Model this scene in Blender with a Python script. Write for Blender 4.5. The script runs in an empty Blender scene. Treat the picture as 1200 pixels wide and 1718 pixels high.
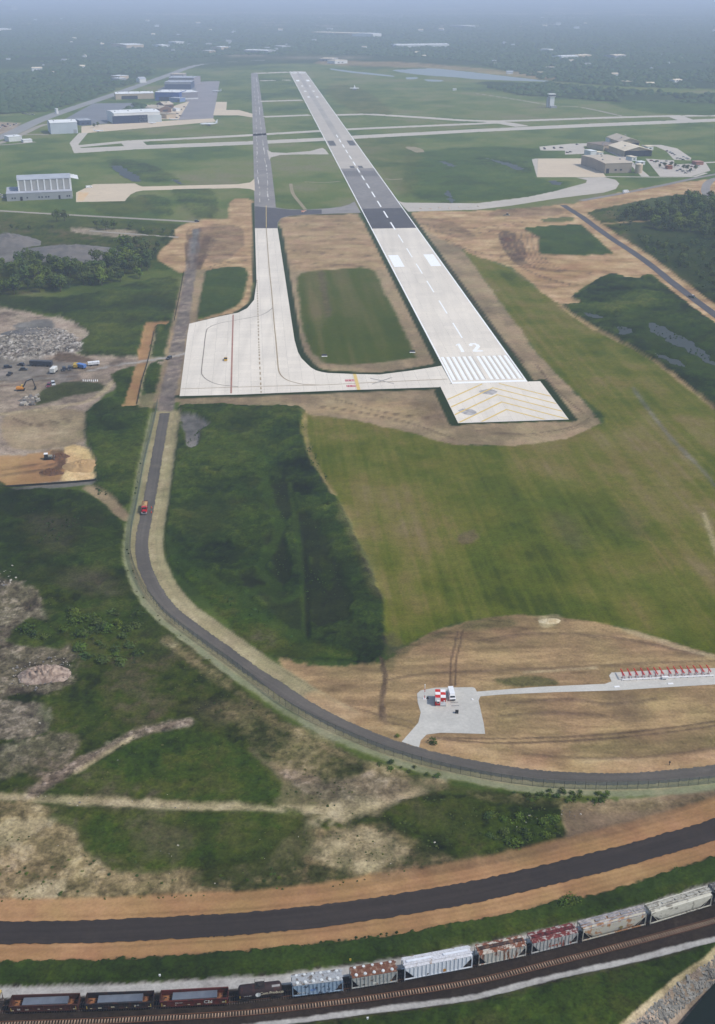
import bpy, bmesh, math, random
import numpy as np
from mathutils import Vector, Matrix
random.seed(7)
rng = np.random.default_rng(11)
scene = bpy.context.scene
COL = scene.collection
rad = math.radians

# ------------------------------------------------------------------ camera, world, sun, exposure
CAM_H, PITCH, FPX = 210.0, 25.74, 1817.0          # metres, degrees below the horizon, focal length in photo pixels
cam_data = bpy.data.cameras.new('camera')
cam = bpy.data.objects.new('camera', cam_data); COL.objects.link(cam)
cam_data.sensor_fit = 'VERTICAL'; cam_data.sensor_height = 36.0
cam_data.lens = 36.0 * FPX / 1718.0
cam_data.clip_start = 1.0; cam_data.clip_end = 120000.0
cam.location = (0, 0, CAM_H); cam.rotation_euler = (rad(90 - PITCH), 0, 0)
scene.camera = cam

SUN_EL, SUN_AZ = rad(50), rad(110)                  # azimuth clockwise from the view direction (+Y)
world = bpy.data.worlds.new('World'); scene.world = world; world.use_nodes = True
wn = world.node_tree.nodes; wn.clear()
sky = wn.new('ShaderNodeTexSky'); sky.sky_type = 'NISHITA'; sky.sun_disc = False
sky.sun_elevation = SUN_EL; sky.sun_rotation = SUN_AZ; sky.dust_density = 1.0; sky.air_density = 1.2
bg = wn.new('ShaderNodeBackground'); bg.inputs['Strength'].default_value = 0.15
wo = wn.new('ShaderNodeOutputWorld')
world.node_tree.links.new(sky.outputs['Color'], bg.inputs['Color'])
world.node_tree.links.new(bg.outputs['Background'], wo.inputs['Surface'])
sd = bpy.data.lights.new('sun', 'SUN'); sd.energy = 3.2; sd.angle = rad(0.6); sd.color = (1.0, 0.955, 0.885)
sun = bpy.data.objects.new('sun', sd); COL.objects.link(sun)
sdir = Vector((math.sin(SUN_AZ) * math.cos(SUN_EL), math.cos(SUN_AZ) * math.cos(SUN_EL), math.sin(SUN_EL)))
sun.rotation_euler = (-sdir).to_track_quat('-Z', 'Y').to_euler(); sun.location = sdir * 400
vs = scene.view_settings
vs.view_transform = 'Standard'; vs.look = 'None'; vs.exposure = 0.0; vs.gamma = 1.0; vs.use_curve_mapping = False
cy = scene.cycles
cy.use_denoising = True; cy.max_bounces = 8; cy.volume_bounces = 6; cy.transparent_max_bounces = 12
HAZE_DENSITY, HAZE_COLOR, HAZE_G = 1.6e-4, (0.70, 0.79, 1.0), 0.0

# ------------------------------------------------------------------ helpers
def lin(c):
    return tuple(((v / 255) / 12.92 if v / 255 <= 0.04045 else ((v / 255 + 0.055) / 1.055) ** 2.4) for v in c)
def G(x, y, z=0.0):
    """photo position -> the point of the level z that stands there"""
    u = y + 17.0; k = (CAM_H - z) / CAM_H
    return Vector(((x - 600.0) * 233.1 / u * k, (469960.0 / u - 101.2) * k, z))
def GP(pts, z=0.0): return [G(p[0], p[1], z) for p in pts]
def tag(o, label=None, cat=None, group=None, kind=None):
    if label: o['label'] = label
    if cat: o['category'] = cat
    if group: o['group'] = group
    if kind: o['kind'] = kind
    return o
def link(o, parent=None):
    COL.objects.link(o)
    if parent is not None: o.parent = parent
    return o
def empty(name, loc=(0, 0, 0), rz=0.0, **t):
    o = bpy.data.objects.new(name, None); o.location = loc; o.rotation_euler = (0, 0, rz); o.empty_display_size = 0.5
    link(o); return tag(o, **t)
def clone(o, parent=None):
    c = o.copy(); COL.objects.link(c); c.parent = parent
    for ch in o.children: clone(ch, c)
    return c

class MB:
    """collects faces and links them as one mesh object"""
    def __init__(s): s.v = []; s.f = []; s.m = []
    def add(s, vs, fs, mi=0):
        n = len(s.v); s.v += [tuple(v) for v in vs]
        for f in fs: s.f.append([i + n for i in f]); s.m.append(mi)
        return s
    def box(s, c, d, rz=0.0, mi=0, ry=0.0, rx=0.0):
        x, y, z = d[0] / 2, d[1] / 2, d[2] / 2
        R = Matrix.Rotation(rz, 3, 'Z') @ Matrix.Rotation(ry, 3, 'Y') @ Matrix.Rotation(rx, 3, 'X')
        C = Vector(c)
        vs = [C + R @ Vector((a * x, b * y, e * z)) for a, b, e in ((-1,-1,-1),(1,-1,-1),(1,1,-1),(-1,1,-1),(-1,-1,1),(1,-1,1),(1,1,1),(-1,1,1))]
        return s.add(vs, [(0,3,2,1),(4,5,6,7),(0,1,5,4),(1,2,6,5),(2,3,7,6),(3,0,4,7)], mi)
    def bar(s, a, b, w, mi=0, n=4):
        a, b = Vector(a), Vector(b); d = (b - a).normalized()
        u = d.orthogonal().normalized(); v = d.cross(u)
        vs = []
        for p in (a, b):
            for k in range(n):
                t = 2 * math.pi * (k + .5) / n
                vs.append(p + (u * math.cos(t) + v * math.sin(t)) * w)
        fs = [(k, (k + 1) % n, n + (k + 1) % n, n + k) for k in range(n)] + [tuple(range(n - 1, -1, -1)), tuple(range(n, 2 * n))]
        return s.add(vs, fs, mi)
    def prism(s, prof, x0, x1, axis='x', mi=0):
        """extrude a closed (p, q) profile along an axis: x -> profile in (y, z); y -> profile in (x, z); z -> profile in (x, y)"""
        n = len(prof)
        f = {'x': lambda p, t: (t, p[0], p[1]), 'y': lambda p, t: (p[0], t, p[1]), 'z': lambda p, t: (p[0], p[1], t)}[axis]
        vs = [f(p, x0) for p in prof] + [f(p, x1) for p in prof]
        fs = [(i, (i + 1) % n, n + (i + 1) % n, n + i) for i in range(n)] + [tuple(range(n - 1, -1, -1)), tuple(range(n, 2 * n))]
        return s.add(vs, fs, mi)
    def lathe(s, prof, n=16, c=(0, 0, 0), axis='z', mi=0):
        """prof: list of (radius, position along axis)"""
        vs = []; C = Vector(c)
        for r, h in prof:
            for k in range(n):
                t = 2 * math.pi * k / n; p, q = r * math.cos(t), r * math.sin(t)
                vs.append(C + Vector({'z': (p, q, h), 'x': (h, p, q), 'y': (p, h, q)}[axis]))
        fs = []
        for j in range(len(prof) - 1):
            for k in range(n):
                fs.append((j * n + k, j * n + (k + 1) % n, (j + 1) * n + (k + 1) % n, (j + 1) * n + k))
        fs.append(tuple(range(n - 1, -1, -1))); fs.append(tuple(range((len(prof) - 1) * n, len(prof) * n)))
        return s.add(vs, fs, mi)
    def mesh(s, name, mats):
        me = bpy.data.meshes.new(name); me.from_pydata(s.v, [], s.f)
        for m in (mats if isinstance(mats, (list, tuple)) else [mats]): me.materials.append(m)
        me.polygons.foreach_set('material_index', s.m)
        bm = bmesh.new(); bm.from_mesh(me); bmesh.ops.recalc_face_normals(bm, faces=bm.faces); bm.to_mesh(me); bm.free()
        return me
    def build(s, name, mats, parent=None, smooth=False, **t):
        me = s.mesh(name, mats)
        if smooth: me.polygons.foreach_set('use_smooth', [True] * len(me.polygons))
        o = bpy.data.objects.new(name, me); link(o, parent); return tag(o, **t)

def big_mesh(name, verts, faces, nper, mat, colors=None):
    """fast mesh from numpy arrays; faces (n, nper) indices; colors per vertex (n,3)"""
    me = bpy.data.meshes.new(name); nf = len(faces)
    me.vertices.add(len(verts)); me.vertices.foreach_set('co', np.asarray(verts, np.float32).ravel())
    me.loops.add(nf * nper); me.loops.foreach_set('vertex_index', np.asarray(faces, np.int32).ravel())
    me.polygons.add(nf); me.polygons.foreach_set('loop_start', np.arange(0, nf * nper, nper, dtype=np.int32))
    me.update(calc_edges=True)
    me.materials.append(mat)
    if colors is not None:
        a = me.attributes.new('cover', 'FLOAT_COLOR', 'POINT')
        a.data.foreach_set('color', np.concatenate([colors, np.ones((len(verts), 1))], 1).astype(np.float32).ravel())
    return me

# ------------------------------------------------------------------ materials
MATS = {}
def nt(m):
    m.use_nodes = True; t = m.node_tree; t.nodes.clear()
    o = t.nodes.new('ShaderNodeOutputMaterial'); b = t.nodes.new('ShaderNodeBsdfPrincipled')
    t.links.new(b.outputs[0], o.inputs[0]); return t, b
def noise(t, scale, detail=3.0, vec=None, rough=0.55):
    n = t.nodes.new('ShaderNodeTexNoise'); n.inputs['Scale'].default_value = scale; n.inputs['Detail'].default_value = detail; n.inputs['Roughness'].default_value = rough
    if vec is not None: t.links.new(vec, n.inputs['Vector'])
    return n.outputs['Fac']
def ramp(t, fac, a, b, c0, c1):
    r = t.nodes.new('ShaderNodeValToRGB'); e = r.color_ramp.elements
    e[0].position = a; e[1].position = b; e[0].color = (*c0, 1); e[1].color = (*c1, 1)
    t.links.new(fac, r.inputs[0]); return r.outputs[0]
def mixc(t, fac, a, b, mode='MIX'):
    m = t.nodes.new('ShaderNodeMix'); m.data_type = 'RGBA'; m.blend_type = mode
    for sock, v in ((m.inputs[0], fac), (m.inputs[6], a), (m.inputs[7], b)):
        if hasattr(v, 'is_output'): t.links.new(v, sock)
        elif isinstance(v, (int, float)): sock.default_value = v
        else: sock.default_value = (*v, 1)
    return m.outputs[2]
def math_(t, op, a, b=0.0, clamp=False):
    m = t.nodes.new('ShaderNodeMath'); m.operation = op; m.use_clamp = clamp
    for sock, v in ((m.inputs[0], a), (m.inputs[1], b)):
        if hasattr(v, 'is_output'): t.links.new(v, sock)
        else: sock.default_value = v
    return m.outputs[0]
def pos(t, scale=None, obj=False):
    if obj: v = t.nodes.new('ShaderNodeTexCoord').outputs['Object']
    else: v = t.nodes.new('ShaderNodeNewGeometry').outputs['Position']
    if scale is None: return v
    mp = t.nodes.new('ShaderNodeMapping'); mp.inputs['Scale'].default_value = scale
    t.links.new(v, mp.inputs['Vector']); return mp.outputs[0]
def mat(name, c, c2=None, scale=0.8, lo=0.35, hi=0.65, rough=0.85, metal=0.0, obj=True, vary=0.0, spec=0.3, stretch=None, bump=0.0):
    """procedural two-tone surface: c and c2 (sRGB 0-255) mixed by noise; vary = brightness change from object to object"""
    if name in MATS: return MATS[name]
    m = bpy.data.materials.new(name); t, b = nt(m)
    c2 = c2 or tuple(v * 0.86 for v in c)
    v = pos(t, stretch, obj)
    f = noise(t, scale, 4.0, v)
    col = ramp(t, f, lo, hi, lin(c), lin(c2))
    if vary:
        oi = t.nodes.new('ShaderNodeObjectInfo')
        k = math_(t, 'MULTIPLY_ADD', oi.outputs['Random'], vary); t.nodes[-1].inputs[2].default_value = 1 - vary / 2
        col = mixc(t, 1.0, col, k, 'MULTIPLY')
    t.links.new(col, b.inputs['Base Color'])
    b.inputs['Roughness'].default_value = rough; b.inputs['Metallic'].default_value = metal
    b.inputs['Specular IOR Level'].default_value = spec
    if bump:
        bp = t.nodes.new('ShaderNodeBump'); bp.inputs['Strength'].default_value = bump; bp.inputs['Distance'].default_value = 0.2
        t.links.new(f, bp.inputs['Height']); t.links.new(bp.outputs[0], b.inputs['Normal'])
    MATS[name] = m; return m
def rusty(name, c, rust=(112, 62, 38), amount=0.5, scale=0.9, stretch=(1, 1, 1), rough=0.7, c2=None):
    if name in MATS: return MATS[name]
    m = bpy.data.materials.new(name); t, b = nt(m)
    v = pos(t, stretch, True)
    f = noise(t, scale, 6.0, v, 0.65); g = noise(t, scale * 3.1, 4.0, v)
    base = ramp(t, g, 0.35, 0.7, lin(c), lin(c2 or tuple(x * 0.82 for x in c)))
    r = ramp(t, g, 0.3, 0.7, lin(rust), lin(tuple(x * 0.7 for x in rust)))
    k = ramp(t, f, 0.74 - amount * 0.5, 0.80 - amount * 0.5, (0, 0, 0), (1, 1, 1))
    t.links.new(mixc(t, k, base, r), b.inputs['Base Color'])
    b.inputs['Roughness'].default_value = rough; b.inputs['Specular IOR Level'].default_value = 0.3
    MATS[name] = m; return m
# ------------------------------------------------------------------ numpy noise and distances
def _hash(ix, iy, seed):
    h = (ix.astype(np.int64) * 374761393 + iy.astype(np.int64) * 668265263 + seed * 974634541) & 0x7fffffff
    h = ((h ^ (h >> 13)) * 1274126177) & 0x7fffffff
    h = ((h ^ (h >> 16)) * 2246822519) & 0x7fffffff
    return (h & 0xffff) / 65535.0
def vnoise(x, y, seed=0):
    ix = np.floor(x); iy = np.floor(y); fx = x - ix; fy = y - iy
    fx = fx * fx * fx * (fx * (fx * 6 - 15) + 10); fy = fy * fy * fy * (fy * (fy * 6 - 15) + 10)
    ix = ix.astype(np.int64); iy = iy.astype(np.int64)
    a = _hash(ix, iy, seed); b = _hash(ix + 1, iy, seed); c = _hash(ix, iy + 1, seed); d = _hash(ix + 1, iy + 1, seed)
    return (a * (1 - fx) + b * fx) * (1 - fy) + (c * (1 - fx) + d * fx) * fy
def fbm(x, y, seed=0, octv=4, gain=0.55):
    s = 0; a = 1.0; tot = 0
    for k in range(octv):
        ca, sa = math.cos(k * 1.1 + seed), math.sin(k * 1.1 + seed)
        s = s + a * vnoise((x * ca - y * sa) * 2 ** k + 17.3 * k, (x * sa + y * ca) * 2 ** k - 9.1 * k, seed + k); tot += a; a *= gain
    return s / tot
def sstep(a, b, x):
    t = np.clip((x - a) / (b - a), 0, 1); return t * t * (3 - 2 * t)
def smooth_px(pts, closed=True, n=4):
    """Catmull-Rom through the points"""
    P = [np.array(p, float) for p in pts]; out = []; N = len(P)
    for i in range(N if closed else N - 1):
        p0 = P[(i - 1) % N] if closed or i > 0 else P[0]
        p1 = P[i]; p2 = P[(i + 1) % N]
        p3 = P[(i + 2) % N] if closed or i + 2 < N else P[-1]
        for k in range(n):
            t = k / n
            out.append(0.5 * (2 * p1 + (p2 - p0) * t + (2 * p0 - 5 * p1 + 4 * p2 - p3) * t * t + (3 * p1 - p0 - 3 * p2 + p3) * t ** 3))
    if not closed: out.append(P[-1])
    return [tuple(p) for p in out]
def seg_dist(X, Y, W, closed):
    """unsigned distance to a polyline, and the arc length at the nearest point"""
    best = np.full(X.shape, 1e18); along = np.zeros(X.shape); acc = 0.0
    n = len(W)
    for i in range(n if closed else n - 1):
        ax, ay = W[i][0], W[i][1]; bx, by = W[(i + 1) % n][0], W[(i + 1) % n][1]
        dx, dy = bx - ax, by - ay; L2 = dx * dx + dy * dy + 1e-12
        t = np.clip(((X - ax) * dx + (Y - ay) * dy) / L2, 0, 1)
        d = (X - ax - t * dx) ** 2 + (Y - ay - t * dy) ** 2
        k = d < best; best = np.where(k, d, best); along = np.where(k, acc + t * math.sqrt(L2), along); acc += math.sqrt(L2)
    return np.sqrt(best), along
def inside(X, Y, W):
    r = np.zeros(X.shape, bool); n = len(W)
    for i in range(n):
        ax, ay = W[i][0], W[i][1]; bx, by = W[(i + 1) % n][0], W[(i + 1) % n][1]
        if ay == by: continue
        c = ((ay > Y) != (by > Y)) & (X < (bx - ax) * (Y - ay) / (by - ay) + ax)
        r ^= c
    return r
def sdf(X, Y, W):
    d, _ = seg_dist(X, Y, W, True); return np.where(inside(X, Y, W), d, -d)

# runway frame: a metres along from the threshold, b metres to the right
R0 = G(822, 642); RD = Vector((-0.0918, 0.9958, 0)); RR = Vector((0.9958, 0.0918, 0))
def RW(a, b, z=0.0): p = R0 + RD * a + RR * b; return Vector((p.x, p.y, z))

# ------------------------------------------------------------------ the ground sheet (finer where the photograph looks)
uu = np.concatenate([np.linspace(1830, 330, 620), np.linspace(328, 120, 130), np.geomspace(118, 15.0, 60)])
rr = 469960.0 / uu - 101.2
rr = np.concatenate([np.linspace(0, rr[0] * 0.97, 8), rr])
th = np.concatenate([np.linspace(-math.pi, -0.56, 26)[:-1], np.linspace(-0.54, 0.54, 561), np.linspace(0.56, math.pi, 26)[1:-1]])
RRg, TH = np.meshgrid(rr, th, indexing='ij')
GX = (RRg * np.sin(TH)).ravel(); GY = (RRg * np.cos(TH)).ravel(); NR, NT = len(rr), len(th)
NV = len(GX)
RA = (GX - R0.x) * RD.x + (GY - R0.y) * RD.y; RB = (GX - R0.x) * RR.x + (GY - R0.y) * RR.y
DIST = np.hypot(GX, GY)
n_a = fbm(GX / 60, GY / 60, 1); n_b = fbm(GX / 14, GY / 14, 2); n_c = fbm(GX / 4.0, GY / 4.0, 3); n_d = fbm(GX / 1.6, GY / 1.6, 4, 3)
n_e = fbm(GX / 250, GY / 250, 5); n_w = fbm(GX / 7, GY / 7, 6) - 0.5
cov = np.zeros((NV, 3)); hgt = np.zeros(NV); det = np.zeros(NV)

def tones(idx, cols, f):
    """piecewise mix of linear colours by f in 0..1"""
    C = np.array([lin(c) for c in cols]); n = len(C) - 1
    p = np.clip(f, 0, 0.9999) * n; i = p.astype(int); t = (p - i)[:, None]; t = t * t * (3 - 2 * t)
    return C[i] * (1 - t) + C[i + 1] * t
def stretch(f, k=2.2): return np.clip((f - 0.5) * k + 0.5, 0, 1)
# class -> (colour function, relief in metres, fine detail)
def cls_eval(name, I):
    a, b, c, d, e = n_a[I], n_b[I], n_c[I], n_d[I], n_e[I]
    x, y, ra, rb = GX[I], GY[I], RA[I], RB[I]
    if name == 'mown':
        st = fbm(rb / 2.6, ra / 260, 21, 3); st2 = fbm(rb / 14, ra / 300, 22, 2)
        st3 = fbm(rb / 1.7, ra / 240, 24, 2)
        f = 0.20 * stretch(st2, 2.2) + 0.42 * stretch(a, 2.8) + 0.12 * stretch(st, 2.2) + 0.26 * stretch(b, 2.4) + 0.17 * (stretch(st3, 2.6) - .5)
        return tones(I, [(74, 88, 20), (92, 103, 28), (110, 110, 36), (122, 112, 54), (130, 114, 74)], f), 0.05 * d, 0.4
    if name == 'infield':
        st2 = fbm(rb / 12, ra / 300, 23, 3)
        f = 0.6 * stretch(st2, 2.4) + 0.4 * stretch(a, 2.2)
        return tones(I, [(68, 86, 32), (82, 96, 38), (101, 101, 48), (116, 106, 64)], f), 0.04 * d, 0.3
    if name == 'marsh':
        wx, wy = x + 14 * (b - .5), y + 14 * (c - .5)
        s1 = fbm(wx / 30, wy / 16, 51, 5); s2 = fbm(wx / 5, wy / 3, 52, 3)
        f = 0.3 * stretch(a, 2.8) + 0.4 * stretch(s1, 2.8) + 0.3 * stretch(s2, 2.4)
        h = 1.5 * stretch(s1, 2.2) + 0.9 * s2 + 0.5 * d
        return tones(I, [(30, 40, 26), (40, 56, 32), (56, 76, 38), (74, 92, 44), (92, 102, 56)], f), h, 0.75
    if name == 'reeds':
        f = 0.5 * stretch(a, 2.6) + 0.5 * stretch(b, 2.2)
        return tones(I, [(52, 72, 34), (64, 86, 40), (78, 96, 46)], f), 0.9 * c + 0.3 * d, 0.45
    if name == 'bright':
        f = 0.34 * stretch(a, 2.6) + 0.34 * stretch(b, 2.8) + 0.2 * stretch(c, 2.4) + 0.14 * stretch(d, 2.4)
        return tones(I, [(38, 52, 18), (52, 72, 24), (66, 88, 30), (82, 92, 42), (98, 92, 60)], f), 0.5 * c + 0.3 * d, 0.7
    if name == 'meadow':
        f = 0.4 * stretch(e, 3.0) + 0.42 * stretch(a, 3.0) + 0.18 * stretch(b, 2.4)
        return tones(I, [(58, 80, 44), (74, 94, 50), (90, 106, 58), (106, 112, 68), (116, 112, 80)], f), 0.3 * c, 0.35
    if name == 'scrub':
        f = 0.26 * stretch(a, 2.8) + 0.34 * stretch(b, 3.0) + 0.26 * stretch(c, 2.6) + 0.2 * stretch(d, 2.4) - 0.03
        h = 0.8 * stretch(b, 2.0) * c + 0.5 * c + 0.25 * d
        return tones(I, [(30, 38, 16), (47, 60, 22), (68, 82, 29), (84, 84, 44), (100, 88, 62)], f), h, 0.7
    if name == 'dryscrub':
        f = 0.26 * stretch(a, 2.4) + 0.32 * stretch(b, 3.0) + 0.27 * stretch(c, 2.8) + 0.2 * stretch(d, 2.6) - .03
        return tones(I, [(54, 62, 28), (80, 80, 42), (116, 102, 68), (142, 124, 88), (164, 146, 112)], f), 0.5 * c + 0.2 * d, 0.7
    if name == 'straw':
        st = fbm(x / 30, y / 5, 31, 4); st2 = fbm(x / 7 + 3 * b, y / 1.3, 32, 3)
        f = 0.4 * stretch(st, 2.0) + 0.26 * stretch(st2, 1.6) + 0.34 * stretch(a, 2.2)
        return tones(I, [(116, 94, 66), (144, 119, 84), (166, 138, 98), (184, 158, 118)], f), 0.12 * c, 0.35
    if name == 'tan':
        st = fbm(rb / 3, ra / 40, 33, 3)
        f = 0.45 * stretch(a, 2.2) + 0.3 * stretch(b, 2.2) + 0.25 * st
        return tones(I, [(112, 98, 74), (134, 116, 88), (152, 131, 100), (166, 146, 114)], f), 0.08 * c, 0.35
    if name == 'tanfar':
        st = fbm(x / 22, y / 5, 34, 4)
        f = 0.55 * stretch(st, 2.2) + 0.45 * stretch(b, 2.0)
        return tones(I, [(134, 108, 76), (156, 126, 90), (174, 144, 106), (190, 162, 124)], f), 0.1 * c, 0.35
    if name == 'clay':
        f = 0.5 * stretch(b, 2.4) + 0.5 * stretch(c, 2.0)
        f = 0.4 * stretch(a, 1.8) + 0.35 * b + 0.25 * c
        return tones(I, [(134, 100, 66), (150, 114, 76), (164, 128, 88), (174, 142, 102)], f), 0.08 * c, 0.2
    if name == 'palesand':
        f = 0.5 * stretch(b, 2.4) + 0.5 * stretch(c, 2.0)
        return tones(I, [(180, 150, 104), (198, 168, 120), (210, 184, 138)], f), 0.3 * c, 0.4
    if name == 'darksoil':
        f = 0.5 * stretch(b, 2.4) + 0.5 * stretch(c, 2.0)
        return tones(I, [(84, 66, 52), (104, 84, 66), (124, 102, 80)], f), 0.3 * c, 0.45
    if name == 'yard':
        f = 0.3 * stretch(a, 2.4) + 0.4 * stretch(b, 2.4) + 0.3 * stretch(c, 2.0)
        return tones(I, [(112, 98, 84), (136, 120, 103), (156, 139, 120), (172, 156, 136)], f), 0.25 * c, 0.5
    if name == 'rubble':
        f = 0.4 * stretch(c, 2.6) + 0.6 * stretch(d, 2.4)
        return tones(I, [(88, 80, 72), (116, 107, 96), (146, 136, 124), (190, 182, 172)], f), 1.2 * c + 0.8 * d, 0.9
    if name == 'pinkrock':
        f = 0.5 * stretch(c, 2.4) + 0.5 * stretch(d, 2.4)
        return tones(I, [(92, 76, 64), (128, 110, 94), (164, 146, 130)], f), 0.5 * c + 0.5 * d, 0.9
    if name == 'cream':
        f = 0.4 * stretch(b, 2.2) + 0.6 * stretch(c, 2.0)
        return tones(I, [(130, 116, 86), (160, 144, 110), (186, 170, 136)], f), 0.1 * c, 0.5
    if name == 'mudgrey':
        f = 0.5 * stretch(b, 2.4) + 0.5 * c
        return tones(I, [(84, 82, 78), (112, 108, 102), (136, 130, 122)], f), 0.05 * c, 0.3
    if name == 'seeded':        # straw-green matting beside the perimeter road
        f = 0.5 * stretch(b, 2.2) + 0.5 * c
        return tones(I, [(126, 118, 86), (143, 132, 98), (158, 146, 112)], f), 0.05 * c, 0.3
    if name == 'hydroseed':     # blue-green sprayed mulch along the fence
        f = 0.5 * stretch(b, 2.2) + 0.5 * c
        return tones(I, [(116, 120, 90), (130, 132, 102), (140, 134, 104)], f), 0.05 * c, 0.3
    if name == 'sod':
        return tones(I, [(44, 62, 36), (54, 74, 42)], c), 0.1 * c, 0.35
    if name == 'black':
        f = 0.6 * stretch(a, 2.4) + 0.4 * b
        return tones(I, [(34, 42, 32), (44, 52, 38), (42, 62, 36)], f), 0.25 * c, 0.4
    if name == 'ballast':
        f = 0.5 * stretch(b, 2.0) + 0.5 * d
        return tones(I, [(54, 45, 39), (66, 56, 48), (78, 67, 58)], f), 0.12 * d, 0.5
    if name == 'greygravel':
        f = 0.5 * stretch(b, 2.0) + 0.5 * d
        return tones(I, [(138, 134, 128), (163, 159, 153), (184, 180, 174)], f), 0.05 * d, 0.3
    if name == 'forest':
        f = 0.5 * stretch(e, 2.4) + 0.5 * stretch(b, 2.2)
        return tones(I, [(38, 56, 34), (48, 66, 40), (64, 80, 50)], f), 2.0 * c, 0.5
    if name == 'wornasphalt':
        f = 0.4 * stretch(b, 2.4) + 0.6 * stretch(c, 2.0)
        return tones(I, [(100, 91, 84), (122, 110, 100), (150, 134, 117)], f), 0.08 * c, 0.4
    if name == 'olive':
        f = 0.5 * stretch(a, 2.6) + 0.5 * stretch(b, 2.4)
        return tones(I, [(54, 70, 30), (74, 84, 38), (96, 94, 50)], f), 0.3 * c + 0.15 * d, 0.55
    raise KeyError(name)
def put(I, name, w):
    c, h, d = cls_eval(name, I); w = np.asarray(w)
    cov[I] = cov[I] * (1 - w[:, None]) + c * w[:, None]
    hgt[I] = hgt[I] * (1 - w) + h * w; det[I] = det[I] * (1 - w) + d * w
def near(W, m):
    xs = [p[0] for p in W]; ys = [p[1] for p in W]
    return np.nonzero((GX > min(xs) - m) & (GX < max(xs) + m) & (GY > min(ys) - m) & (GY < max(ys) + m))[0]
def area(name, pts, soft=1.5, wob=3.0, sm=True, op=1.0, px=True, ragged=0.9):
    soft = soft * .6 if soft < 3.5 else soft
    P = smooth_px(pts, True, 3) if sm else pts
    W = GP(P) if px else P
    I = near(W, soft + wob + 2)
    if not len(I): return
    d = sdf(GX[I], GY[I], W) + wob * 2 * (0.6 * (n_b[I] - 0.5) + 0.4 * n_w[I]) + ragged * 2 * (n_d[I] - 0.5)
    w = sstep(-soft, soft, d) * op; k = w > 0.002
    put(I[k], name, w[k])
def strip(name, pts, half, soft=0.8, wob=0.5, off=0.0, sm=True, op=1.0, px=True, streak=False):
    P = smooth_px(pts, False, 5) if sm else pts
    W = GP(P) if px else P
    I = near(W, half + soft + wob + 2 + abs(off))
    if not len(I): return
    d, al = seg_dist(GX[I], GY[I], W, False)
    w = sstep(-soft * .8, soft * .8, half - d + wob * 2 * (n_w[I] * 0.6 + 0.4 * (n_c[I] - 0.5)) + min(wob, 1) * .9 * (n_d[I] - .5)) * op; k = w > 0.002
    J = I[k]; put(J, name, w[k])
    if streak:
        s = fbm(d[k] / 0.8, al[k] / 110, 41, 2)
        cov[J] *= (1 + (stretch(s, 2.0) - 0.5)[:, None] * 0.2 * w[k][:, None])

# base cover
put(np.arange(NV), 'meadow', np.ones(NV))
# outer wooded suburbs
far_w = sstep(3300, 3700, DIST + 500 * (n_e - 0.5)); put(np.arange(NV), 'forest', far_w)
sub = sstep(0.62, 0.72, fbm(GX / 420, GY / 240, 61)) * sstep(3600, 4200, DIST)
put(np.arange(NV), 'yard', 0.55 * sub)
# ---- traced areas (positions in the photograph, laid on the ground)
FOREST_AREAS = [
 [(-260, 60), (0, 100), (110, 108), (215, 112), (330, 98), (430, 92), (700, 96), (820, 112), (940, 138), (1200, 150), (1500, 150), (1500, 60), (700, 50)],
 [(-300, 110), (0, 125), (120, 110), (215, 112), (260, 118), (230, 138), (170, 158), (100, 180), (30, 190), (-300, 190)],
 [(800, 138), (900, 140), (1000, 148), (1100, 155), (1240, 160), (1400, 160), (1400, 195), (1200, 178), (1050, 172), (950, 165), (860, 158)],
]
for A in FOREST_AREAS: area('forest', A, 12, 30)
area('olive', [(10, 160), (60, 152), (120, 150), (140, 165), (60, 178), (-40, 182)], 8, 15)
area('yard', [(-200, 195), (0, 205), (35, 208), (20, 222), (-100, 240), (-300, 240)], 6, 10)
area('mudgrey', [(395, 20), (520, 20), (640, 22), (800, 24), (600, 30)], 60, 80, op=0.5)
area('meadow', [(420, 112), (560, 108), (640, 122), (760, 136), (860, 152), (800, 170), (560, 150)], 8, 10)
area('tanfar', [(540, 102), (640, 104), (700, 106), (840, 118), (950, 132), (900, 133), (760, 117), (640, 112), (540, 108)], 8, 12, op=0.5)
# mottling of the far airfield
area('olive', [(545, 150), (600, 145), (660, 190), (600, 190)], 6, 12, op=0.7)
area('reeds', [(1020, 170), (1200, 175), (1300, 178), (1300, 195), (1100, 190)], 6, 12)
area('marsh', [(680, 262), (720, 262), (760, 300), (770, 345), (740, 340), (700, 300)], 4, 8, op=0.8)
area('reeds', [(700, 258), (900, 250), (900, 300), (960, 305), (900, 330), (700, 335)], 5, 10)
area('marsh', [(800, 262), (880, 268), (890, 290), (830, 285)], 4, 8, op=0.7)
area('olive', [(595, 235), (700, 235), (690, 330), (650, 300)], 6, 12, op=0.5)
area('marsh', [(180, 270), (240, 272), (300, 300), (240, 305)], 4, 8, op=0.7)
area('marsh', [(235, 328), (285, 335), (290, 362), (255, 358)], 3, 8, op=0.8)
area('marsh', [(290, 320), (360, 320), (360, 366), (330, 366)], 3, 8, op=0.7)
area('olive', [(150, 340), (235, 330), (250, 355), (180, 362)], 3, 8, op=0.7)
area('olive', [(0, 355), (260, 372), (310, 380), (290, 398), (200, 400), (0, 380)], 3, 8, op=0.8)
area('scrub', [(-60, 372), (120, 380), (300, 385), (310, 400), (270, 425), (250, 450), (0, 500), (-80, 500)], 4, 8)
area('mudgrey', [(0, 392), (40, 400), (60, 420), (130, 415), (180, 425), (170, 440), (60, 440), (-20, 435)], 3, 6)
area('yard', [(120, 383), (230, 388), (225, 398), (150, 395)], 2, 5, op=0.7)
area('meadow', [(-80, 490), (100, 500), (250, 470), (298, 470), (296, 540), (250, 600), (140, 600), (120, 540), (60, 525), (-80, 530)], 3, 4)
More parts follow.
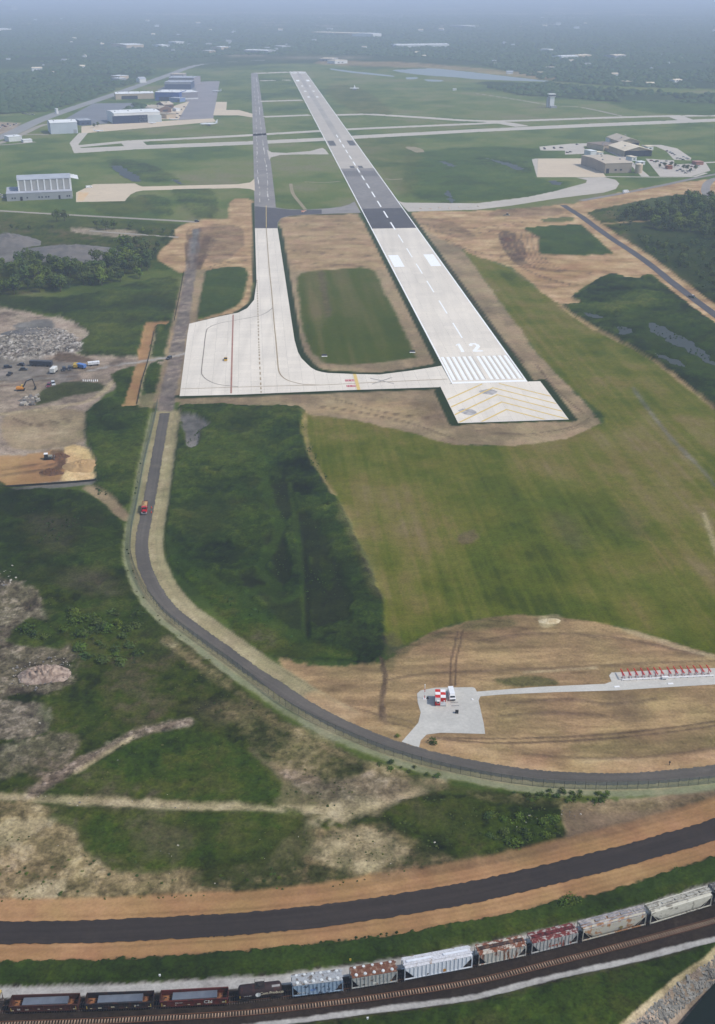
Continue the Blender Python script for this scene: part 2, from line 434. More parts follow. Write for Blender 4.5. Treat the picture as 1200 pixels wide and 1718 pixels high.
area('marsh', [(-80, 490), (100, 500), (250, 470), (298, 470), (296, 540), (250, 600), (140, 600), (120, 540), (60, 525), (-80, 530)], 3, 6, op=0.8)
area('bright', [(250, 435), (290, 430), (288, 450), (262, 452)], 2, 3, op=0.8)
# left construction ground
area('tanfar', [(312, 374), (427, 370), (428, 430), (424, 452), (400, 455), (345, 458), (328, 462), (300, 456), (285, 448), (264, 430), (288, 405)], 2, 3)
area('tanfar', [(386, 338), (425, 337), (428, 378), (390, 378)], 2, 2)
area('darksoil', [(330, 385), (400, 378), (410, 410), (370, 440), (340, 430)], 2, 4, op=0.5)
strip('darksoil', [(348, 398), (338, 430), (330, 450)], 4, 1.5, 1, op=0.8)
strip('darksoil', [(322, 392), (314, 420), (318, 445)], 2, 1.5, 1, op=0.7)
strip('tanfar', [(420, 440), (412, 480), (403, 510), (368, 530), (318, 545)], 5, 1.2, 0.6)
area('reeds', [(336, 458), (412, 449), (408, 498), (390, 518), (330, 533), (326, 490)], 2, 2)
strip('sod', [(429, 384), (432, 480), (424, 508), (398, 525), (318, 544)], 2.6, 0.8, 0.3, sm=False)
# demolition yard, left
area('yard', [(-120, 530), (70, 530), (130, 545), (148, 566), (122, 592), (210, 600), (290, 600), (292, 612), (205, 618), (196, 650), (178, 662), (150, 690), (145, 742), (160, 760), (162, 806), (0, 818), (-120, 820)], 2, 4)
area('mudgrey', [(-60, 600), (60, 600), (130, 612), (120, 640), (40, 640), (-60, 640)], 3, 6, op=0.7)
area('mudgrey', [(25, 545), (80, 535), (90, 552), (50, 560)], 2, 4)
area('rubble', [(15, 562), (60, 552), (112, 556), (142, 588), (60, 602), (-40, 606), (-40, 575)], 2, 4)
area('darksoil', [(100, 592), (150, 600), (150, 608), (90, 606)], 1.5, 3, op=0.8)
area('olive', [(70, 655), (115, 640), (170, 642), (172, 655), (110, 668), (60, 680)], 2, 4, op=0.85)
area('tan', [(5, 700), (60, 688), (140, 690), (142, 740), (60, 755), (10, 745)], 2, 3, op=0.8)
area('cream', [(40, 692), (100, 690), (110, 730), (50, 735)], 3, 4, op=0.35)
strip('cream', [(-40, 700), (60, 687), (150, 672), (190, 640)], 2.0, 1.5, 1.5, op=0.7)
strip('yard', [(190, 614), (240, 607), (300, 600)], 4.0, 1, 0.8)
strip('greygravel', [(192, 613), (240, 606), (292, 598), (310, 592)], 1.8, 1, 1.0, op=.6)
area('clay', [(-60, 772), (40, 764), (100, 754), (116, 770), (112, 800), (60, 812), (-60, 818)], 1.5, 3)
area('darksoil', [(84, 758), (110, 756), (116, 775), (100, 790), (70, 800), (70, 790), (95, 780)], 1.2, 2, op=0.75)
area('cream', [(108, 752), (138, 748), (160, 770), (162, 802), (104, 806), (114, 785)], 1.2, 1.5)
area('palesand', [(108, 752), (138, 748), (160, 770), (162, 802), (104, 806), (114, 785)], 1.2, 1.5)
strip('mudgrey', [(20, 822), (90, 815), (170, 807)], 2.5, 1.2, 1.0)
# left marsh and scrub
area('scrub', [(-150, 822), (30, 822), (120, 826), (180, 845), (212, 880), (214, 940), (235, 985), (330, 1078), (440, 1182), (560, 1258), (660, 1300), (760, 1335), (960, 1345), (940, 1430), (700, 1470), (400, 1506), (-150, 1520)], 2, 2)
area('marsh', [(-150, 822), (30, 822), (120, 826), (180, 845), (212, 880), (214, 940), (250, 1000), (300, 1060), (260, 1110), (180, 1060), (120, 1010), (60, 985), (-150, 960)], 3, 6, op=0.75)
area('darksoil', [(110, 960), (180, 965), (200, 1000), (130, 1000)], 6, 8, op=0.3)
area('darksoil', [(40, 870), (110, 880), (120, 930), (60, 910)], 6, 8, op=0.25)
area('marsh', [(146, 692), (190, 668), (206, 680), (250, 684), (246, 740), (228, 830), (202, 852), (162, 832), (160, 772), (150, 750)], 1.5, 2.5)
area('bright', [(146, 692), (190, 668), (206, 680), (250, 684), (246, 740), (228, 830), (202, 852), (162, 832), (160, 772), (150, 750)], 4, 8, op=0.25)
area('bright', [(186, 628), (232, 616), (220, 652), (206, 680), (190, 668), (196, 648)], 1.2, 1.5, op=0.9)
strip('tan', [(150, 818), (180, 838), (200, 858), (214, 870)], 3, 1.2, 1.2)
# orange haul strip and pale ditch at the side of the access road
area('clay', [(246, 541), (290, 540), (290, 544), (264, 545), (258, 562), (247, 610), (238, 640), (230, 682), (207, 682), (220, 640), (230, 610), (239, 562)], 0.7, 0.5, sm=False)
area('seeded', [(258, 562), (263, 562), (251, 612), (244, 640), (238, 664), (232, 682), (230, 682), (238, 640), (247, 610)], 0.5, 0.4, sm=False)
area('reeds', [(268, 560), (290, 540), (284, 600), (258, 604)], 0.8, 1.0)
area('bright', [(250, 614), (270, 612), (266, 656), (241, 656)], 0.8, 1.0)
area('tan', [(236, 664), (268, 660), (268, 682), (232, 684)], 0.8, 1.0, op=0.6)
# access road, unpaved upper part
CROSSTRACK = [(150, 622), (192, 613), (240, 606), (292, 598), (312, 592)]
strip('tan', [(328, 455), (318, 500), (306, 560), (296, 610), (284, 668)], 8.5, 1.5, 1.6)
strip('wornasphalt', [(326, 400), (322, 440), (316, 480), (308, 530), (299, 580), (292, 620), (284, 650), (277, 692)], 4.6, 1.2, 1.2)
strip('mudgrey', [(330, 385), (327, 425)], 3.5, 0.8, 0.5)
strip('yard', CROSSTRACK, 3.2, 1, 1.0, op=.9)
strip('greygravel', CROSSTRACK, 1.5, .8, 0.8, op=.7)
# middle marsh
MARSH = [(300, 684), (400, 682), (500, 684), (511, 702), (516, 760), (541, 802), (581, 862), (611, 932), (645, 1002), (652, 1080), (632, 1116), (560, 1113), (500, 1110), (440, 1092), (350, 1002), (300, 962), (276, 922), (281, 860), (291, 760)]
area('marsh', MARSH, 1.5, 2)
area('black', [(500, 862), (542, 892), (560, 930), (582, 985), (590, 1030), (560, 1050), (525, 1060), (514, 1010), (512, 950)], 2, 7, op=0.75)
area('bright', [(530, 930), (550, 935), (560, 975), (545, 985)], 2, 6, op=.5)
area('black', [(440, 820), (486, 812), (492, 860), (470, 870), (436, 850)], 2.5, 4, op=0.8)
area('black', [(446, 900), (482, 905), (490, 975), (468, 990), (452, 945)], 2, 3, op=0.85)
area('black', [(405, 965), (440, 960), (445, 985), (415, 990)], 2, 3, op=0.8)
area('black', [(430, 1000), (470, 990), (505, 1010), (506, 1060), (470, 1040)], 3, 4, op=0.55)
area('black', [(300, 850), (380, 830), (400, 880), (330, 920)], 6, 8, op=0.45)
area('black', [(380, 700), (425, 690), (430, 720), (390, 730)], 4, 6, op=0.5)
area('bright', [(276, 930), (310, 952), (420, 1020), (512, 1074), (560, 1090), (600, 1112), (440, 1096), (350, 1006)], 1.5, 3)
area('olive', [(440, 1090), (520, 1078), (540, 1095), (500, 1110)], 2, 3, op=0.7)
area('bright', [(395, 820), (445, 800), (450, 870), (420, 960), (400, 900)], 5, 6, op=0.35)
area('bright', [(530, 880), (575, 880), (640, 1010), (600, 1020), (560, 930)], 5, 6, op=0.25)
strip('reeds', [(486, 812), (494, 860), (500, 900), (508, 960), (511, 1010), (512, 1070)], 1.2, 0.8, 0.8, op=.8)
strip('black', [(510, 900), (514, 980), (516, 1068)], 1.0, 0.7, 0.5, op=.8)
strip('reeds', [(280, 905), (300, 940), (350, 970), (410, 1010), (460, 1050), (505, 1072)], 2.6, 1.2, 2.5, op=.9)
strip('reeds', [(445, 800), (455, 850), (470, 890), (450, 930), (440, 960), (470, 990)], 2.6, 1.2, 3, op=.9)
strip('reeds', [(420, 1000), (440, 985), (470, 1010), (500, 1000)], 2.2, 1.2, 2.5, op=.8)
strip('reeds', [(330, 760), (400, 740), (450, 770), (500, 740)], 3, 2, 4, op=.6)
area('mudgrey', [(302, 697), (332, 700), (352, 712), (340, 722), (333, 745), (318, 752), (310, 730)], 1.2, 2)
# big mown safety area
MOWN = [(512, 694), (600, 702), (690, 722), (760, 742), (860, 745), (1012, 708), (962, 655), (900, 590), (800, 452), (775, 418), (800, 428), (850, 450), (905, 488), (945, 514), (1000, 552), (1080, 592), (1130, 628), (1200, 684), (1330, 790), (1330, 1120), (1200, 1098), (1130, 1078), (1040, 1052), (920, 1034), (830, 1036), (750, 1052), (655, 1086), (642, 1002), (612, 932), (582, 862), (542, 802), (516, 760)]
area('mown', MOWN, 1.5, 2.5)
strip('straw', [(512, 696), (516, 745), (536, 790), (560, 830)], 1.2, 1.2, 1.2, op=0.55)
strip('straw', [(575, 850), (600, 905), (622, 950), (640, 1000)], 3.0, 3.5, 2.5, op=0.22)
strip('cream', [(820, 612), (850, 640), (880, 650), (1090, 660), (1130, 720), (1180, 800)], 0.01, 0.01, 0, op=0)
strip('mudgrey', [(1062, 650), (1090, 690), (1135, 745), (1180, 790), (1200, 815)], 1.2, 1.2, 1.0, op=0.6)
strip('cream', [(1180, 860), (1195, 900), (1204, 930)], 1.2, 1.0, 1.0, op=0.7)
area('darksoil', [(770, 900), (795, 888), (802, 900), (780, 912)], 2, 3, op=0.6)
area('darksoil', [(1040, 850), (1080, 870), (1090, 900), (1050, 890)], 6, 6, op=0.3)
area('darksoil', [(930, 860), (970, 880), (975, 920), (940, 900)], 6, 6, op=0.3)
strip('straw', [(940, 512), (1000, 552), (1080, 592), (1130, 628), (1200, 684)], 2.4, 1.5, 1.6, op=0.8)
# right marsh
area('marsh', [(946, 512), (980, 488), (1020, 460), (1092, 462), (1125, 482), (1200, 532), (1330, 620), (1330, 780), (1200, 684), (1130, 626), (1070, 588), (1000, 550)], 1.5, 2.5)
area('reeds', [(1050, 520), (1130, 540), (1200, 580), (1200, 640), (1100, 590)], 6, 8, op=0.6)
# graded earth round the runway end
area('tan', [(300, 666), (400, 662), (735, 650), (766, 712), (958, 706), (915, 643), (890, 640), (700, 388), (668, 362), (700, 358), (760, 395), (800, 452), (900, 592), (962, 655), (1010, 710), (950, 736), (860, 748), (760, 746), (690, 726), (600, 706), (520, 696), (505, 682), (440, 680), (300, 682)], 1.5, 2.0, sm=False)
area('straw', [(510, 690), (640, 672), (720, 680), (700, 705), (600, 700)], 5, 6, op=0.4)
area('darksoil', [(690, 675), (745, 680), (765, 718), (720, 712)], 4, 4, op=0.4)
# construction ground right of the runway
area('tanfar', [(690, 357), (790, 354), (900, 348), (945, 343), (968, 356), (985, 372), (1062, 430), (1092, 452), (1088, 462), (1060, 466), (1022, 460), (970, 487), (960, 500), (974, 509), (940, 509), (900, 482), (862, 450), (800, 430), (770, 415), (730, 395)], 1.5, 3)
area('darksoil', [(690, 366), (760, 372), (800, 400), (760, 398)], 2, 4, op=.35)
area('darksoil', [(836, 392), (864, 392), (884, 425), (872, 440), (850, 425)], 1.5, 3, op=0.9)
for k in range(9): strip('darksoil', [(838 + 9 * k, 392 - k), (848 + 8 * k, 420), (868 + 7 * k, 444), (902 + 9 * k, 452 + .6 * k)], .7, .8, .6, op=.6)
for k in range(6): strip('clay', [(842 + 12 * k, 391), (853 + 10 * k, 420), (872 + 9 * k, 440)], .6, .7, .5, op=.6)
area('darksoil', [(850, 350), (940, 348), (930, 362), (820, 362)], 3, 4, op=0.5)
strip('darksoil', [(862, 425), (880, 445), (920, 452), (990, 456)], 2.5, 2, 1.5, op=0.6)
area('clay', [(870, 445), (960, 440), (1040, 440), (1000, 458), (930, 470), (880, 470)], 4, 5, op=0.5)
area('reeds', [(878, 383), (905, 380), (975, 376), (1031, 427), (962, 429), (906, 427), (903, 398)], 1.2, 1.5, sm=False)
area('reeds', [(908, 368), (955, 364), (960, 371), (918, 373)], 1.5, 2, op=0.8)
# right: road verges and woods floor
area('scrub', [(976, 352), (1062, 336), (1150, 318), (1190, 330), (1330, 380), (1330, 600), (1200, 528), (1130, 478), (1080, 436), (1020, 396)], 2, 3)
area('forest', [(1040, 340), (1150, 318), (1190, 330), (1330, 380), (1330, 560), (1200, 500), (1100, 432), (1060, 400)], 4, 6, op=0.8)
area('tanfar', [(955, 344), (1030, 325), (1120, 308), (1200, 300), (1300, 290), (1300, 330), (1200, 330), (1170, 326), (1110, 330), (1050, 342), (1000, 352), (975, 360)], 1.5, 2.5)
area('tanfar', [(1176, 310), (1215, 312), (1215, 360), (1190, 350)], 1.5, 2)
strip('tanfar', [(1010, 376), (1080, 372), (1130, 370)], 3, 2, 2, op=0.7)
strip('tanfar', [(950, 345), (978, 364), (1022, 396), (1082, 436), (1132, 476), (1204, 530), (1300, 600)], 9.5, 1.0, 0.9)
# infield between taxiway and runway
area('tan', [(466, 362), (600, 357), (737, 613), (692, 620), (640, 625), (560, 622), (526, 616), (506, 592), (494, 545), (480, 455)], 1, 0.5, sm=False)
area('tanfar', [(474, 364), (598, 360), (650, 450), (500, 455), (488, 440)], 4, 6, op=0.6)
area('infield', [(506, 458), (560, 452), (622, 450), (640, 480), (694, 588), (690, 600), (620, 610), (560, 611), (534, 602), (513, 570), (500, 490)], 3, 2.5)
strip('darksoil', [(538, 455), (545, 490), (552, 530)], 2.5, 2, 2, op=0.45)
# sod strips along the new pavement
def rwpoly(l): return [RW(a, b) for a, b in l]
for P_, H_ in (([(560, -24.5), (8, -24.5)], 1.9), ([(560, 24.6), (-1, 24.6)], 1.9), ([(-1, 24.6), (-1, 32)], 2.0), ([(1, 32.0), (-64, 32.0)], 2.4), ([(-63, 33), (-63, -33)], 2.2), ([(-65, -32), (-12, -32)], 2.8)):
    strip('sod', rwpoly(P_), H_ + 0.6, 0.7, 0.3, sm=False, px=False)
strip('sod', [(464, 366), (476, 362), (600, 357.5)], 3, 1.0, 0.4, sm=False)
strip('sod', [(466, 383), (477.3, 456.7), (494.3, 570), (500, 590), (515, 610), (530, 621.7), (550, 625.7), (636.7, 628.3), (690, 621.7), (738, 612)], 4.2, 0.8, 0.3, sm=False)
strip('sod', [(302, 665), (400, 663), (570, 656), (737, 650)], 3.2, 0.8, 0.3, sm=False)
strip('sod', [(427, 340), (428, 383), (430.7, 473)], 3.0, 0.8, 0.3, sm=False)
# bare ground round the antenna site
area('straw', [(468, 1104), (500, 1112), (535, 1116), (600, 1116), (645, 1108), (690, 1078), (750, 1050), (830, 1036), (920, 1034), (1040, 1052), (1130, 1078), (1200, 1098), (1360, 1130), (1360, 1280), (1200, 1290), (1017, 1308), (867, 1298), (740, 1268), (640, 1238), (540, 1188), (480, 1130)], 1.5, 2.0)
area('olive', [(640, 1108), (700, 1075), (780, 1045), (840, 1038), (860, 1050), (760, 1062), (690, 1090), (655, 1120)], 3, 3, op=0.45)
area('darksoil', [(650, 1108), (640, 1070), (660, 1060), (680, 1080)], 3, 4, op=0.4)
area('darksoil', [(1020, 1170), (1060, 1160), (1085, 1190), (1075, 1210), (1035, 1205)], 4, 4, op=0.5)
area('olive', [(830, 1140), (900, 1135), (935, 1146), (860, 1150)], 2, 2, op=0.7)
area('olive', [(960, 1250), (1100, 1240), (1200, 1235), (1200, 1260), (1100, 1270)], 4, 4, op=0.35)
area('cream', [(905, 1035), (935, 1030), (940, 1045), (915, 1052)], 1.2, 1.5, op=0.8)
strip('cream', [(1050, 1056), (1130, 1082), (1200, 1102)], 1.5, 1.2, 1.2, op=0.6)
strip('darksoil', [(640, 1106), (646, 1140), (641, 1175), (642, 1205), (652, 1222), (664, 1234)], 0.9, 0.5, 1.0, op=0.9)
area('darksoil', [(640, 1205), (650, 1212), (672, 1236), (655, 1240), (640, 1225)], 1, 1, op=0.7)
for dy in (0, 7): strip('darksoil', [(700, 1236), (820, 1239 + dy), (950, 1236 + dy), (1060, 1228 + dy), (1200, 1210 + dy), (1300, 1190)], 0.45, 0.5, 0.4, op=0.8)
for dy in (0, 10): strip('darksoil', [(490, 1138 + dy), (560, 1175 + dy), (630, 1197 + dy), (690, 1210 + dy)], 0.5, 0.6, 0.4, op=0.55)
for dx in (0, 8): strip('darksoil', [(768 + dx, 1058), (764 + dx, 1080), (757 + dx, 1110), (756 + dx, 1150)], 0.35, 0.4, 0.3, op=0.75)
strip('darksoil', [(650, 1140), (720, 1130), (800, 1126), (900, 1122), (1000, 1116), (1200, 1108)], 0.7, 0.8, 0.6, op=0.5)
strip('cream', [(880, 1128), (940, 1124), (1000, 1120)], 0.7, 0.8, 0.5, op=0.6)
# left foreground waste ground
area('pinkrock', [(-40, 985), (40, 984), (76, 1004), (104, 1028), (70, 1050), (96, 1078), (122, 1098), (126, 1140), (84, 1162), (10, 1168), (-60, 1160)], 2.5, 9, op=0.62)
area('bright', [(10, 1075), (40, 1040), (75, 1040), (110, 1075), (100, 1090), (40, 1085)], 2, 3, op=0.9)
area('bright', [(60, 1020), (130, 1010), (215, 1010), (220, 1050), (225, 1090), (180, 1110), (130, 1100), (110, 1060)], 2.5, 4, op=0.7)
area('pinkrock', [(-30, 1185), (40, 1178), (82, 1190), (78, 1228), (30, 1240), (-30, 1240)], 2, 3, op=0.7)
area('mudgrey', [(-30, 1185), (40, 1178), (82, 1190), (78, 1228), (30, 1240), (-30, 1240)], 2.5, 3, op=0.12)
area('bright', [(80, 1175), (200, 1160), (260, 1180), (150, 1230), (90, 1225)], 3, 4, op=0.5)
area('pinkrock', [(-40, 1260), (60, 1240), (130, 1235), (120, 1262), (60, 1290), (-40, 1310)], 2.5, 9, op=0.5)
area('darksoil', [(300, 1185), (380, 1170), (420, 1200), (360, 1220)], 4, 5, op=0.35)
area('dryscrub', [(330, 1180), (420, 1185), (520, 1225), (620, 1280), (690, 1300), (740, 1312), (740, 1340), (640, 1340), (480, 1300), (420, 1240)], 3, 5, op=0.6)
area('tan', [(425, 1262), (480, 1290), (560, 1300), (640, 1298), (720, 1302), (740, 1318), (700, 1345), (640, 1375), (560, 1372), (470, 1350)], 3, 9, op=0.45)
area('pinkrock', [(480, 1300), (560, 1305), (640, 1302), (700, 1310), (660, 1345), (560, 1350)], 3, 9, op=0.45)
for k in range(7): strip('cream', [(500 + 26 * k, 1400 - 7 * k), (530 + 26 * k, 1378 - 7 * k), (560 + 26 * k, 1366 - 6 * k)], .9, 1.2, 1.4, op=.4)
area('bright', [(112, 1308), (180, 1270), (250, 1232), (330, 1226), (420, 1268), (470, 1312), (462, 1340), (360, 1346), (200, 1330)], 2, 3, op=0.9)
strip('cream', [(-60, 1334), (60, 1340), (160, 1345), (300, 1352), (400, 1355), (480, 1360), (560, 1358)], 1.9, 1.4, 1.5, op=0.85)
strip('cream', [(560, 1358), (640, 1345), (690, 1330), (740, 1308)], 2.4, 2.0, 1.6, op=0.55)
strip('pinkrock', [(60, 1330), (120, 1292), (172, 1262), (222, 1236), (280, 1220), (315, 1214)], 2.2, 1.4, 1.2, op=0.85)
strip('cream', [(130, 1296), (180, 1264), (222, 1240)], 1.0, 0.8, 0.8, op=0.7)
area('dryscrub', [(-60, 1352), (100, 1362), (140, 1420), (210, 1462), (420, 1445), (500, 1400), (560, 1395), (660, 1375), (720, 1410), (760, 1445), (660, 1466), (530, 1490), (400, 1503), (170, 1511), (-60, 1516)], 2, 3.5)
area('bright', [(92, 1366), (300, 1362), (500, 1366), (472, 1400), (432, 1442), (330, 1450), (210, 1462), (150, 1430), (130, 1395)], 2.5, 4, op=0.8)
area('darksoil', [(230, 1395), (330, 1385), (330, 1415), (250, 1430)], 5, 6, op=0.4)
area('cream', [(-20, 1390), (40, 1372), (90, 1378), (40, 1405), (-20, 1420)], 2, 3, op=0.6)
area('cream', [(26, 1502), (60, 1480), (105, 1474), (110, 1495), (80, 1510)], 1.2, 1.5, op=0.8)
area('cream', [(520, 1420), (600, 1390), (660, 1400), (680, 1440), (600, 1460), (540, 1450)], 3, 4, op=0.5)
area('olive', [(420, 1400), (520, 1390), (500, 1450), (430, 1480), (330, 1480), (340, 1455)], 2.5, 4, op=0.6)
area('scrub', [(640, 1372), (706, 1336), (832, 1330), (932, 1350), (946, 1402), (902, 1428), (782, 1442), (716, 1420)], 2, 3)
area('bright', [(800, 1390), (880, 1360), (936, 1365), (942, 1402), (890, 1420), (830, 1420)], 2, 3, op=0.6)
area('olive', [(690, 1360), (790, 1340), (800, 1400), (720, 1410)], 4, 5, op=0.5)
area('tan', [(942, 1352), (1010, 1346), (1110, 1334), (1200, 1318), (1330, 1280), (1330, 1340), (1140, 1398), (1040, 1428), (920, 1450), (800, 1478), (700, 1476), (780, 1446), (905, 1430), (950, 1405)], 1.5, 2)
area('darksoil', [(945, 1362), (1010, 1352), (1110, 1340), (1250, 1305), (1250, 1350), (1140, 1390), (1040, 1418), (920, 1440), (800, 1462), (905, 1432), (950, 1408)], 2.5, 2.5, op=0.5)
for pts_, hw in (([(700, 372), (760, 385), (820, 380), (880, 372)], .9), ([(705, 380), (765, 393), (825, 388)], .9), ([(860, 400), (872, 430), (900, 448), (990, 458)], 1.0), ([(850, 420), (866, 440), (900, 460), (960, 478)], 1.0), ([(745, 400), (790, 420), (850, 432)], .9),
                ([(316, 385), (312, 420), (318, 450)], .8), ([(336, 380), (330, 420), (326, 450)], .8), ([(360, 400), (345, 425), (332, 448)], .9), ([(345, 450), (380, 440), (415, 436)], .8), ([(480, 372), (540, 378), (600, 372)], .6), ([(485, 395), (560, 398), (620, 402)], .6), ([(490, 420), (560, 426), (630, 430)], .6), ([(505, 440), (570, 444), (628, 442)], .6),
                ([(560, 668), (640, 690), (720, 700)], .5), ([(530, 680), (600, 690), (690, 710), (760, 735)], .5), ([(800, 722), (880, 728), (960, 716), (990, 700)], .5), ([(900, 612), (930, 650), (975, 690)], .6), ([(740, 430), (820, 540), (880, 610)], .6),
                ([(0, 640), (60, 632), (130, 622), (200, 612)], .6), ([(0, 648), (60, 640), (130, 630)], .6), ([(0, 785), (50, 780), (90, 778)], .6), ([(0, 796), (50, 790), (80, 788)], .6), ([(20, 700), (60, 712), (120, 700)], .5),
                ([(540, 1190), (640, 1228)], .4), ([(800, 1075), (900, 1062), (1040, 1070), (1180, 1100)], .5), ([(850, 1180), (950, 1172), (1020, 1180), (1100, 1172)], .5), ([(840, 1200), (930, 1195), (1030, 1200)], .45), ([(880, 1265), (1000, 1272), (1100, 1268), (1200, 1255)], .5)):
    strip('darksoil', pts_, hw, .7, .5, op=.65)
    strip('darksoil', [(x + 3, y + 3) for x, y in pts_], hw * .8, .7, .5, op=.4)
# perimeter road shoulders
PERIM = [(277, 693), (267, 747), (258, 800), (248, 855), (239, 903), (240, 937), (250, 967), (268, 1000), (290, 1026), (327, 1055), (367, 1084), (420, 1123), (467, 1153), (510, 1182), (567, 1213), (627, 1239), (673, 1255), (733, 1272), (800, 1286), (867, 1297), (933, 1304), (1017, 1307), (1083, 1305), (1150, 1299), (1205, 1292), (1330, 1268)]
def offset_world(pts, off, n=5):
    W = GP(smooth_px(pts, False, n)); out = []
    for i, p in enumerate(W):
        t = (W[min(i + 1, len(W) - 1)] - W[max(i - 1, 0)]).normalized()
        out.append(p + Vector((t.y, -t.x, 0)) * off)
    return out
PW = offset_world(PERIM, 0)
strip('hydroseed', offset_world(PERIM, 4.6), 3.4, 1.2, 1.0, sm=False, px=False)
strip('seeded', offset_world(PERIM, 1.5), 3.6, 0.8, 0.5, sm=False, px=False)
strip('seeded', offset_world(PERIM[:15], -5.0), 4.0, 0.9, 0.6, sm=False, px=False, streak=True)
strip('cream', offset_world(PERIM[:15], -4.2), 1.0, 0.8, 0.5, sm=False, px=False, op=0.5)
strip('tanfar', offset_world(PERIM[13:], -5.5), 3.4, 2.0, 0.8, sm=False, px=False, op=0.8)
strip('dryscrub', offset_world(PERIM[9:24], 12.0), 2.0, 1.8, 2.0, sm=False, px=False, op=0.6)
# big haul road shoulders, verge, railway bed
SAND_TOP = [(-120, 1512), (0, 1513), (133, 1511), (233, 1508), (400, 1499), (533, 1486), (667, 1460), (767, 1447), (900, 1432)]
HAUL_T = [(-150, 1549), (0, 1547), (167, 1544), (333, 1536), (400, 1533), (533, 1521), (667, 1501), (800, 1478.5), (917, 1451), (1033, 1423), (1133, 1393), (1200, 1373), (1330, 1325)]
HAUL_B = [(-150, 1584), (0, 1582), (133, 1581), (233, 1576), (400, 1567), (560, 1550), (683, 1533), (800, 1511), (933, 1481), (1033, 1455), (1133, 1429), (1200, 1409), (1330, 1362)]
HAUL = [((a[0] + b[0]) / 2, (a[1] + b[1]) / 2) for a, b in zip(HAUL_T, [(-150, 1584), (0, 1582), (167, 1580), (333, 1571), (400, 1567), (533, 1553), (667, 1535), (800, 1511), (917, 1485), (1033, 1455), (1133, 1429), (1200, 1409), (1330, 1362)])]
area('clay', SAND_TOP + [(1060, 1424)] + HAUL_T[::-1][3:], 1.2, 0.8, sm=False, op=0.95)
strip('clay', HAUL, 11.0, 1.0, 0.4, streak=True)
strip('darksoil', [(640, 1466), (760, 1450), (900, 1428), (960, 1405), (1050, 1385), (1200, 1330)], 2.0, 2.0, 1.0, op=0.35)
GRASS_TOP = [(-120, 1617), (0, 1616), (167, 1611), (400, 1597), (567, 1581), (667, 1570), (800, 1546), (917, 1518), (1033, 1495), (1133, 1461), (1200, 1438), (1330, 1395)]
TRACK1 = [(-200, 1699), (0, 1693), (133, 1689), (260, 1684.5), (385, 1678), (440, 1672), (533, 1662), (627, 1648), (733, 1629), (840, 1607), (924, 1587), (1023, 1562), (1130, 1533), (1200, 1509), (1290, 1476)]
TRACK2 = [(-200, 1727), (0, 1720), (133, 1715.5), (233, 1711), (400, 1701.5), (533, 1687), (667, 1669), (800, 1647), (933, 1615), (1033, 1590), (1133, 1563.5), (1200, 1545), (1290, 1516)]
WHITE_T = [(-120, 1659), (0, 1657), (167, 1653), (400, 1641), (493, 1633), (600, 1619), (700, 1604), (800, 1586), (900, 1565), (1000, 1540), (1100, 1512), (1200, 1480), (1300, 1444)]
area('bright', GRASS_TOP + [(1330, 1440), (1300, 1440)] + WHITE_T[::-1], 1.0, 0.9, sm=False)
area('reeds', GRASS_TOP + [(p[0], p[1] + 22) for p in GRASS_TOP[::-1]], 1.5, 1.2, sm=False, op=0.75)
area('ballast', WHITE_T + [(1330, 1500), (1330, 1900), (-200, 1900)], 0.8, 0.4, sm=False)
strip('greygravel', [(p[0], p[1] + 8) for p in WHITE_T], 1.45, 0.4, 0.35)
LOWGRAV = [(380, 1728), (460, 1717), (600, 1699), (700, 1686), (800, 1671.5), (933, 1638), (1067, 1609), (1167, 1583), (1215, 1572), (1290, 1545)]
area('bright', [(300, 1745), (460, 1723), (600, 1705), (700, 1692), (800, 1677), (933, 1644), (1067, 1615), (1167, 1590), (1330, 1545), (1330, 1900), (300, 1900)], 0.8, 0.6, sm=False)
area('darksoil', [(460, 1722), (600, 1704), (800, 1676), (1067, 1614), (1167, 1588), (1170, 1594), (1067, 1620), (800, 1684), (600, 1712), (460, 1730)], 0.8, 0.8, sm=False, op=0.5)
area('marsh', [(300, 1745), (460, 1723), (600, 1705), (700, 1692), (800, 1677), (933, 1644), (1067, 1615), (1167, 1590), (1330, 1545), (1330, 1900), (300, 1900)], 2, 3, sm=False, op=.45)
area('marsh', GRASS_TOP + [(1330, 1440), (1300, 1440)] + WHITE_T[::-1], 1.0, 0.9, sm=False, op=.4)
area('ballast', WHITE_T + [(1330, 1470), (1300, 1470)] + [(p[0], p[1] + 24) for p in WHITE_T[::-1]], 0.6, 0.3, sm=False)
strip('greygravel', [(p[0], p[1] + 8) for p in WHITE_T], 1.45, 0.4, 0.35)
strip('greygravel', LOWGRAV, 0.85, 0.35, 0.4)
# canal bank: a sand lip, a stone slope, then the water below
BANK_T = [(980, 1790), (1053, 1716), (1100, 1675), (1133, 1645), (1170, 1620), (1187, 1609), (1205, 1592), (1330, 1480)]
strip('cream', BANK_T, 0.7, 0.3, 0.3)
# level ground under everything paved; the canal bed
def level(W, m=0.5, z=0.0):
    I = near(W, 8)
    if not len(I): return
    d = sdf(GX[I], GY[I], W); w = sstep(-3 - m, -m, d); hgt[I] = hgt[I] * (1 - w) + z * w
canal_poly = GP(BANK_T) + [G(1500, 1600), G(1500, 2300), G(980, 2300)]
I_ = near(canal_poly, 10); d_ = sdf(GX[I_], GY[I_], canal_poly)
hgt[I_] = hgt[I_] * (1 - sstep(-1, 0.3, d_)) - 4.4 * sstep(0.3, 5.2, d_)
w_ = sstep(0.2, 1.0, d_); put(I_[w_ > 0.01], 'yard', w_[w_ > 0.01] * 0.999); hgt[I_] = np.where(d_ > 0.2, -4.4 * np.clip((d_ - 0.3) / 4.9, 0, 1), hgt[I_])
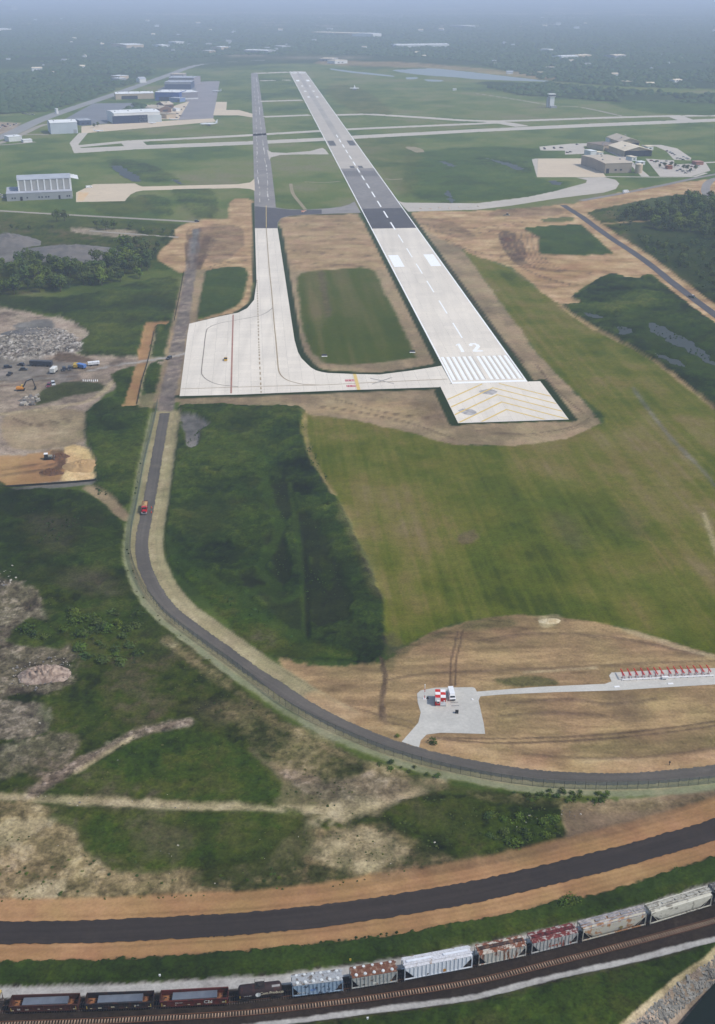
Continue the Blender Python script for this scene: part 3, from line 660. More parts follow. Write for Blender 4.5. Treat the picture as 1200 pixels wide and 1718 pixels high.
# ------------------------------------------------------------------ paving traced on the ground
ZP = 0.10
def pave_mat(name, c, c2, c3, streak=0.0, big=0.02):
    if name in MATS: return MATS[name]
    m = bpy.data.materials.new(name); t, b = nt(m); p = pos(t)
    col = ramp(t, noise(t, big, 5, p), 0.32, 0.68, lin(c), lin(c2))
    fine = noise(t, 0.9, 5, p, 0.7)
    col = mixc(t, math_(t, 'MULTIPLY', ramp(t, noise(t, 0.11, 5, p, 0.65), 0.5, 0.72, (0, 0, 0), (1, 1, 1)), 0.6), col, lin(c3))
    g = math_(t, 'MULTIPLY_ADD', fine, 0.5); t.nodes[-1].inputs[2].default_value = 0.75
    col = mixc(t, 1.0, col, g, 'MULTIPLY')
    if streak:
        uv = t.nodes.new('ShaderNodeUVMap'); mp = t.nodes.new('ShaderNodeMapping'); mp.inputs['Scale'].default_value = (0.012, 0.7, 1)
        t.links.new(uv.outputs[0], mp.inputs['Vector'])
        s = noise(t, 1.0, 3, mp.outputs[0]); s = math_(t, 'MULTIPLY_ADD', s, streak); t.nodes[-1].inputs[2].default_value = 1 - streak / 2
        col = mixc(t, 1.0, col, s, 'MULTIPLY')
    t.links.new(col, b.inputs['Base Color']); b.inputs['Roughness'].default_value = 0.9; b.inputs['Specular IOR Level'].default_value = 0.2
    MATS[name] = m; return m
M_CONC = pave_mat('concrete_light', (214, 204, 190), (205, 196, 184), (196, 187, 176))
M_CONC_OLD = pave_mat('concrete_old', (190, 180, 166), (178, 170, 158), (168, 160, 150))
M_ASPH_OLD = pave_mat('asphalt_grey', (188, 178, 165), (176, 167, 155), (162, 154, 145), 0.3)
M_ASPH_MID = pave_mat('asphalt_mid', (142, 136, 131), (126, 121, 117), (110, 106, 104), 0.35)
M_ASPH_DK = pave_mat('asphalt_dark', (84, 82, 84), (74, 73, 76), (98, 94, 92), 0.25)
M_ASPH_NEW = pave_mat('asphalt_new', (56, 48, 43), (47, 41, 38), (64, 55, 48), 1.0)
M_ASPH_ROAD = pave_mat('asphalt_road', (96, 90, 83), (80, 75, 69), (108, 100, 90), 0.8)
M_ROAD_GREY = pave_mat('road_grey', (160, 150, 136), (146, 138, 126), (134, 128, 118), 0.3)
M_BEIGE = pave_mat('ramp_beige', (204, 186, 160), (196, 178, 154), (184, 168, 146))
M_LOT = pave_mat('parking_asphalt', (120, 122, 126), (110, 112, 118), (132, 130, 130))
M_GRAVEL = pave_mat('pad_gravel', (190, 185, 175), (176, 172, 164), (202, 197, 187))
M_WHITE = mat('paint_white', (246, 245, 242), (236, 234, 230), 0.7, obj=False)
M_FADED = mat('paint_faded', (222, 217, 208), (206, 199, 188), 0.5, obj=False)
M_YELLOW = mat('paint_yellow', (214, 180, 100), (208, 184, 124), 0.5, obj=False)
M_YLINE = mat('paint_yellow_worn', (166, 146, 114), (146, 128, 104), 0.4, obj=False)
M_RLINE = mat('paint_red_worn', (150, 108, 96), (168, 124, 108), 0.3, obj=False)
M_BLKLINE = mat('paint_black', (128, 118, 106), (144, 134, 122), 0.4, obj=False)
M_REDP = mat('paint_red', (186, 84, 86), (176, 76, 78), 0.6, obj=False)
M_GREYP = mat('paint_over_grey', (112, 109, 107), (134, 130, 126), 0.25, lo=0.4, hi=0.6, obj=False)
M_JOINT = mat('joint', (128, 120, 110), obj=False)

def flat(name, W, m, z, parent=None, **t):
    me = bpy.data.meshes.new(name); n = len(W)
    W = [Vector((p.x, p.y, z)) for p in W]
    ar = sum(W[i].x * W[(i + 1) % n].y - W[(i + 1) % n].x * W[i].y for i in range(n))
    if ar < 0: W = W[::-1]
    me.from_pydata([tuple(p) for p in W], [], [list(range(n))]); me.materials.append(m)
    bm = bmesh.new(); bm.from_mesh(me); bmesh.ops.triangulate(bm, faces=bm.faces); bm.to_mesh(me); bm.free()
    o = bpy.data.objects.new(name, me); link(o, parent); return tag(o, **t)
def ribbon(name, W, width, m, z, parent=None, **t):
    W = [Vector((p.x, p.y, 0)) for p in W]; v, f, uv = [], [], []; L = 0
    for i, p in enumerate(W):
        tg = (W[min(i + 1, len(W) - 1)] - W[max(i - 1, 0)]).normalized(); nn = Vector((-tg.y, tg.x, 0))
        if i: L += (p - W[i - 1]).length
        for s in (-1, 1): q = p + nn * (s * (width / 2 + ((random.random() - .5) * .5 if width > 5 and 'road' in name else 0))); v.append((q.x, q.y, z)); uv.append((L, s * width / 2))
    for i in range(len(W) - 1): f.append((2 * i, 2 * i + 2, 2 * i + 3, 2 * i + 1))
    me = bpy.data.meshes.new(name); me.from_pydata(v, [], f); me.materials.append(m)
    ul = me.uv_layers.new(name='UVMap')
    for lp in me.loops: ul.data[lp.index].uv = uv[lp.vertex_index]
    o = bpy.data.objects.new(name, me); link(o, parent); return tag(o, **t)
def road(name, pts, width, m, z=ZP, sm=True, n=5, **t):
    W = GP(smooth_px(pts, False, n * (4 if 'perimeter' in name or 'haul' in name else 1)) if sm else pts)
    level(offset_poly(W[::4] if len(W) > 200 else W, width / 2 + 0.6), 0.0)
    return ribbon(name, W, width, m, z, kind='structure', **t)
def offset_poly(W, h):
    L, Rr = [], []
    for i, p in enumerate(W):
        tg = (W[min(i + 1, len(W) - 1)] - W[max(i - 1, 0)]).normalized(); nn = Vector((-tg.y, tg.x, 0))
        L.append(p + nn * h); Rr.append(p - nn * h)
    return L + Rr[::-1]
def plot(name, pts, m, z=ZP, sm=False, **t):
    W = GP(smooth_px(pts, True, 3) if sm else pts); level(W); return flat(name, W, m, z, kind='structure', **t)

# --- runway 12 (structure) and its parts
RWL = 2735.0
runway = flat('runway', [RW(572, -22.8), RW(RWL, -22.8), RW(RWL, 22.8), RW(572, 22.8)], M_ASPH_OLD, ZP + .01, kind='structure')
level([RW(-66, -31), RW(RWL + 5, -31), RW(RWL + 5, 31), RW(-66, 31)])
def rw_rect(name, a0, a1, b0, b1, m, z, parent=None): return flat(name, [RW(a0, b0), RW(a1, b0), RW(a1, b1), RW(a0, b1)], m, z, parent)
flat('joint_bed', [RW(-0.0, -22.8), RW(464, -22.8), RW(464, 22.8), RW(0, 22.8)], M_JOINT, ZP, runway)
rw_rect('dark_asphalt_overlay', 464, 572, -22.8, 22.8, M_ASPH_DK, ZP + .015, runway)
rw_rect('grey_asphalt_overlay', 572.2, 860, -22.6, 22.6, M_ASPH_MID, ZP + .02, runway)
def slab_mat(name, c):
    m = bpy.data.materials.new(name); t, b = nt(m); p = pos(t)
    oi = t.nodes.new('ShaderNodeObjectInfo')
    col = ramp(t, noise(t, 0.016, 5, p), 0.34, 0.66, lin(c), lin((c[0] - 12, c[1] - 11, c[2] - 9)))
    st = t.nodes.new('ShaderNodeMapping'); st.inputs['Rotation'].default_value = (0, 0, math.atan2(0.0918, 0.9958) * -1); st.inputs['Scale'].default_value = (0.16, 0.004, 1)
    t.links.new(p, st.inputs['Vector'])
    k1 = math_(t, 'MULTIPLY_ADD', noise(t, 1.0, 4, st.outputs[0]), 0.34); t.nodes[-1].inputs[2].default_value = 0.87
    k2 = math_(t, 'MULTIPLY_ADD', oi.outputs['Random'], 0.07); t.nodes[-1].inputs[2].default_value = 0.965
    k3 = math_(t, 'MULTIPLY_ADD', noise(t, 0.7, 5, p, 0.7), 0.24); t.nodes[-1].inputs[2].default_value = 0.88
    for k in (k1, k2, k3): col = mixc(t, 1.0, col, k, 'MULTIPLY')
    t.links.new(col, b.inputs['Base Color']); b.inputs['Roughness'].default_value = 0.9; b.inputs['Specular IOR Level'].default_value = 0.2
    return m
M_SLAB = slab_mat('slab_concrete', (219, 208, 192)); M_SLAB2 = slab_mat('slab_concrete_pad', (204, 193, 176))
SL = 7.6; gap = 0.05
def slab_mesh(name, lx, ly, m):
    g = MB(); g.box((0, 0, 0), (lx - gap, ly - gap, 0.03)); return g.mesh(name, m)
sm_ = slab_mesh('concrete_slab', SL, SL, M_SLAB); n_slab = 0; rest = MB(); RZ = math.atan2(RR.y, RR.x)
for i in range(61):
    for j in range(6):
        c = RW(i * 7.607 + 3.8, -19 + 7.6 * j, ZP + .01)
        if n_slab < 300:
            o = bpy.data.objects.new('concrete_slab', sm_); o.location = c; o.rotation_euler = (0, 0, RZ); link(o, runway); n_slab += 1
        else: rest.box(c, (SL - gap, SL - gap, 0.03), RZ)
rest.build('concrete_slabs', M_SLAB, runway, kind='stuff')
# concrete blast pad before the threshold
pad = flat('blast_pad', [RW(-64, -30.4), RW(-64, 30.4), RW(0, 30.4), RW(0, -30.4)], M_JOINT, ZP - .01, kind='structure')
for i in range(8):
    for j in range(8):
        o = bpy.data.objects.new('concrete_slab', sm_ if (i or j) else sm_); o.location = RW(-4.0 - 8.0 * i + 0.0, -26.6 + 7.6 * j, ZP); o.rotation_euler = (0, 0, RZ); o.scale = (1, 8.0 / 7.6, 1); link(o, pad)
ZM = ZP + .045
for k in range(5):                                  # yellow chevrons, apex towards the runway
    a0 = -4 - 12.2 * k + 8
    for s in (-1, 1):
        b0, b1 = 0.0, 30.0 * s; a1 = a0 - 30
        pa, pb, w = RW(a0, 0), RW(a1, b1), 1.3
        lo = max(-63, a1)
        def cut(p, q, v):                           # clip the arm to the pad
            return p
        t0 = 0.0 if a0 <= -1 else (a0 + 1) / 30.0; t1 = 1.0 if a1 >= -63 else (a0 + 63) / 30.0
        if t1 <= t0: continue
        A = (a0 - 30 * t0, 30 * s * t0); B = (a0 - 30 * t1, 30 * s * t1)
        flat('chevron_arm', [RW(A[0], A[1]), RW(B[0], B[1]), RW(B[0] - (1.7 if t1 > .99 else 0), B[1] - (0 if t1 > .99 else 1.7 * s)), RW(A[0] - 1.7, A[1])], M_YELLOW, ZM + .003 * (s > 0), pad)
for (a, b, la, lb) in ((-16, -4, 12, 13), (-47, -22, 13, 11)):
    g = []
    for k in range(9):
        t_ = 2 * math.pi * k / 9; r_ = random.uniform(.7, 1.05); g.append(RW(a + la / 2 * r_ * math.sin(t_), b + lb / 2 * r_ * math.cos(t_)))
    flat('scuff_patch', g, mat('scuff', (178, 172, 168), (150, 146, 144), 0.25, lo=0.42, hi=0.58, obj=False), ZM - .008, pad)
rw_rect('pad_edge_line', -64.0, -63.2, -30.4, 30.4, M_FADED, ZM + .006, pad)
# markings of runway 12
rw_rect('threshold_line', 0.2, 3.2, -22.6, 22.6, M_WHITE, ZM, runway)
for s in (-1, 1):
    rw_rect('edge_stripe', 3.4, RWL - 3, s * 22.2 - .45, s * 22.2 + .45, M_WHITE, ZM, runway)
    for k in range(6):
        b = s * (2.63 + 3.5 * k)
        rw_rect('threshold_bar', 6, 51.7, b - .88, b + .88, M_WHITE, ZM, runway)
        rw_rect('bar_contrast_line', 6, 51.7, b + 1.2, b + 1.75, M_GREYP if False else mat('contrast_grey', (176, 170, 162), (188, 180, 172), 0.4, obj=False), ZM, runway)  # grey contrast strip painted beside each bar
    rw_rect('aiming_mark', 301, 346, s * 15.6 - 4.4, s * 15.6 + 4.4, M_WHITE, ZM, runway)
for k in range(19):
    rw_rect('centreline_stripe', 92 + 61 * k, 128.6 + 61 * k, -.5 if k < 6 else -.75, .5 if k < 6 else .75, M_WHITE, ZM, runway)
def digit(polys, a0, b0, name='runway_number'):
    g = MB()
    for P in polys: g.add([RW(a0 + y, b0 + x, ZM) for x, y in P], [tuple(range(len(P)))])
    g.build(name, M_WHITE, runway)
digit([[(1.2, 0), (3.4, 0), (3.4, 18.3), (1.7, 18.3)], [(1.9, 18.3), (0.2, 15.3), (0.2, 13.7), (1.75, 15.4)]], 61, -7.4)
digit([[(0, 0), (6.6, 0), (6.6, 2.6), (0, 2.6)], [(0, 2.6), (2.8, 2.6), (6.5, 10.4), (4.2, 11.6)], [(4.2, 11.6), (6.5, 10.4), (6.6, 14.8), (4.3, 14.2)], [(4.3, 14.2), (6.6, 14.8), (4.9, 18.3), (3.7, 15.8)], [(3.7, 15.8), (4.9, 18.3), (1.4, 18.3), (2.6, 15.8)], [(2.6, 15.8), (1.4, 18.3), (-.1, 15.6), (-.1, 12.6), (2.1, 12.6), (2.1, 14.6)]], 61, 1.6)
# painted-over old markings
for k in range(16):                                 # removed chevrons on the grey part
    for s in (-1, 1):
        a = 590 + 11.5 * k
        flat('removed_chevron', [RW(a + 16, 1.4 * s), RW(a, 21 * s), RW(a - 3.4, 21 * s), RW(a + 12.6, 1.4 * s)], M_GREYP, ZP + .03, runway)
for s in (-1, 1):
    for k in range(7):
        b = s * (3.0 + 2.7 * k); rw_rect('removed_threshold_bar', 792, 838, b - .7, b + .7, mat('removed_dark', (84, 82, 82), (96, 94, 92), 0.2, obj=False), ZP + .03, runway)
    rw_rect('removed_aiming_mark', 1090, 1150, s * 15 - 5, s * 15 + 5, mat('removed_dark', (84, 82, 82)), ZP + .03, runway)
    rw_rect('removed_number', 862, 882, s * 5.5 - 3, s * 5.5 + 3, mat('removed_dark', (84, 82, 82)), ZP + .03, runway)
    for k in range(3): rw_rect('touchdown_mark', 1900 + 150 * k, 1922 + 150 * k, s * 9.5 - 2.5, s * 9.5 + 2.5, M_WHITE, ZP + .03, runway)
    rw_rect('far_aiming_mark', 2360, 2410, s * 13 - 4, s * 13 + 4, M_WHITE, ZP + .03, runway)
    for k in range(5): rw_rect('far_threshold_bar', 2655, 2700, s * (4 + 3.6 * k) - 1, s * (4 + 3.6 * k) + 1, M_WHITE, ZP + .03, runway)
rw_rect('threshold_line', 2728, 2731, -22, 22, M_WHITE, ZP + .03, runway)
rw_rect('rubber_streaks', 1180, 2650, -5, 5, mat('rubber', (158, 151, 142), (174, 166, 155), 0.012, obj=False), ZP + .025, runway)

# --- apron and parallel taxiway in new concrete
APRON = [(428, 383), (466, 383), (477.3, 456.7), (494.3, 570), (500, 590), (506, 601), (515, 610), (522, 616.5), (530, 621.2), (540, 624), (550, 625.7), (590, 627.3), (636.7, 628.3), (690, 621.7), (720, 617), (741, 613.5), (757.5, 643), (757.5, 648.0), (736.7, 649.5), (570, 655), (400, 662), (301.7, 664.5), (315, 560), (318, 543), (368, 531), (400, 524.5), (415, 517), (426.7, 503), (430.7, 473)]
AW = GP(APRON); level(AW, 0.2)
AW = [RW(min((p - R0).dot(RD) if False else (p - R0).dot(RD), 9e9), min((p - R0).dot(RR), -22.9)) if (p - R0).dot(RD) > -2 else RW((p - R0).dot(RD), min((p - R0).dot(RR), -30.5)) for p in AW]
taxiway = flat('apron', AW, M_JOINT, ZP, kind='structure')
def clip(poly, a0, a1, b0, b1):
    P = poly
    for ax, lim, sg in ((0, a0, 1), (0, a1, -1), (1, b0, 1), (1, b1, -1)):
        Q = []
        for i in range(len(P)):
            p, q = P[i], P[(i + 1) % len(P)]; dp, dq = sg * (p[ax] - lim), sg * (q[ax] - lim)
            if dp >= 0: Q.append(p)
            if dp * dq < 0: t_ = dp / (dp - dq); Q.append((p[0] + (q[0] - p[0]) * t_, p[1] + (q[1] - p[1]) * t_))
        P = Q
        if len(P) < 3: return []
    return P
ARW = [((p - R0).dot(RD), (p - R0).dot(RR)) for p in AW]
a_lo, a_hi = min(p[0] for p in ARW), max(p[0] for p in ARW); b_lo, b_hi = min(p[1] for p in ARW), max(p[1] for p in ARW)
SLT = 7.62; cells = []
ia = a_lo
while ia < a_hi:
    ib = -110.57 - SLT * 20
    while ib < b_hi:
        Q = clip(ARW, ia + .03, ia + SLT - .03, ib + .03, ib + SLT - .03)
        if len(Q) > 2:
            ar = abs(sum(Q[i][0] * Q[(i + 1) % len(Q)][1] - Q[(i + 1) % len(Q)][0] * Q[i][1] for i in range(len(Q)))) / 2
            if ar > 0.3: cells.append((ia, ar, Q))
        ib += SLT
    ia += SLT
cells.sort(key=lambda c: -c[1] * (1 if c[1] > 40 else .5))
full = bpy.data.meshes.new('concrete_slab'); h_ = SLT / 2 - .03
full.from_pydata([(-h_, -h_, 0), (h_, -h_, 0), (h_, h_, 0), (-h_, h_, 0)], [], [(0, 1, 2, 3)]); full.materials.append(M_SLAB)
restv = MB()
for n_, (ia, ar, Q) in enumerate(cells):
    if n_ < 300 and ar > 57 and len(Q) == 4:
        ca = sum(q[0] for q in Q) / 4; cb = sum(q[1] for q in Q) / 4
        o = bpy.data.objects.new('concrete_slab', full); o.location = RW(ca, cb, ZP + .03); o.rotation_euler = (0, 0, RZ); link(o, taxiway)
    elif n_ < 300: flat('concrete_slab', [RW(*q) for q in Q], M_SLAB, ZP + .03, taxiway)
    else: restv.add([RW(q[0], q[1], ZP + .03) for q in Q], [tuple(range(len(Q)))])
restv.build('concrete_slabs', M_SLAB, taxiway, kind='stuff')
def line(name, pts, w, m, sm=True, z=ZM + .03, parent=None): return ribbon(name, GP(smooth_px(pts, False, 5) if sm else pts), w, m, z, parent or taxiway)
line('taxi_centreline', [(447, 383), (451.7, 447), (456, 490), (460, 540), (463.5, 575), (466, 605), (468, 622), (473, 631), (482, 637.5), (496, 642), (512, 645), (540, 646)], 0.75, M_YLINE)
line('taxi_centreline', [(304, 652.5), (400, 649.5), (470, 647.5), (540, 646), (640, 641), (750, 636)], 0.7, M_YLINE, False, ZM + .034)
line('taxi_centreline', [(458.5, 516), (440, 528), (400, 536.5), (370, 542), (352, 549), (346, 558), (342, 590), (338.5, 622), (341, 631), (350, 638.5), (367, 645), (400, 649)], 0.6, M_BLKLINE, True, ZM + .038)
line('lane_line', [(391.5, 528), (390.3, 570), (389, 620), (388, 660)], 1.0, M_RLINE, False)
dl = GP(smooth_px([(431.5, 470), (434, 560), (435.5, 600), (438.5, 661)], False, 8)); acc = 0
for i in range(len(dl) - 1):
    L_ = (dl[i + 1] - dl[i]).length; nn_ = max(1, int(L_ / 6)); 
    for k in range(nn_):
        p, q = dl[i].lerp(dl[i + 1], k / nn_), dl[i].lerp(dl[i + 1], (k + .55) / nn_); ribbon('lane_dash', [p, q], 0.8, M_YLINE, ZM + .03, taxiway)
flat('hold_line', GP([(592.2, 627.4), (597.8, 627.6), (605.2, 654), (599.3, 654.2)]), M_YELLOW, ZM + .04, taxiway)
def text_mesh(name, body, size, m, parent, M, extrude=0.0, spacing=1.0):
    cu = bpy.data.curves.new(name, 'FONT'); cu.body = body; cu.size = size; cu.align_x = 'CENTER'; cu.align_y = 'CENTER'; cu.extrude = extrude; cu.space_character = spacing; cu.resolution_u = 2
    tmp = bpy.data.objects.new(name, cu); COL.objects.link(tmp)
    me = bpy.data.meshes.new_from_object(tmp.evaluated_get(bpy.context.evaluated_depsgraph_get()))
    bpy.data.objects.remove(tmp); bpy.data.curves.remove(cu)
    me.name = name; me.materials.clear(); me.materials.append(m)
    o = bpy.data.objects.new(name, me); link(o, parent); o.matrix_local = M; return o
for (x_, y_) in ((587, 638.3), (589.5, 647.6)):
    c = G(x_, y_); ang = math.atan2(RR.y, RR.x)
    U, V = RR, RD
    flat('hold_sign_panel', [c + U * a + V * b for a, b in ((-2.8, -1.7), (2.8, -1.7), (2.8, 1.7), (-2.8, 1.7))], M_REDP, ZM + .04, taxiway)
    text_mesh('hold_sign_number', '12-30', 2.4, M_WHITE, taxiway, Matrix.Translation((c.x, c.y, ZM + .06)) @ Matrix.Rotation(ang, 4, 'Z'))
for d_ in (1, -1):
    c = G(641, 639); ribbon('closed_cross', [c + RR * -6.5 + RD * (-5.5 * d_), c + RR * 6.5 + RD * (5.5 * d_)], 1.0, mat('faint_grey', (172, 165, 156), obj=False), ZM + .05 + .004 * d_, taxiway)
# old asphalt taxiway beyond
plot('taxiway', [(428, 383), (427.3, 350), (426, 280), (425, 240), (423.5, 190), (421.5, 123), (432.5, 122), (438, 160), (446.5, 220), (455.5, 280), (462, 335), (463, 348), (480, 350.5), (510, 351.8), (550, 349.5), (573, 346.8), (586, 343), (595, 338), (606, 357), (560, 358.3), (516, 360), (487, 361.8), (472, 366), (466.5, 373), (466, 383)], M_ASPH_MID)
flat('taxiway_overlay', GP([(428.2, 382.6), (427.6, 346), (463, 349), (490, 352), (540, 351.5), (540, 358.6), (487, 361.2), (472, 365.5), (466, 373), (465.6, 382.6)]), M_ASPH_DK, ZP + .02, kind='structure')
tl = flat('taxi_lines', GP([(446.6, 382), (447.4, 382), (447.2, 345), (446.4, 345)]), M_YELLOW, ZP + .04, kind='structure')
for f0, f1, w in ((.34, .30, 1.2), (.74, .70, 1.2)):    # sealed cracks and old paint along the taxiway
    for k in range(34):
        y0 = 128 + 6.2 * k + random.uniform(-2, 2); y1 = y0 + random.uniform(1.5, 6); f0 = f0 + random.uniform(-.03, .03); w = random.uniform(.4, 1.1)
        def tx(y): xl = 421.5 + (y - 123) / 217 * 5.2; xr = 432.5 + (y - 123) / 217 * 30; return xl + (xr - xl) * f0
        W = [G(tx(y0), y0), G(tx(y1), y1)]; ribbon('sealed_crack', W, w, M_FADED if random.random() < .5 else M_CONC_OLD, ZP + .03, tl)
plot('taxiway', [(668, 337), (676, 339.5), (683, 340), (800, 341), (886.7, 330), (933, 320), (983, 306.7), (985, 302), (966.7, 298), (1013, 297), (1033, 301.7), (1039, 308), (1033, 317), (1013, 323), (933, 333), (857, 345), (800, 351.7), (685, 355)], M_ASPH_OLD, sm=False)
# crossing runway and the taxiways round it
plot('cross_runway', [(125, 257), (121, 249), (230, 244), (400, 237.5), (540, 231), (593, 227.5), (800, 216.5), (1000, 207), (1250, 197), (1250, 202), (1000, 212.5), (800, 221.5), (593, 233), (540, 236.5), (400, 243.5), (230, 250.5)], M_CONC_OLD, ZP - .01)
road('taxiway', [(126, 246), (220, 237), (400, 228), (447, 225), (540, 219.5)], 24, M_CONC_OLD, ZP + .0, False)
road('taxiway', [(580, 217), (800, 207.5), (850, 205)], 24, M_CONC_OLD, ZP, False)
road('taxiway', [(563, 193), (600, 192), (623, 192), (700, 196.5), (822, 203.3), (1000, 198), (1133, 194.5), (1250, 194)], 26, M_CONC_OLD, ZP + .004, True, 3)
road('taxiway', [(822, 203.5), (850, 207), (877, 212)], 30, M_CONC_OLD, ZP + .008, False)
road('taxiway', [(1133, 195), (1152, 202)], 30, M_CONC_OLD, ZP + .008, False)
road('taxiway', [(221, 238), (231, 247)], 34, M_CONC_OLD, ZP + .008, False)
plot('taxiway', [(117, 240), (133, 223), (148, 223), (132, 242), (137, 250), (126, 256.5)], M_CONC_OLD, ZP + .012)
for n_, (p0, p1, w) in enumerate((((430, 123), (485, 121), 40), ((437, 135.5), (488, 134.3), 24), ((437, 170), (507, 168), 24), ((443, 196), (520, 193), 24))):
    road('taxiway', [p0, p1], w, M_CONC_OLD, ZP + .006 + .002 * n_, False)
plot('taxiway', [(448, 251), (456, 255.5), (480, 256.5), (520, 253.5), (541, 248), (546, 251), (552, 259), (500, 259), (470, 260), (455, 264), (452, 268)], M_ASPH_OLD, ZP + .004)
plot('hangar_ramp', [(128, 339), (210, 337.3), (213, 333), (220, 326), (229, 321.5), (240, 319.5), (400, 315.3), (420, 317), (428, 320), (427, 300), (420, 306), (400, 309), (240, 313), (233, 311), (227, 307.7), (157, 309), (128, 323)], M_BEIGE, ZP + .004)
flat('worn_ramp_corner', GP([(128.5, 338), (140, 337), (150, 323), (133, 322)]), mat('rust_sand', (206, 172, 128), (204, 182, 150), 0.08, obj=False), ZP + .02, kind='structure')
road('field_road', [(-60, 350), (0, 353.5), (100, 359.5), (273, 369), (333, 372.5)], 7, M_ROAD_GREY, ZP)
road('field_road', [(150, 387), (230, 393), (300, 398)], 5, M_ROAD_GREY, ZP)
# terminal side, upper left
plot('ramp', [(137, 224), (363, 204), (358, 198.5), (187, 207.5), (137, 212)], M_BEIGE, ZP)
plot('ramp', [(298, 201), (328, 137), (369, 136), (358, 199)], mat('ramp_grey', (140, 134, 134), (130, 126, 128), 0.02, obj=False), ZP - .01)
plot('ramp', [(358, 193.5), (363, 171), (381, 171), (380, 184.5), (401, 184.5), (424, 191), (424, 197), (401, 193.5)], M_BEIGE, ZP + .01)
plot('parking_lot', [(103, 203), (157, 173.5), (233, 172.5), (231, 188), (184, 200), (180, 207), (140, 211)], M_LOT, ZP)
plot('parking_lot', [(265, 150), (280, 143), (330, 147), (325, 158), (264, 158)], M_LOT, ZP)
plot('ramp', [(236, 187), (246, 175), (256, 178), (262, 190), (300, 175), (318, 170), (300, 200), (240, 200)], M_BEIGE, ZP - .004)
road('highway', [(-120, 262), (0, 231), (63, 203), (124, 181), (187, 160), (235, 143), (280, 127), (333, 109), (400, 103), (470, 100)], 26, mat('highway_grey', (142, 140, 136), (132, 130, 128), 0.02, obj=False), ZP)
road('side_road', [(-80, 260), (0, 240), (40, 224), (63, 213), (80, 208)], 12, M_ROAD_GREY, ZP + .004)
road('side_road', [(0, 243), (20, 242), (60, 238)], 8, M_ROAD_GREY, ZP + .008)
road('side_road', [(40, 226), (82, 225.5)], 8, M_ROAD_GREY, ZP + .008, False)
# terminal and ramp, right
plot('ramp', [(902.7, 266), (994.7, 265.6), (1017, 297), (901, 297.3)], M_BEIGE, ZP + .01)
plot('ramp', [(892, 266.3), (902.5, 266), (901, 297.3)], M_ASPH_OLD, ZP + .01)
plot('parking_lot', [(905, 246), (957, 241), (1005, 240), (1008, 244.5), (979, 245), (984, 258), (948, 259.3), (948, 252.6), (907, 252.5)], M_CONC_OLD, ZP)
plot('parking_lot', [(1080, 243), (1109, 243), (1136, 249), (1160, 265), (1158, 269), (1131, 268), (1117, 253), (1101, 246)], M_CONC_OLD, ZP)
plot('parking_lot', [(1083, 266), (1131, 269), (1131, 276), (1184, 273), (1192, 286), (1160, 296), (1107, 296), (1091, 276)], M_ASPH_OLD, ZP + .004)
plot('parking_lot', [(1005, 247), (1050, 262), (1062, 272), (1090, 296), (1076, 296), (1052, 270)], M_CONC_OLD, ZP - .008)
road('service_road', [(1016, 296.3), (1100, 297), (1165, 296.5), (1185, 290)], 5, M_CONC_OLD, ZP + .012, False)
road('service_road', [(975, 336.5), (1050, 323), (1120, 309), (1180, 296), (1300, 275)], 7.5, M_ASPH_MID, ZP + .004)
road('service_road', [(1176, 273), (1300, 268)], 9, M_CONC_OLD, ZP + .012, False)
road('service_road', [(800, 157), (860, 166), (930, 177), (975, 180), (1045, 195)], 8, M_ROAD_GREY, ZP - .02)
road('service_road', [(945, 344), (962, 355), (978, 365), (1022, 397), (1082, 437), (1132, 477), (1204, 531), (1300, 600)], 7.2, M_ASPH_DK, ZP + .008)
road('service_road', [(1225, 296), (1200, 300), (1187, 308), (1184, 322), (1195, 340), (1215, 355)], 10, M_ASPH_MID, ZP + .004)
road('grass_track', [(488, 308), (492, 325), (505, 342), (513, 352)], 4, mat('track_tan', (150, 132, 106), (130, 124, 92), 0.05, obj=False), ZP - .03)
road('grass_track', [(511, 305), (545, 306), (571, 304)], 4, mat('track_tan', (150, 132, 106)), ZP - .03)
road('grass_track', [(646, 300), (660, 301), (676, 300)], 5, mat('track_tan', (150, 132, 106)), ZP - .03)
road('grass_track', [(545, 149), (580, 149), (610, 147)], 12, mat('track_tan', (150, 132, 106)), ZP - .03)
plot('dirt_patch', [(680, 247), (692, 246), (706, 249), (712, 255), (700, 256), (690, 252)], mat('track_tan', (150, 132, 106)), ZP - .03, True)
# --- perimeter road, haul road, antenna pad
road('perimeter_road', PERIM, 5.4, M_ASPH_ROAD, ZP, True, 6)
road('haul_road', HAUL, 7.2, M_ASPH_NEW, ZP + .05, True, 5)
PADP = [(700, 1163), (706, 1158), (730, 1153.5), (793, 1152.5), (797, 1154), (800, 1160), (905, 1152), (1015, 1147), (1026, 1143), (1022, 1133), (1026, 1128), (1130, 1123), (1330, 1116), (1330, 1143), (1200, 1148), (1130, 1152), (1035, 1158), (930, 1161), (840, 1165), (806, 1168), (803, 1175), (812, 1215), (814, 1231), (740, 1229), (716, 1232), (706, 1242), (703, 1254), (674, 1244), (690, 1226), (702, 1212), (706, 1195), (701, 1178)]
plot('gravel_pad', PADP, M_GRAVEL, ZP - .02)
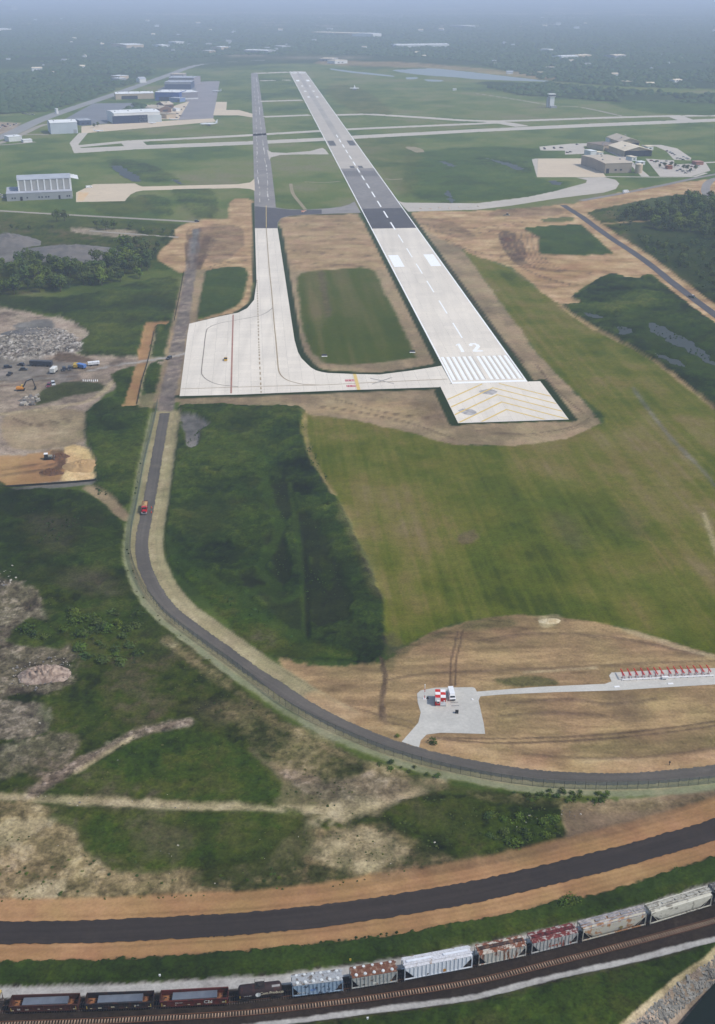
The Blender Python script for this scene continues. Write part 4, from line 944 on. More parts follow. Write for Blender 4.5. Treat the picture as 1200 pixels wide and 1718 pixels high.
# --- water
def water_mat(name, c, rough=0.12):
    m = bpy.data.materials.new(name); t, b = nt(m); p = pos(t)
    b.inputs['Base Color'].default_value = (*lin(c), 1); b.inputs['Roughness'].default_value = rough; b.inputs['Specular IOR Level'].default_value = 0.2 if rough > .3 else 0.05
    bp = t.nodes.new('ShaderNodeBump'); bp.inputs['Strength'].default_value = 0.15; bp.inputs['Distance'].default_value = 0.1
    t.links.new(noise(t, 0.6, 3, p), bp.inputs['Height']); t.links.new(bp.outputs[0], b.inputs['Normal']); return m
M_LAKE = water_mat('lake_water', (128, 136, 138), 0.4); M_POND = water_mat('pond_water', (58, 62, 58), 0.5); M_CANAL = water_mat('canal_water', (26, 34, 30), 0.2)
def pond(pts, z=0.06, m=None, name='pond'):
    W = GP(smooth_px(pts, True, 12)); W = [p + Vector((vnoise(np.array([p.x / 5]), np.array([p.y / 5]), 7)[0] - .5, vnoise(np.array([p.x / 5]), np.array([p.y / 5]), 8)[0] - .5, 0)) * min(7, .35 * math.sqrt(abs(W[0].y) + 1) * .6) for p in W]; level(W, -1.0, -0.3); return flat(name, W, m or M_POND, z, kind='structure')
pond([(660, 118), (700, 115.5), (733, 115), (800, 122), (850, 128), (925, 136.5), (880, 136), (800, 133), (767, 130), (700, 125)], 0.1, M_LAKE)
pond([(557, 115), (590, 119), (657, 126.5), (655, 128.5), (590, 122), (557, 117)], 0.1, M_LAKE)
pond([(682, 130), (700, 129.5), (698, 132.5), (684, 133)], 0.1, M_LAKE)
pond([(714, 133), (742, 134.5), (738, 137), (716, 136)], 0.1, M_LAKE)
pond([(187, 281), (200, 277), (214, 284), (237, 300), (230, 305), (212, 300)], 0.1)
pond([(290, 300), (302, 304), (308, 309), (298, 308)], 0.1)
pond([(740, 271), (750, 272), (765, 279), (755, 279)], 0.1)
pond([(813, 265), (830, 268), (868, 277), (877, 285), (860, 283), (835, 273)], 0.1)
pond([(750, 318), (758, 330), (762, 340), (755, 338), (748, 326)], 0.1)
pond([(921, 304), (935, 304), (943, 310), (928, 310)], 0.1)
pond([(1033, 549), (1048, 546), (1062, 558), (1046, 563), (1035, 558)])
pond([(1084, 542), (1105, 546), (1140, 562), (1180, 588), (1200, 606), (1230, 630), (1190, 612), (1140, 582), (1100, 560)])
pond([(1098, 594), (1116, 596), (1152, 613), (1148, 616), (1120, 607)])
pond([(980, 524), (1000, 528), (1012, 535), (990, 532)])
flat('canal_water', [G(1150, 1480)] + GP(BANK_T) + [G(980, 1900), G(1700, 1900), G(1700, 1480)], M_CANAL, -3.0, kind='structure')

# ------------------------------------------------------------------ ground mesh
I_ = near(canal_poly, 1)
fi = np.arange(NR - 1)[:, None] * NT; tj = np.arange(NT); tk = (tj + 1) % NT
F = np.stack([fi + tj, fi + tk, fi + NT + tk, fi + NT + tj], -1).reshape(-1, 4)
M_GROUND = bpy.data.materials.new('ground'); t, b = nt(M_GROUND); p = pos(t)
at = t.nodes.new('ShaderNodeAttribute'); at.attribute_name = 'cover'; da = t.nodes.new('ShaderNodeAttribute'); da.attribute_name = 'detail'
f1 = noise(t, 1.1, 4, p, 0.7); f2 = noise(t, 0.28, 4, p, 0.6)
k = math_(t, 'ADD', math_(t, 'MULTIPLY', math_(t, 'SUBTRACT', f1, 0.5), 3.4), math_(t, 'MULTIPLY', math_(t, 'SUBTRACT', f2, 0.5), 2.0))
k = math_(t, 'MULTIPLY', k, da.outputs['Fac']); k = math_(t, 'MAXIMUM', math_(t, 'ADD', k, 1.0), 0.25)
col = mixc(t, 1.0, at.outputs['Color'], k, 'MULTIPLY')
hs = t.nodes.new('ShaderNodeHueSaturation'); t.links.new(col, hs.inputs['Color'])
hv = math_(t, 'MULTIPLY_ADD', noise(t, 0.05, 4, p), 0.06); t.nodes[-1].inputs[2].default_value = 0.47
t.links.new(hv, hs.inputs['Hue']); t.links.new(hs.outputs[0], b.inputs['Base Color'])
b.inputs['Roughness'].default_value = 1.0; b.inputs['Specular IOR Level'].default_value = 0.05
bp = t.nodes.new('ShaderNodeBump'); bp.inputs['Strength'].default_value = 0.5; bp.inputs['Distance'].default_value = 0.4
t.links.new(math_(t, 'MULTIPLY', f1, da.outputs['Fac']), bp.inputs['Height']); t.links.new(bp.outputs[0], b.inputs['Normal'])
lum_ = cov.mean(1); nf_ = 1 - sstep(700, 1500, DIST); cov *= (1 - nf_ + nf_ * np.clip(0.42 + lum_ * 2.6, 0.42, 1.0))[:, None]  # haze veil countered in the cover colour: near dark tones deepened
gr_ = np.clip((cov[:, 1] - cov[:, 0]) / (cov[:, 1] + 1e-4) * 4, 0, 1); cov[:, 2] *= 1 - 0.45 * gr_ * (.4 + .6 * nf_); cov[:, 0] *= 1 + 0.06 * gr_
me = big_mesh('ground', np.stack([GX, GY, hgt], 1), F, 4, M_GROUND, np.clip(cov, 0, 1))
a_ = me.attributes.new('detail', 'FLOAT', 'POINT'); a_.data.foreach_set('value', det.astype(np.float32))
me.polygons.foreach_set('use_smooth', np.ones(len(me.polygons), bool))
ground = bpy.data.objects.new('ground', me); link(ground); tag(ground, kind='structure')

# ------------------------------------------------------------------ haze: the air between here and the horizon
g = MB(); g.box((0, 16500, (215 - 7) / 2), (76000, 110000, 222))
hz = bpy.data.materials.new('haze'); hz.use_nodes = True; ht = hz.node_tree; ht.nodes.clear()
pv = ht.nodes.new('ShaderNodeVolumePrincipled'); pv.inputs['Color'].default_value = (*HAZE_COLOR, 1); pv.inputs['Density'].default_value = HAZE_DENSITY; pv.inputs['Anisotropy'].default_value = HAZE_G
hm = ht.nodes.new('ShaderNodeOutputMaterial'); ht.links.new(pv.outputs[0], hm.inputs['Volume'])
g.build('haze', hz, kind='stuff')
# ------------------------------------------------------------------ railway
class Path:
    def __init__(s, pts, px=True, n=6):
        s.W = GP(smooth_px(pts, False, n)) if px else pts
        s.L = [0.0]
        for i in range(1, len(s.W)): s.L.append(s.L[-1] + (s.W[i] - s.W[i - 1]).length)
    def at(s, d):
        import bisect
        i = min(max(bisect.bisect(s.L, d) - 1, 0), len(s.W) - 2); t = (d - s.L[i]) / (s.L[i + 1] - s.L[i] + 1e-9)
        p = s.W[i].lerp(s.W[i + 1], t)
        a = s.W[max(i - 2, 0)]; b = s.W[min(i + 3, len(s.W) - 1)]
        return p, math.atan2(b.y - a.y, b.x - a.x)
    def at_px(s, x):
        """distance along the path where it passes the photo column x"""
        for i in range(len(s.W) - 1):
            f = lambda p: 600 + p.x * (469960.0 / (p.y + 101.2)) / 233.1
            a, b = f(s.W[i]), f(s.W[i + 1])
            if a <= x <= b: return s.L[i] + (x - a) / (b - a) * (s.L[i + 1] - s.L[i])
        return s.L[-1]
M_RAIL = mat('rail_steel', (122, 84, 62), (96, 66, 50), 0.6, rough=0.5, metal=0.3, obj=False)
M_SLEEP = mat('sleeper_wood', (168, 142, 118), (126, 104, 86), 0.5, vary=0.5)
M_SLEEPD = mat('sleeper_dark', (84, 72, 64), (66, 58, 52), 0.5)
T1, T2 = Path(TRACK1), Path(TRACK2)
def rails(T, root, z):
    for s in (-1, 1):
        W = offset_world_pts(T.W, s * 0.75); g = MB()
        for i in range(len(W)):
            tg = (W[min(i + 1, len(W) - 1)] - W[max(i - 1, 0)]).normalized(); nn = Vector((-tg.y, tg.x, 0)) * 0.06
            g.v += [tuple(W[i] - nn + Vector((0, 0, z))), tuple(W[i] + nn + Vector((0, 0, z))), tuple(W[i] + nn + Vector((0, 0, z + .17))), tuple(W[i] - nn + Vector((0, 0, z + .17)))]
            if i:
                b = 4 * (i - 1)
                for k in range(4): g.f.append([b + k, b + (k + 1) % 4, b + 4 + (k + 1) % 4, b + 4 + k]); g.m.append(0)
        g.build('rail', M_RAIL, root)
def offset_world_pts(W, off):
    out = []
    for i, p in enumerate(W):
        t = (W[min(i + 1, len(W) - 1)] - W[max(i - 1, 0)]).normalized(); out.append(p + Vector((t.y, -t.x, 0)) * off)
    return out
tr2 = empty('railway_track', label='empty railway track with pale wooden sleepers in front of the freight train', cat='railway track')
rails(T2, tr2, 0.30)
sg = MB(); sg.box((0, 0, 0), (0.26, 1.34, 0.12)); sgm = sg.mesh('sleeper', M_SLEEP)
s0 = T2.at_px(-8); s1 = T2.at_px(1208); nS = 262; stp = (s1 - s0) / nS
for k in range(nS):
    p, a = T2.at(s0 + (k + .5) * stp)
    bur = vnoise(np.array([k / 9.0]), np.array([3.3]), 77)[0]
    o = bpy.data.objects.new('sleeper', sgm); o.location = (p.x, p.y, 0.27 - (0.13 if bur < 0.33 else 0.0) + random.uniform(-.02, .02)); o.rotation_euler = (0, 0, a + random.uniform(-.03, .03)); link(o, tr2)
tr1 = empty('railway_track', label='railway track under the freight train', cat='railway track')
rails(T1, tr1, 0.30)
g = MB()
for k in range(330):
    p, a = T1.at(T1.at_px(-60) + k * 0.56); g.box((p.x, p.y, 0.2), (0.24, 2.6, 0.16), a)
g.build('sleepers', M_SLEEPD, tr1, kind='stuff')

# ------------------------------------------------------------------ freight cars (x along the track, z from the ground; rail head at 0.47)
M_BLK = mat('frame_black', (34, 30, 30), (46, 40, 38), 0.8)
M_WHEEL = mat('wheel_steel', (72, 58, 50), (54, 46, 42), 1.5, rough=0.5)
def bogie(root, x):
    g = MB()
    for s in (-1, 1):
        g.prism([(-1.2, 0.62), (-0.95, 0.5), (0.95, 0.5), (1.2, 0.62), (1.2, .95), (.5, 1.05), (.3, .78), (-.3, .78), (-.5, 1.05), (-1.2, .95)], s * 1.0 - .08, s * 1.0 + .08, 'y')
    g.box((0, 0, 0.95), (0.5, 2.2, 0.3))
    b = g.build('bogie', M_BLK, root); b.location = (x, 0, 0)
    for wx in (-0.88, 0.88):
        w = MB()
        for s in (-1, 1): w.lathe([(0.1, s * .68), (0.46, s * .68), (0.5, s * .70), (0.46, s * .82), (0.1, s * .82)], 14, (wx, 0, .95 - .02), 'y')
        w.bar((wx, -.75, .93), (wx, .75, .93), .08, n=6)
        w.build('wheelset', M_WHEEL, b)
def coupler(root, L):
    for s in (-1, 1):
        g = MB(); g.box((s * (L / 2 + .28), 0, 1.05), (.6, .22, .24)); g.box((s * (L / 2 + .55), .05, 1.05), (.2, .36, .32)); g.build('coupler', M_BLK, root)
def ladder(root, x, y, z0, z1, m, w=.4, axis='y'):
    g = MB()
    for s in (-1, 1):
        q = Vector((x + (s * w / 2 if axis == 'x' else 0), y + (s * w / 2 if axis == 'y' else 0), 0)); g.bar(q + Vector((0, 0, z0)), q + Vector((0, 0, z1)), .03)
    n = int((z1 - z0) / .38)
    for k in range(1, n):
        z = z0 + k * (z1 - z0) / n
        d = Vector((w / 2, 0, 0)) if axis == 'x' else Vector((0, w / 2, 0)); g.bar(Vector((x, y, z)) - d, Vector((x, y, z)) + d, .022)
    g.build('ladder', m, root)
def car_root(name, label, x0, x1, group='freight cars of the train'):
    a, b = T1.at_px(x0), T1.at_px(x1)
    p, ang = T1.at((a + b) / 2)
    r = empty(name, (p.x, p.y, 0), ang, label=label, cat='freight car', group=group)
    return r, (b - a)
def gondola(x0, x1, label, c, load_label, mark):
    r, L = car_root('gondola_car', label, x0, x1); L -= 0.9; W = 3.0; z0, z1 = 1.05, 2.75
    mo = rusty('gondola_' + mark, c, (70, 40, 28), 0.45, 0.7); mi = rusty('gondola_inside_' + mark, (128, 84, 52), (88, 52, 34), 0.5, 0.5, c2=(150, 104, 66))
    g = MB(); g.box((0, 0, z0 + .06), (L, W - .1, .12)); g.build('floor', mi, r)
    for s in (-1, 1):
        g = MB(); g.box((0, s * (W / 2 - .06), (z0 + z1) / 2), (L, .12, z1 - z0)); g.box((0, s * W / 2, z1 - .08), (L + .02, .26, .17)); g.box((0, s * (W / 2 + .02), z0 + .02), (L, .2, .28)); g.build('side_wall', mo, r)
        for k in range(13):
            q = MB(); q.box((-L / 2 + .5 + k * (L - 1) / 12, s * (W / 2 + .06), (z0 + z1) / 2), (.16, .14, z1 - z0 - .2)); q.build('side_post', mo, r)
        g = MB(); g.box((s * (L / 2 - .06), 0, (z0 + z1) / 2), (.12, W - .24, z1 - z0)); g.box((s * (L / 2 - .02), 0, z1 - .1), (.22, W - .3, .2)); g.build('end_wall', mo, r)
        ladder(r, s * (L / 2 - .5), -W / 2 - .16, .8, z1, M_BLK, .4, 'x')
    g = MB(); g.box((0, 0, .88), (L - 1, .6, .3)); g.build('underframe', M_BLK, r)
    for s in (-1, 1): bogie(r, s * (L / 2 - 1.9))
    coupler(r, L)
    for k in range(6):                                # small stencils and reflectors along the side
        q = MB(); q.box((-L / 2 + 1.0 + k * (L - 2) / 5 + random.uniform(-.4, .4), -W / 2 - .145, z0 + .35 + random.uniform(0, .4)), (random.choice((.3, .5, .8)), .01, random.choice((.18, .3)))); q.build('side_stencil', mat('stencil_' + random.choice('ab'), (196, 190, 176), (176, 160, 110), 0.5), r)
    for s in (-1, 1):
        q = MB(); q.box((s * (L / 2 - .45), -W / 2 - .15, z0 + .7), (.16, .012, .9)); q.build('reflector', mat('reflector_yellow', (206, 172, 70)), r)
    # the load: two stacks of steel plate set slightly askew on the floor
    p = r.location; ang = r.rotation_euler.z
    ld = empty('steel_plate_stack', (p.x, p.y, z0 + .12), ang, label=load_label, cat='steel plates', group='loads in the gondola cars')
    mp = mat('steel_plate', (112, 118, 126), (92, 98, 108), 0.35, rough=0.55, metal=0.2)
    for k, (dx, dy, rz, w) in enumerate(((.1, .28, .012, 2.0), (-.1, -.5, -.035, 1.25))):
        q = MB()
        for j in range(4): q.box((dx, dy, .12 + j * .16 + .36 * (1 - k)), (L * .66, w, .14), rz + random.uniform(-.004, .004))
        q.build('steel_plate', mp, ld)
    return r, L
M_WH = mat('lettering_white', (226, 224, 218), obj=False)
g1, _ = gondola(17, 138, 'dark brown gondola car at the tail, white smudge on its lower side', (74, 40, 32), 'grey steel plates in the leftmost gondola car', 'brown')
g2, _ = gondola(143, 262.5, 'black gondola car between the two red-brown gondolas', (38, 34, 36), 'grey steel plates in the black gondola car', 'black')
g3, L3 = gondola(267.5, 387, 'red-brown gondola car lettered CN next to the black tank car', (92, 36, 30), 'grey steel plates in the gondola lettered CN', 'red')
q = MB(); q.box((-L3 * 0.0, -1.66, 1.3), (.01, .01, .01))
def side_text(root, body, size, x, y, z, m=M_WH, name='lettering', sp=1.0):
    return text_mesh(name, body, size, m, root, Matrix.Translation((x, y, z)) @ Matrix.Rotation(math.pi / 2, 4, 'X'), 0.004, sp)
side_text(g3, 'CN', 1.35, L3 * .21, -1.67, 2.0, sp=1.0)
side_text(g3, 'CN 137', .5, -L3 * .22, -1.67, 2.1)
side_text(g1, 'EJE', .6, -L3 * .36, -1.67, 1.75); side_text(g2, 'NS 60', .45, L3 * .26, -1.67, 1.95)
# black tank car
r, L = car_root('tank_car', 'black cylindrical tank car lettered Corn Products with a white disc', 395.5, 478.5); L -= 0.9
mt = rusty('tank_black', (50, 32, 32), (70, 40, 36), 0.42, 0.5, c2=(34, 25, 27)); R_ = 1.48; zc = 2.55
g = MB(); g.lathe([(.35, -L / 2 + .25), (.9, -L / 2 + .33), (1.3, -L / 2 + .55), (R_, -L / 2 + .9), (R_, L / 2 - .9), (1.3, L / 2 - .55), (.9, L / 2 - .33), (.35, L / 2 - .25)], 28, (0, 0, zc), 'x'); g.build('tank', mt, r, smooth=True)
for k in (-.5, .5, .0):
    g = MB(); g.lathe([(R_ + .012, k * L * .72 - .06), (R_ + .03, k * L * .72), (R_ + .012, k * L * .72 + .06)], 28, (0, 0, zc), 'x'); g.build('tank_band', mt, r)
g = MB(); g.lathe([(.62, zc + R_ - .15), (.62, zc + R_ + .42), (.4, zc + R_ + .52)], 16); g.build('dome', M_BLK, r)
g = MB(); g.box((0, 0, zc + R_ + .02), (2.3, 1.9, .07))
for x in (-1.1, 1.1):
    for y in (-.9, .9): g.bar((x, y, zc + R_), (x, y, zc + R_ + 1.0), .035)
for y in (-.9, .9): g.bar((-1.1, y, zc + R_ + 1), (1.1, y, zc + R_ + 1), .035)
for x in (-1.1, 1.1): g.bar((x, -.9, zc + R_ + 1), (x, .9, zc + R_ + 1), .035)
g.build('dome_platform', M_BLK, r)
ladder(r, -.1, -R_ - .12, 1.1, zc + R_, M_BLK, .45, 'x')
g = MB(); g.box((0, 0, 1.02), (L - .3, .7, .3))
for s in (-1, 1): g.box((s * (L / 2 - .3), 0, 1.05), (.25, 2.7, .3)); g.box((s * (L / 2 - 1.7), 0, 1.25), (.7, 2.4, .5))
g.build('underframe', M_BLK, r)
g = MB()
for s in (-1, 1):
    for x in (-L / 2 + .8, -L / 6, L / 6, L / 2 - .8): g.bar((x, s * 1.56, zc - .6), (x, s * 1.3, zc - .8), .02)
    g.bar((-L / 2 + .6, s * 1.58, zc - .55), (L / 2 - .6, s * 1.58, zc - .55), .025)
g.build('handrail', M_BLK, r)
for s in (-1, 1): bogie(r, s * (L / 2 - 1.7))
coupler(r, L)
def on_tank(x, phi):          # a frame on the tank's near side, phi up from the horizontal
    yv, zv = -math.cos(phi), math.sin(phi); o_ = Vector((x, yv * (R_ + .02), zc + zv * (R_ + .02))); n = Vector((0, yv, zv)); up = Vector((0, -yv * 0 + math.sin(phi), math.cos(phi)))
    up = Vector((0, math.sin(phi), math.cos(phi)))
    return Matrix(((1, up.x, n.x, o_.x), (0, up.y, n.y, o_.y), (0, up.z, n.z, o_.z), (0, 0, 0, 1)))
text_mesh('lettering', 'Corn Products', 0.98, mat('lettering_cream', (216, 206, 176), obj=False), r, on_tank(L * .25, .18), .004, .92)
g = MB(); g.lathe([(.05, 0), (.62, 0), (.62, .03), (.05, .03)], 20); o = g.build('white_disc', M_WH, r); o.matrix_local = on_tank(-L * .045, .05)
g = MB(); g.box((0, 0, 0), (1.9, .5, .02)); o = g.build('top_label', mat('label_grey', (150, 146, 144)), r); o.matrix_local = on_tank(L * .35, 1.15)
g = MB(); g.box((0, 0, 0), (.16, .9, .02)); o = g.build('yellow_strip', mat('reflector_yellow', (206, 172, 70)), r); o.matrix_local = on_tank(-L * .44, -.1)
text_mesh('lettering', 'GATX 6021', .38, M_WH, r, on_tank(-L * .27, -.02), .004)

def hopper(x0, x1, label, body, roof, ribs=12, shape='ribbed', top='hatches', Wd=3.15, H=4.85, marks=(), rusted=None, nh=6):
    r, L = car_root('covered_hopper_car', label, x0, x1); L -= 0.8; zb, zt = 1.25, H - .45
    y1 = Wd / 2; e = 0.28; slope = min(2.6, L * .17)
    prof = [(-L / 2 + e, zt), (L / 2 - e, zt), (L / 2 - e, zt - .55), (L / 2 - slope - .3, zb), (-L / 2 + slope + .3, zb), (-L / 2 + e, zt - .55)]
    g = MB()
    if shape == 'curved':     # teardrop body: sides bulge and roll over into the roof
        sec = [(-y1 * .82, zb), (-y1 * .98, zb + .7), (-y1, zb + 1.5), (-y1 * .96, zt - .2), (-y1 * .80, zt + .22), (-y1 * .45, zt + .42), (y1 * .45, zt + .42), (y1 * .80, zt + .22), (y1 * .96, zt - .2), (y1, zb + 1.5), (y1 * .98, zb + .7), (y1 * .82, zb)]
        n = len(sec); vs = []
        for x in (-L / 2 + e, -L / 2 + slope + .6, L / 2 - slope - .6, L / 2 - e):
            end = abs(x) > L / 2 - e - .01
            for (y, z) in sec: vs.append((x, y, max(z, zt - .75) if end else z))
        fs = [(j * n + k, j * n + (k + 1) % n, (j + 1) * n + (k + 1) % n, (j + 1) * n + k) for j in range(3) for k in range(n)] + [tuple(range(n)), tuple(range(3 * n, 4 * n))]
        g.add(vs, fs); g.build('body', body, r)
        q = MB()
        for s in (-1, 1): q.prism([(s * y1 * .90 - .06, zt - .05), (s * y1 * .90 + .06, zt - .05), (s * y1 * .90 + .06, zt + .14), (s * y1 * .90 - .06, zt + .14)], -L / 2 + e, L / 2 - e, 'x')
        q.build('roof_rail', M_PALE if 'cream' in label else roof, r)
    else:
        g.prism(prof, -y1, y1, 'y'); g.build('body', body, r)
        rf = MB(); rf.prism([(-y1 - .06, zt - .02), (y1 + .06, zt - .02), (y1 + .04, zt + .12), (y1 * .35, zt + .32), (-y1 * .35, zt + .32), (-y1 - .04, zt + .12)], -L / 2 + e - .06, L / 2 - e + .06, 'x'); rf.build('roof', roof, r)
    for s in (-1, 1):         # side posts follow the cut-away ends of the side sheet
        for k in range(ribs):
            x = -L / 2 + e + .25 + k * (L - 2 * e - .5) / (ribs - 1)
            d = L / 2 - e - abs(x); zl = zb if d > slope - e + .3 else zt - .55 - (zt - .55 - zb) * d / (slope - e + .3)
            if shape == 'curved': continue
            q = MB(); q.box((x, s * (y1 + .05), (zl + zt) / 2), (.14, .2, zt - zl - .06)); q.build('side_post', body, r)
        q = MB(); q.box((0, s * (y1 - .02), zb - .06), (L - .2, .18, .26)); q.build('side_sill', body, r)
        for t_ in (-1, 1):    # corner posts and end ladders
            q = MB(); q.box((t_ * (L / 2 - .22), s * (y1 - .08), (zb + zt) / 2), (.14, .14, zt - zb)); q.bar((t_ * (L / 2 - slope), s * (y1 - .1), zb), (t_ * (L / 2 - .4), s * (y1 - .1), zt - .6), .05); q.build('corner_post', body, r)
        ladder(r, -s * 0 + (L / 2 - .16) * s, -y1 - .02, .9, zt + .1, body, .4, 'y')
    for s in (-1, 1): q = MB(); q.box((s * (L / 2 - .7), 0, zb - .1), (1.4, 2.6, .1)); q.build('end_platform', M_BLK, r)
    nb = 2 if L < 14 else 3
    for k in range(nb):       # outlet chutes under the body
        x = (k - (nb - 1) / 2) * (L - 2 * slope) / nb; h_ = (L - 2 * slope) / nb / 2 * .94
        q = MB(); q.add([(x - h_, -y1 * .8, zb), (x + h_, -y1 * .8, zb), (x + h_, y1 * .8, zb), (x - h_, y1 * .8, zb), (x - .5, -.5, .62), (x + .5, -.5, .62), (x + .5, .5, .62), (x - .5, .5, .62)], [(0, 1, 5, 4), (1, 2, 6, 5), (2, 3, 7, 6), (3, 0, 4, 7), (4, 5, 6, 7), (3, 2, 1, 0)]); q.build('chute', M_BLK, r)
    q = MB(); q.box((0, 0, zb - .12), (L - .4, .5, .3)); q.build('underframe', M_BLK, r)
    zr = zt + (.42 if shape == 'curved' else .3)
    mh = mat('hatch_white', (206, 208, 206), (184, 186, 186), 0.8)
    if top == 'hatches':
        for s in (-1, 1):
            for k in range(nh):
                q = MB(); q.lathe([(.42, zt + .1), (.42, zt + .36), (.3, zt + .44), (.02, zt + .46)], 14, (-L / 2 + 1.3 + k * (L - 2.6) / (nh - 1), s * y1 * .62, 0)); q.build('roof_hatch', mh, r)
    elif top == 'trough':
        q = MB(); q.box((0, 0, zr + .03), (L - 1.2, .8, .16))
        for s in (-1, 1): q.box((0, s * .42, zr + .12), (L - 1.2, .08, .2))
        q.build('roof_trough', rusted or roof, r)
        for k in range(4): q = MB(); q.box((-L * .36 + k * L * .24, 0, zr + .18), (.9, .7, .12)); q.build('trough_hatch', rusted or roof, r)
    else:
        for k in range(2 if top == 'two' else 5):
            n_ = 2 if top == 'two' else 5
            q = MB(); q.box((-L / 2 + L * (k + .5) / n_ + (.3 if k else -.3), 0, zr + .14), (L / n_ - (2.4 if top == 'two' else .5), .62, .22)); q.build('roof_hatch', mat('hatch_pale', (222, 224, 228), (204, 206, 212), 0.7) if top == 'two' else roof, r)
    for s in (-1, 1):
        q = MB(); q.box((0, s * .78, zr + .1), (L + .1, .42, .05)); q.build('running_board', roof, r)
    for s in (-1, 1): bogie(r, s * (L / 2 - 1.75))
    coupler(r, L)
    for (kind, x, z, w, h, m) in marks:
        if kind == 'box': q = MB(); q.box((x * L, -y1 - .125, z), (w, .012, h)); q.build('side_mark', m, r)
        elif kind == 'disc': q = MB(); q.lathe([(.03, 0), (w, 0), (w, .02), (.03, .02)], 14, (0, 0, 0), 'y'); o = q.build('side_emblem', m, r); o.location = (x * L, -y1 - .14, z)
        else: side_text(r, kind, h, x * L, -y1 - .13, z, m)
    return r
M_PALE = mat('pale_cream', (226, 222, 208), (206, 200, 184), 0.6)
M_SOOT = mat('mark_black', (44, 40, 40)); M_OCH = mat('emblem_ochre', (190, 140, 52), (150, 100, 50), 2.0)
hopper(-110, 9, 'covered hopper car with a yellow roof edge behind the gondola cars', rusty('tail_body', (150, 140, 130), (92, 56, 42), .5), mat('tail_roof', (206, 184, 110), (186, 164, 100), .6), 14, top='trough')
hopper(486.5, 578, 'short pale blue covered hopper car with round white roof hatches', rusty('blue_grey', (152, 168, 182), (82, 92, 110), .4, .7, c2=(126, 148, 170)), rusty('blue_roof', (168, 170, 172), (120, 110, 100), .45), 13, top='hatches', marks=[('GTW', -.32, 2.0, 0, .8, M_WH), ('box', -.1, 2.6, 1.3, .6, mat('graffiti_blue', (110, 140, 190)))])
hopper(584.5, 667.5, 'short grey covered hopper car with a rusty roof and a row of white hatches', rusty('grey_hopper', (176, 176, 170), (120, 90, 70), .32, .7), rusty('rust_roof', (150, 118, 98), (122, 78, 56), .68, .9), 12, top='hatches', nh=5, marks=[('box', .0, 1.9, .9, .4, M_PALE), ('box', -.22, 1.9, .5, .4, M_SOOT), ('box', .36, 1.9, .3, .3, M_OCH)])
hopper(672, 791.5, 'long bright white covered hopper car with an ochre emblem on its side', rusty('white_hopper', (214, 217, 222), (160, 150, 140), .16, .8, c2=(198, 202, 208)), rusty('white_roof', (206, 205, 208), (156, 130, 108), .3, .8), 17, top='two', H=5.2, marks=[('disc', .08, 1.95, .5, 0, M_OCH), ('box', -.16, 1.75, .6, .35, M_SOOT), ('box', .44, 2.6, .35, .8, M_SOOT)])
hopper(795, 880.5, 'short white covered hopper car streaked with orange rust, dark trough patches on its roof', rusty('rust_streak', (190, 186, 176), (150, 92, 56), .38, .8, (1, 1, .25)), rusty('rust_streak_roof', (196, 186, 172), (132, 76, 48), .55, .8), 12, top='trough', rusted=rusty('trough_rust', (120, 84, 62), (72, 52, 46), .6, .7))
hopper(883, 966, 'short grey covered hopper car with a dark red rusted roof trough', rusty('red_roof_body', (178, 176, 172), (134, 72, 54), .34, .6, (1, 1, .4)), rusty('red_roof', (174, 164, 158), (124, 52, 46), .62, .9), 13, top='trough', rusted=rusty('trough_red', (112, 44, 44), (76, 34, 34), .5, .8), marks=[('box', .0, 2.2, 3.2, .45, mat('red_band', (142, 62, 46), (160, 120, 100), 1.2))])
hopper(967.5, 1079, 'long grey covered hopper car with patchy ochre and pink stains on its curved side', rusty('stained_grey', (168, 162, 154), (172, 124, 84), .46, .45, c2=(178, 172, 150)), rusty('stained_roof', (140, 136, 138), (186, 176, 172), .5, .6), 0, 'curved', 'row', marks=[('disc', .1, 2.5, .5, 0, mat('faded_emblem', (128, 112, 66)))], H=5.05)
hopper(1079.5, 1186.5, 'long cream covered hopper car with smooth curved sides', rusty('cream_hopper', (190, 186, 172), (150, 144, 130), .4, .5, c2=(176, 171, 156)), rusty('cream_roof', (176, 172, 160), (140, 134, 122), .5, .6), 0, 'curved', 'row', H=5.05)
hopper(1187.5, 1300, 'dark-ended covered hopper car cut off at the right edge of the photo', rusty('dark_end', (150, 146, 140), (60, 54, 54), .5, .5), rusty('dark_roof', (88, 84, 84), (200, 196, 190), .4, .7), 0, 'curved', 'row', H=5.05)

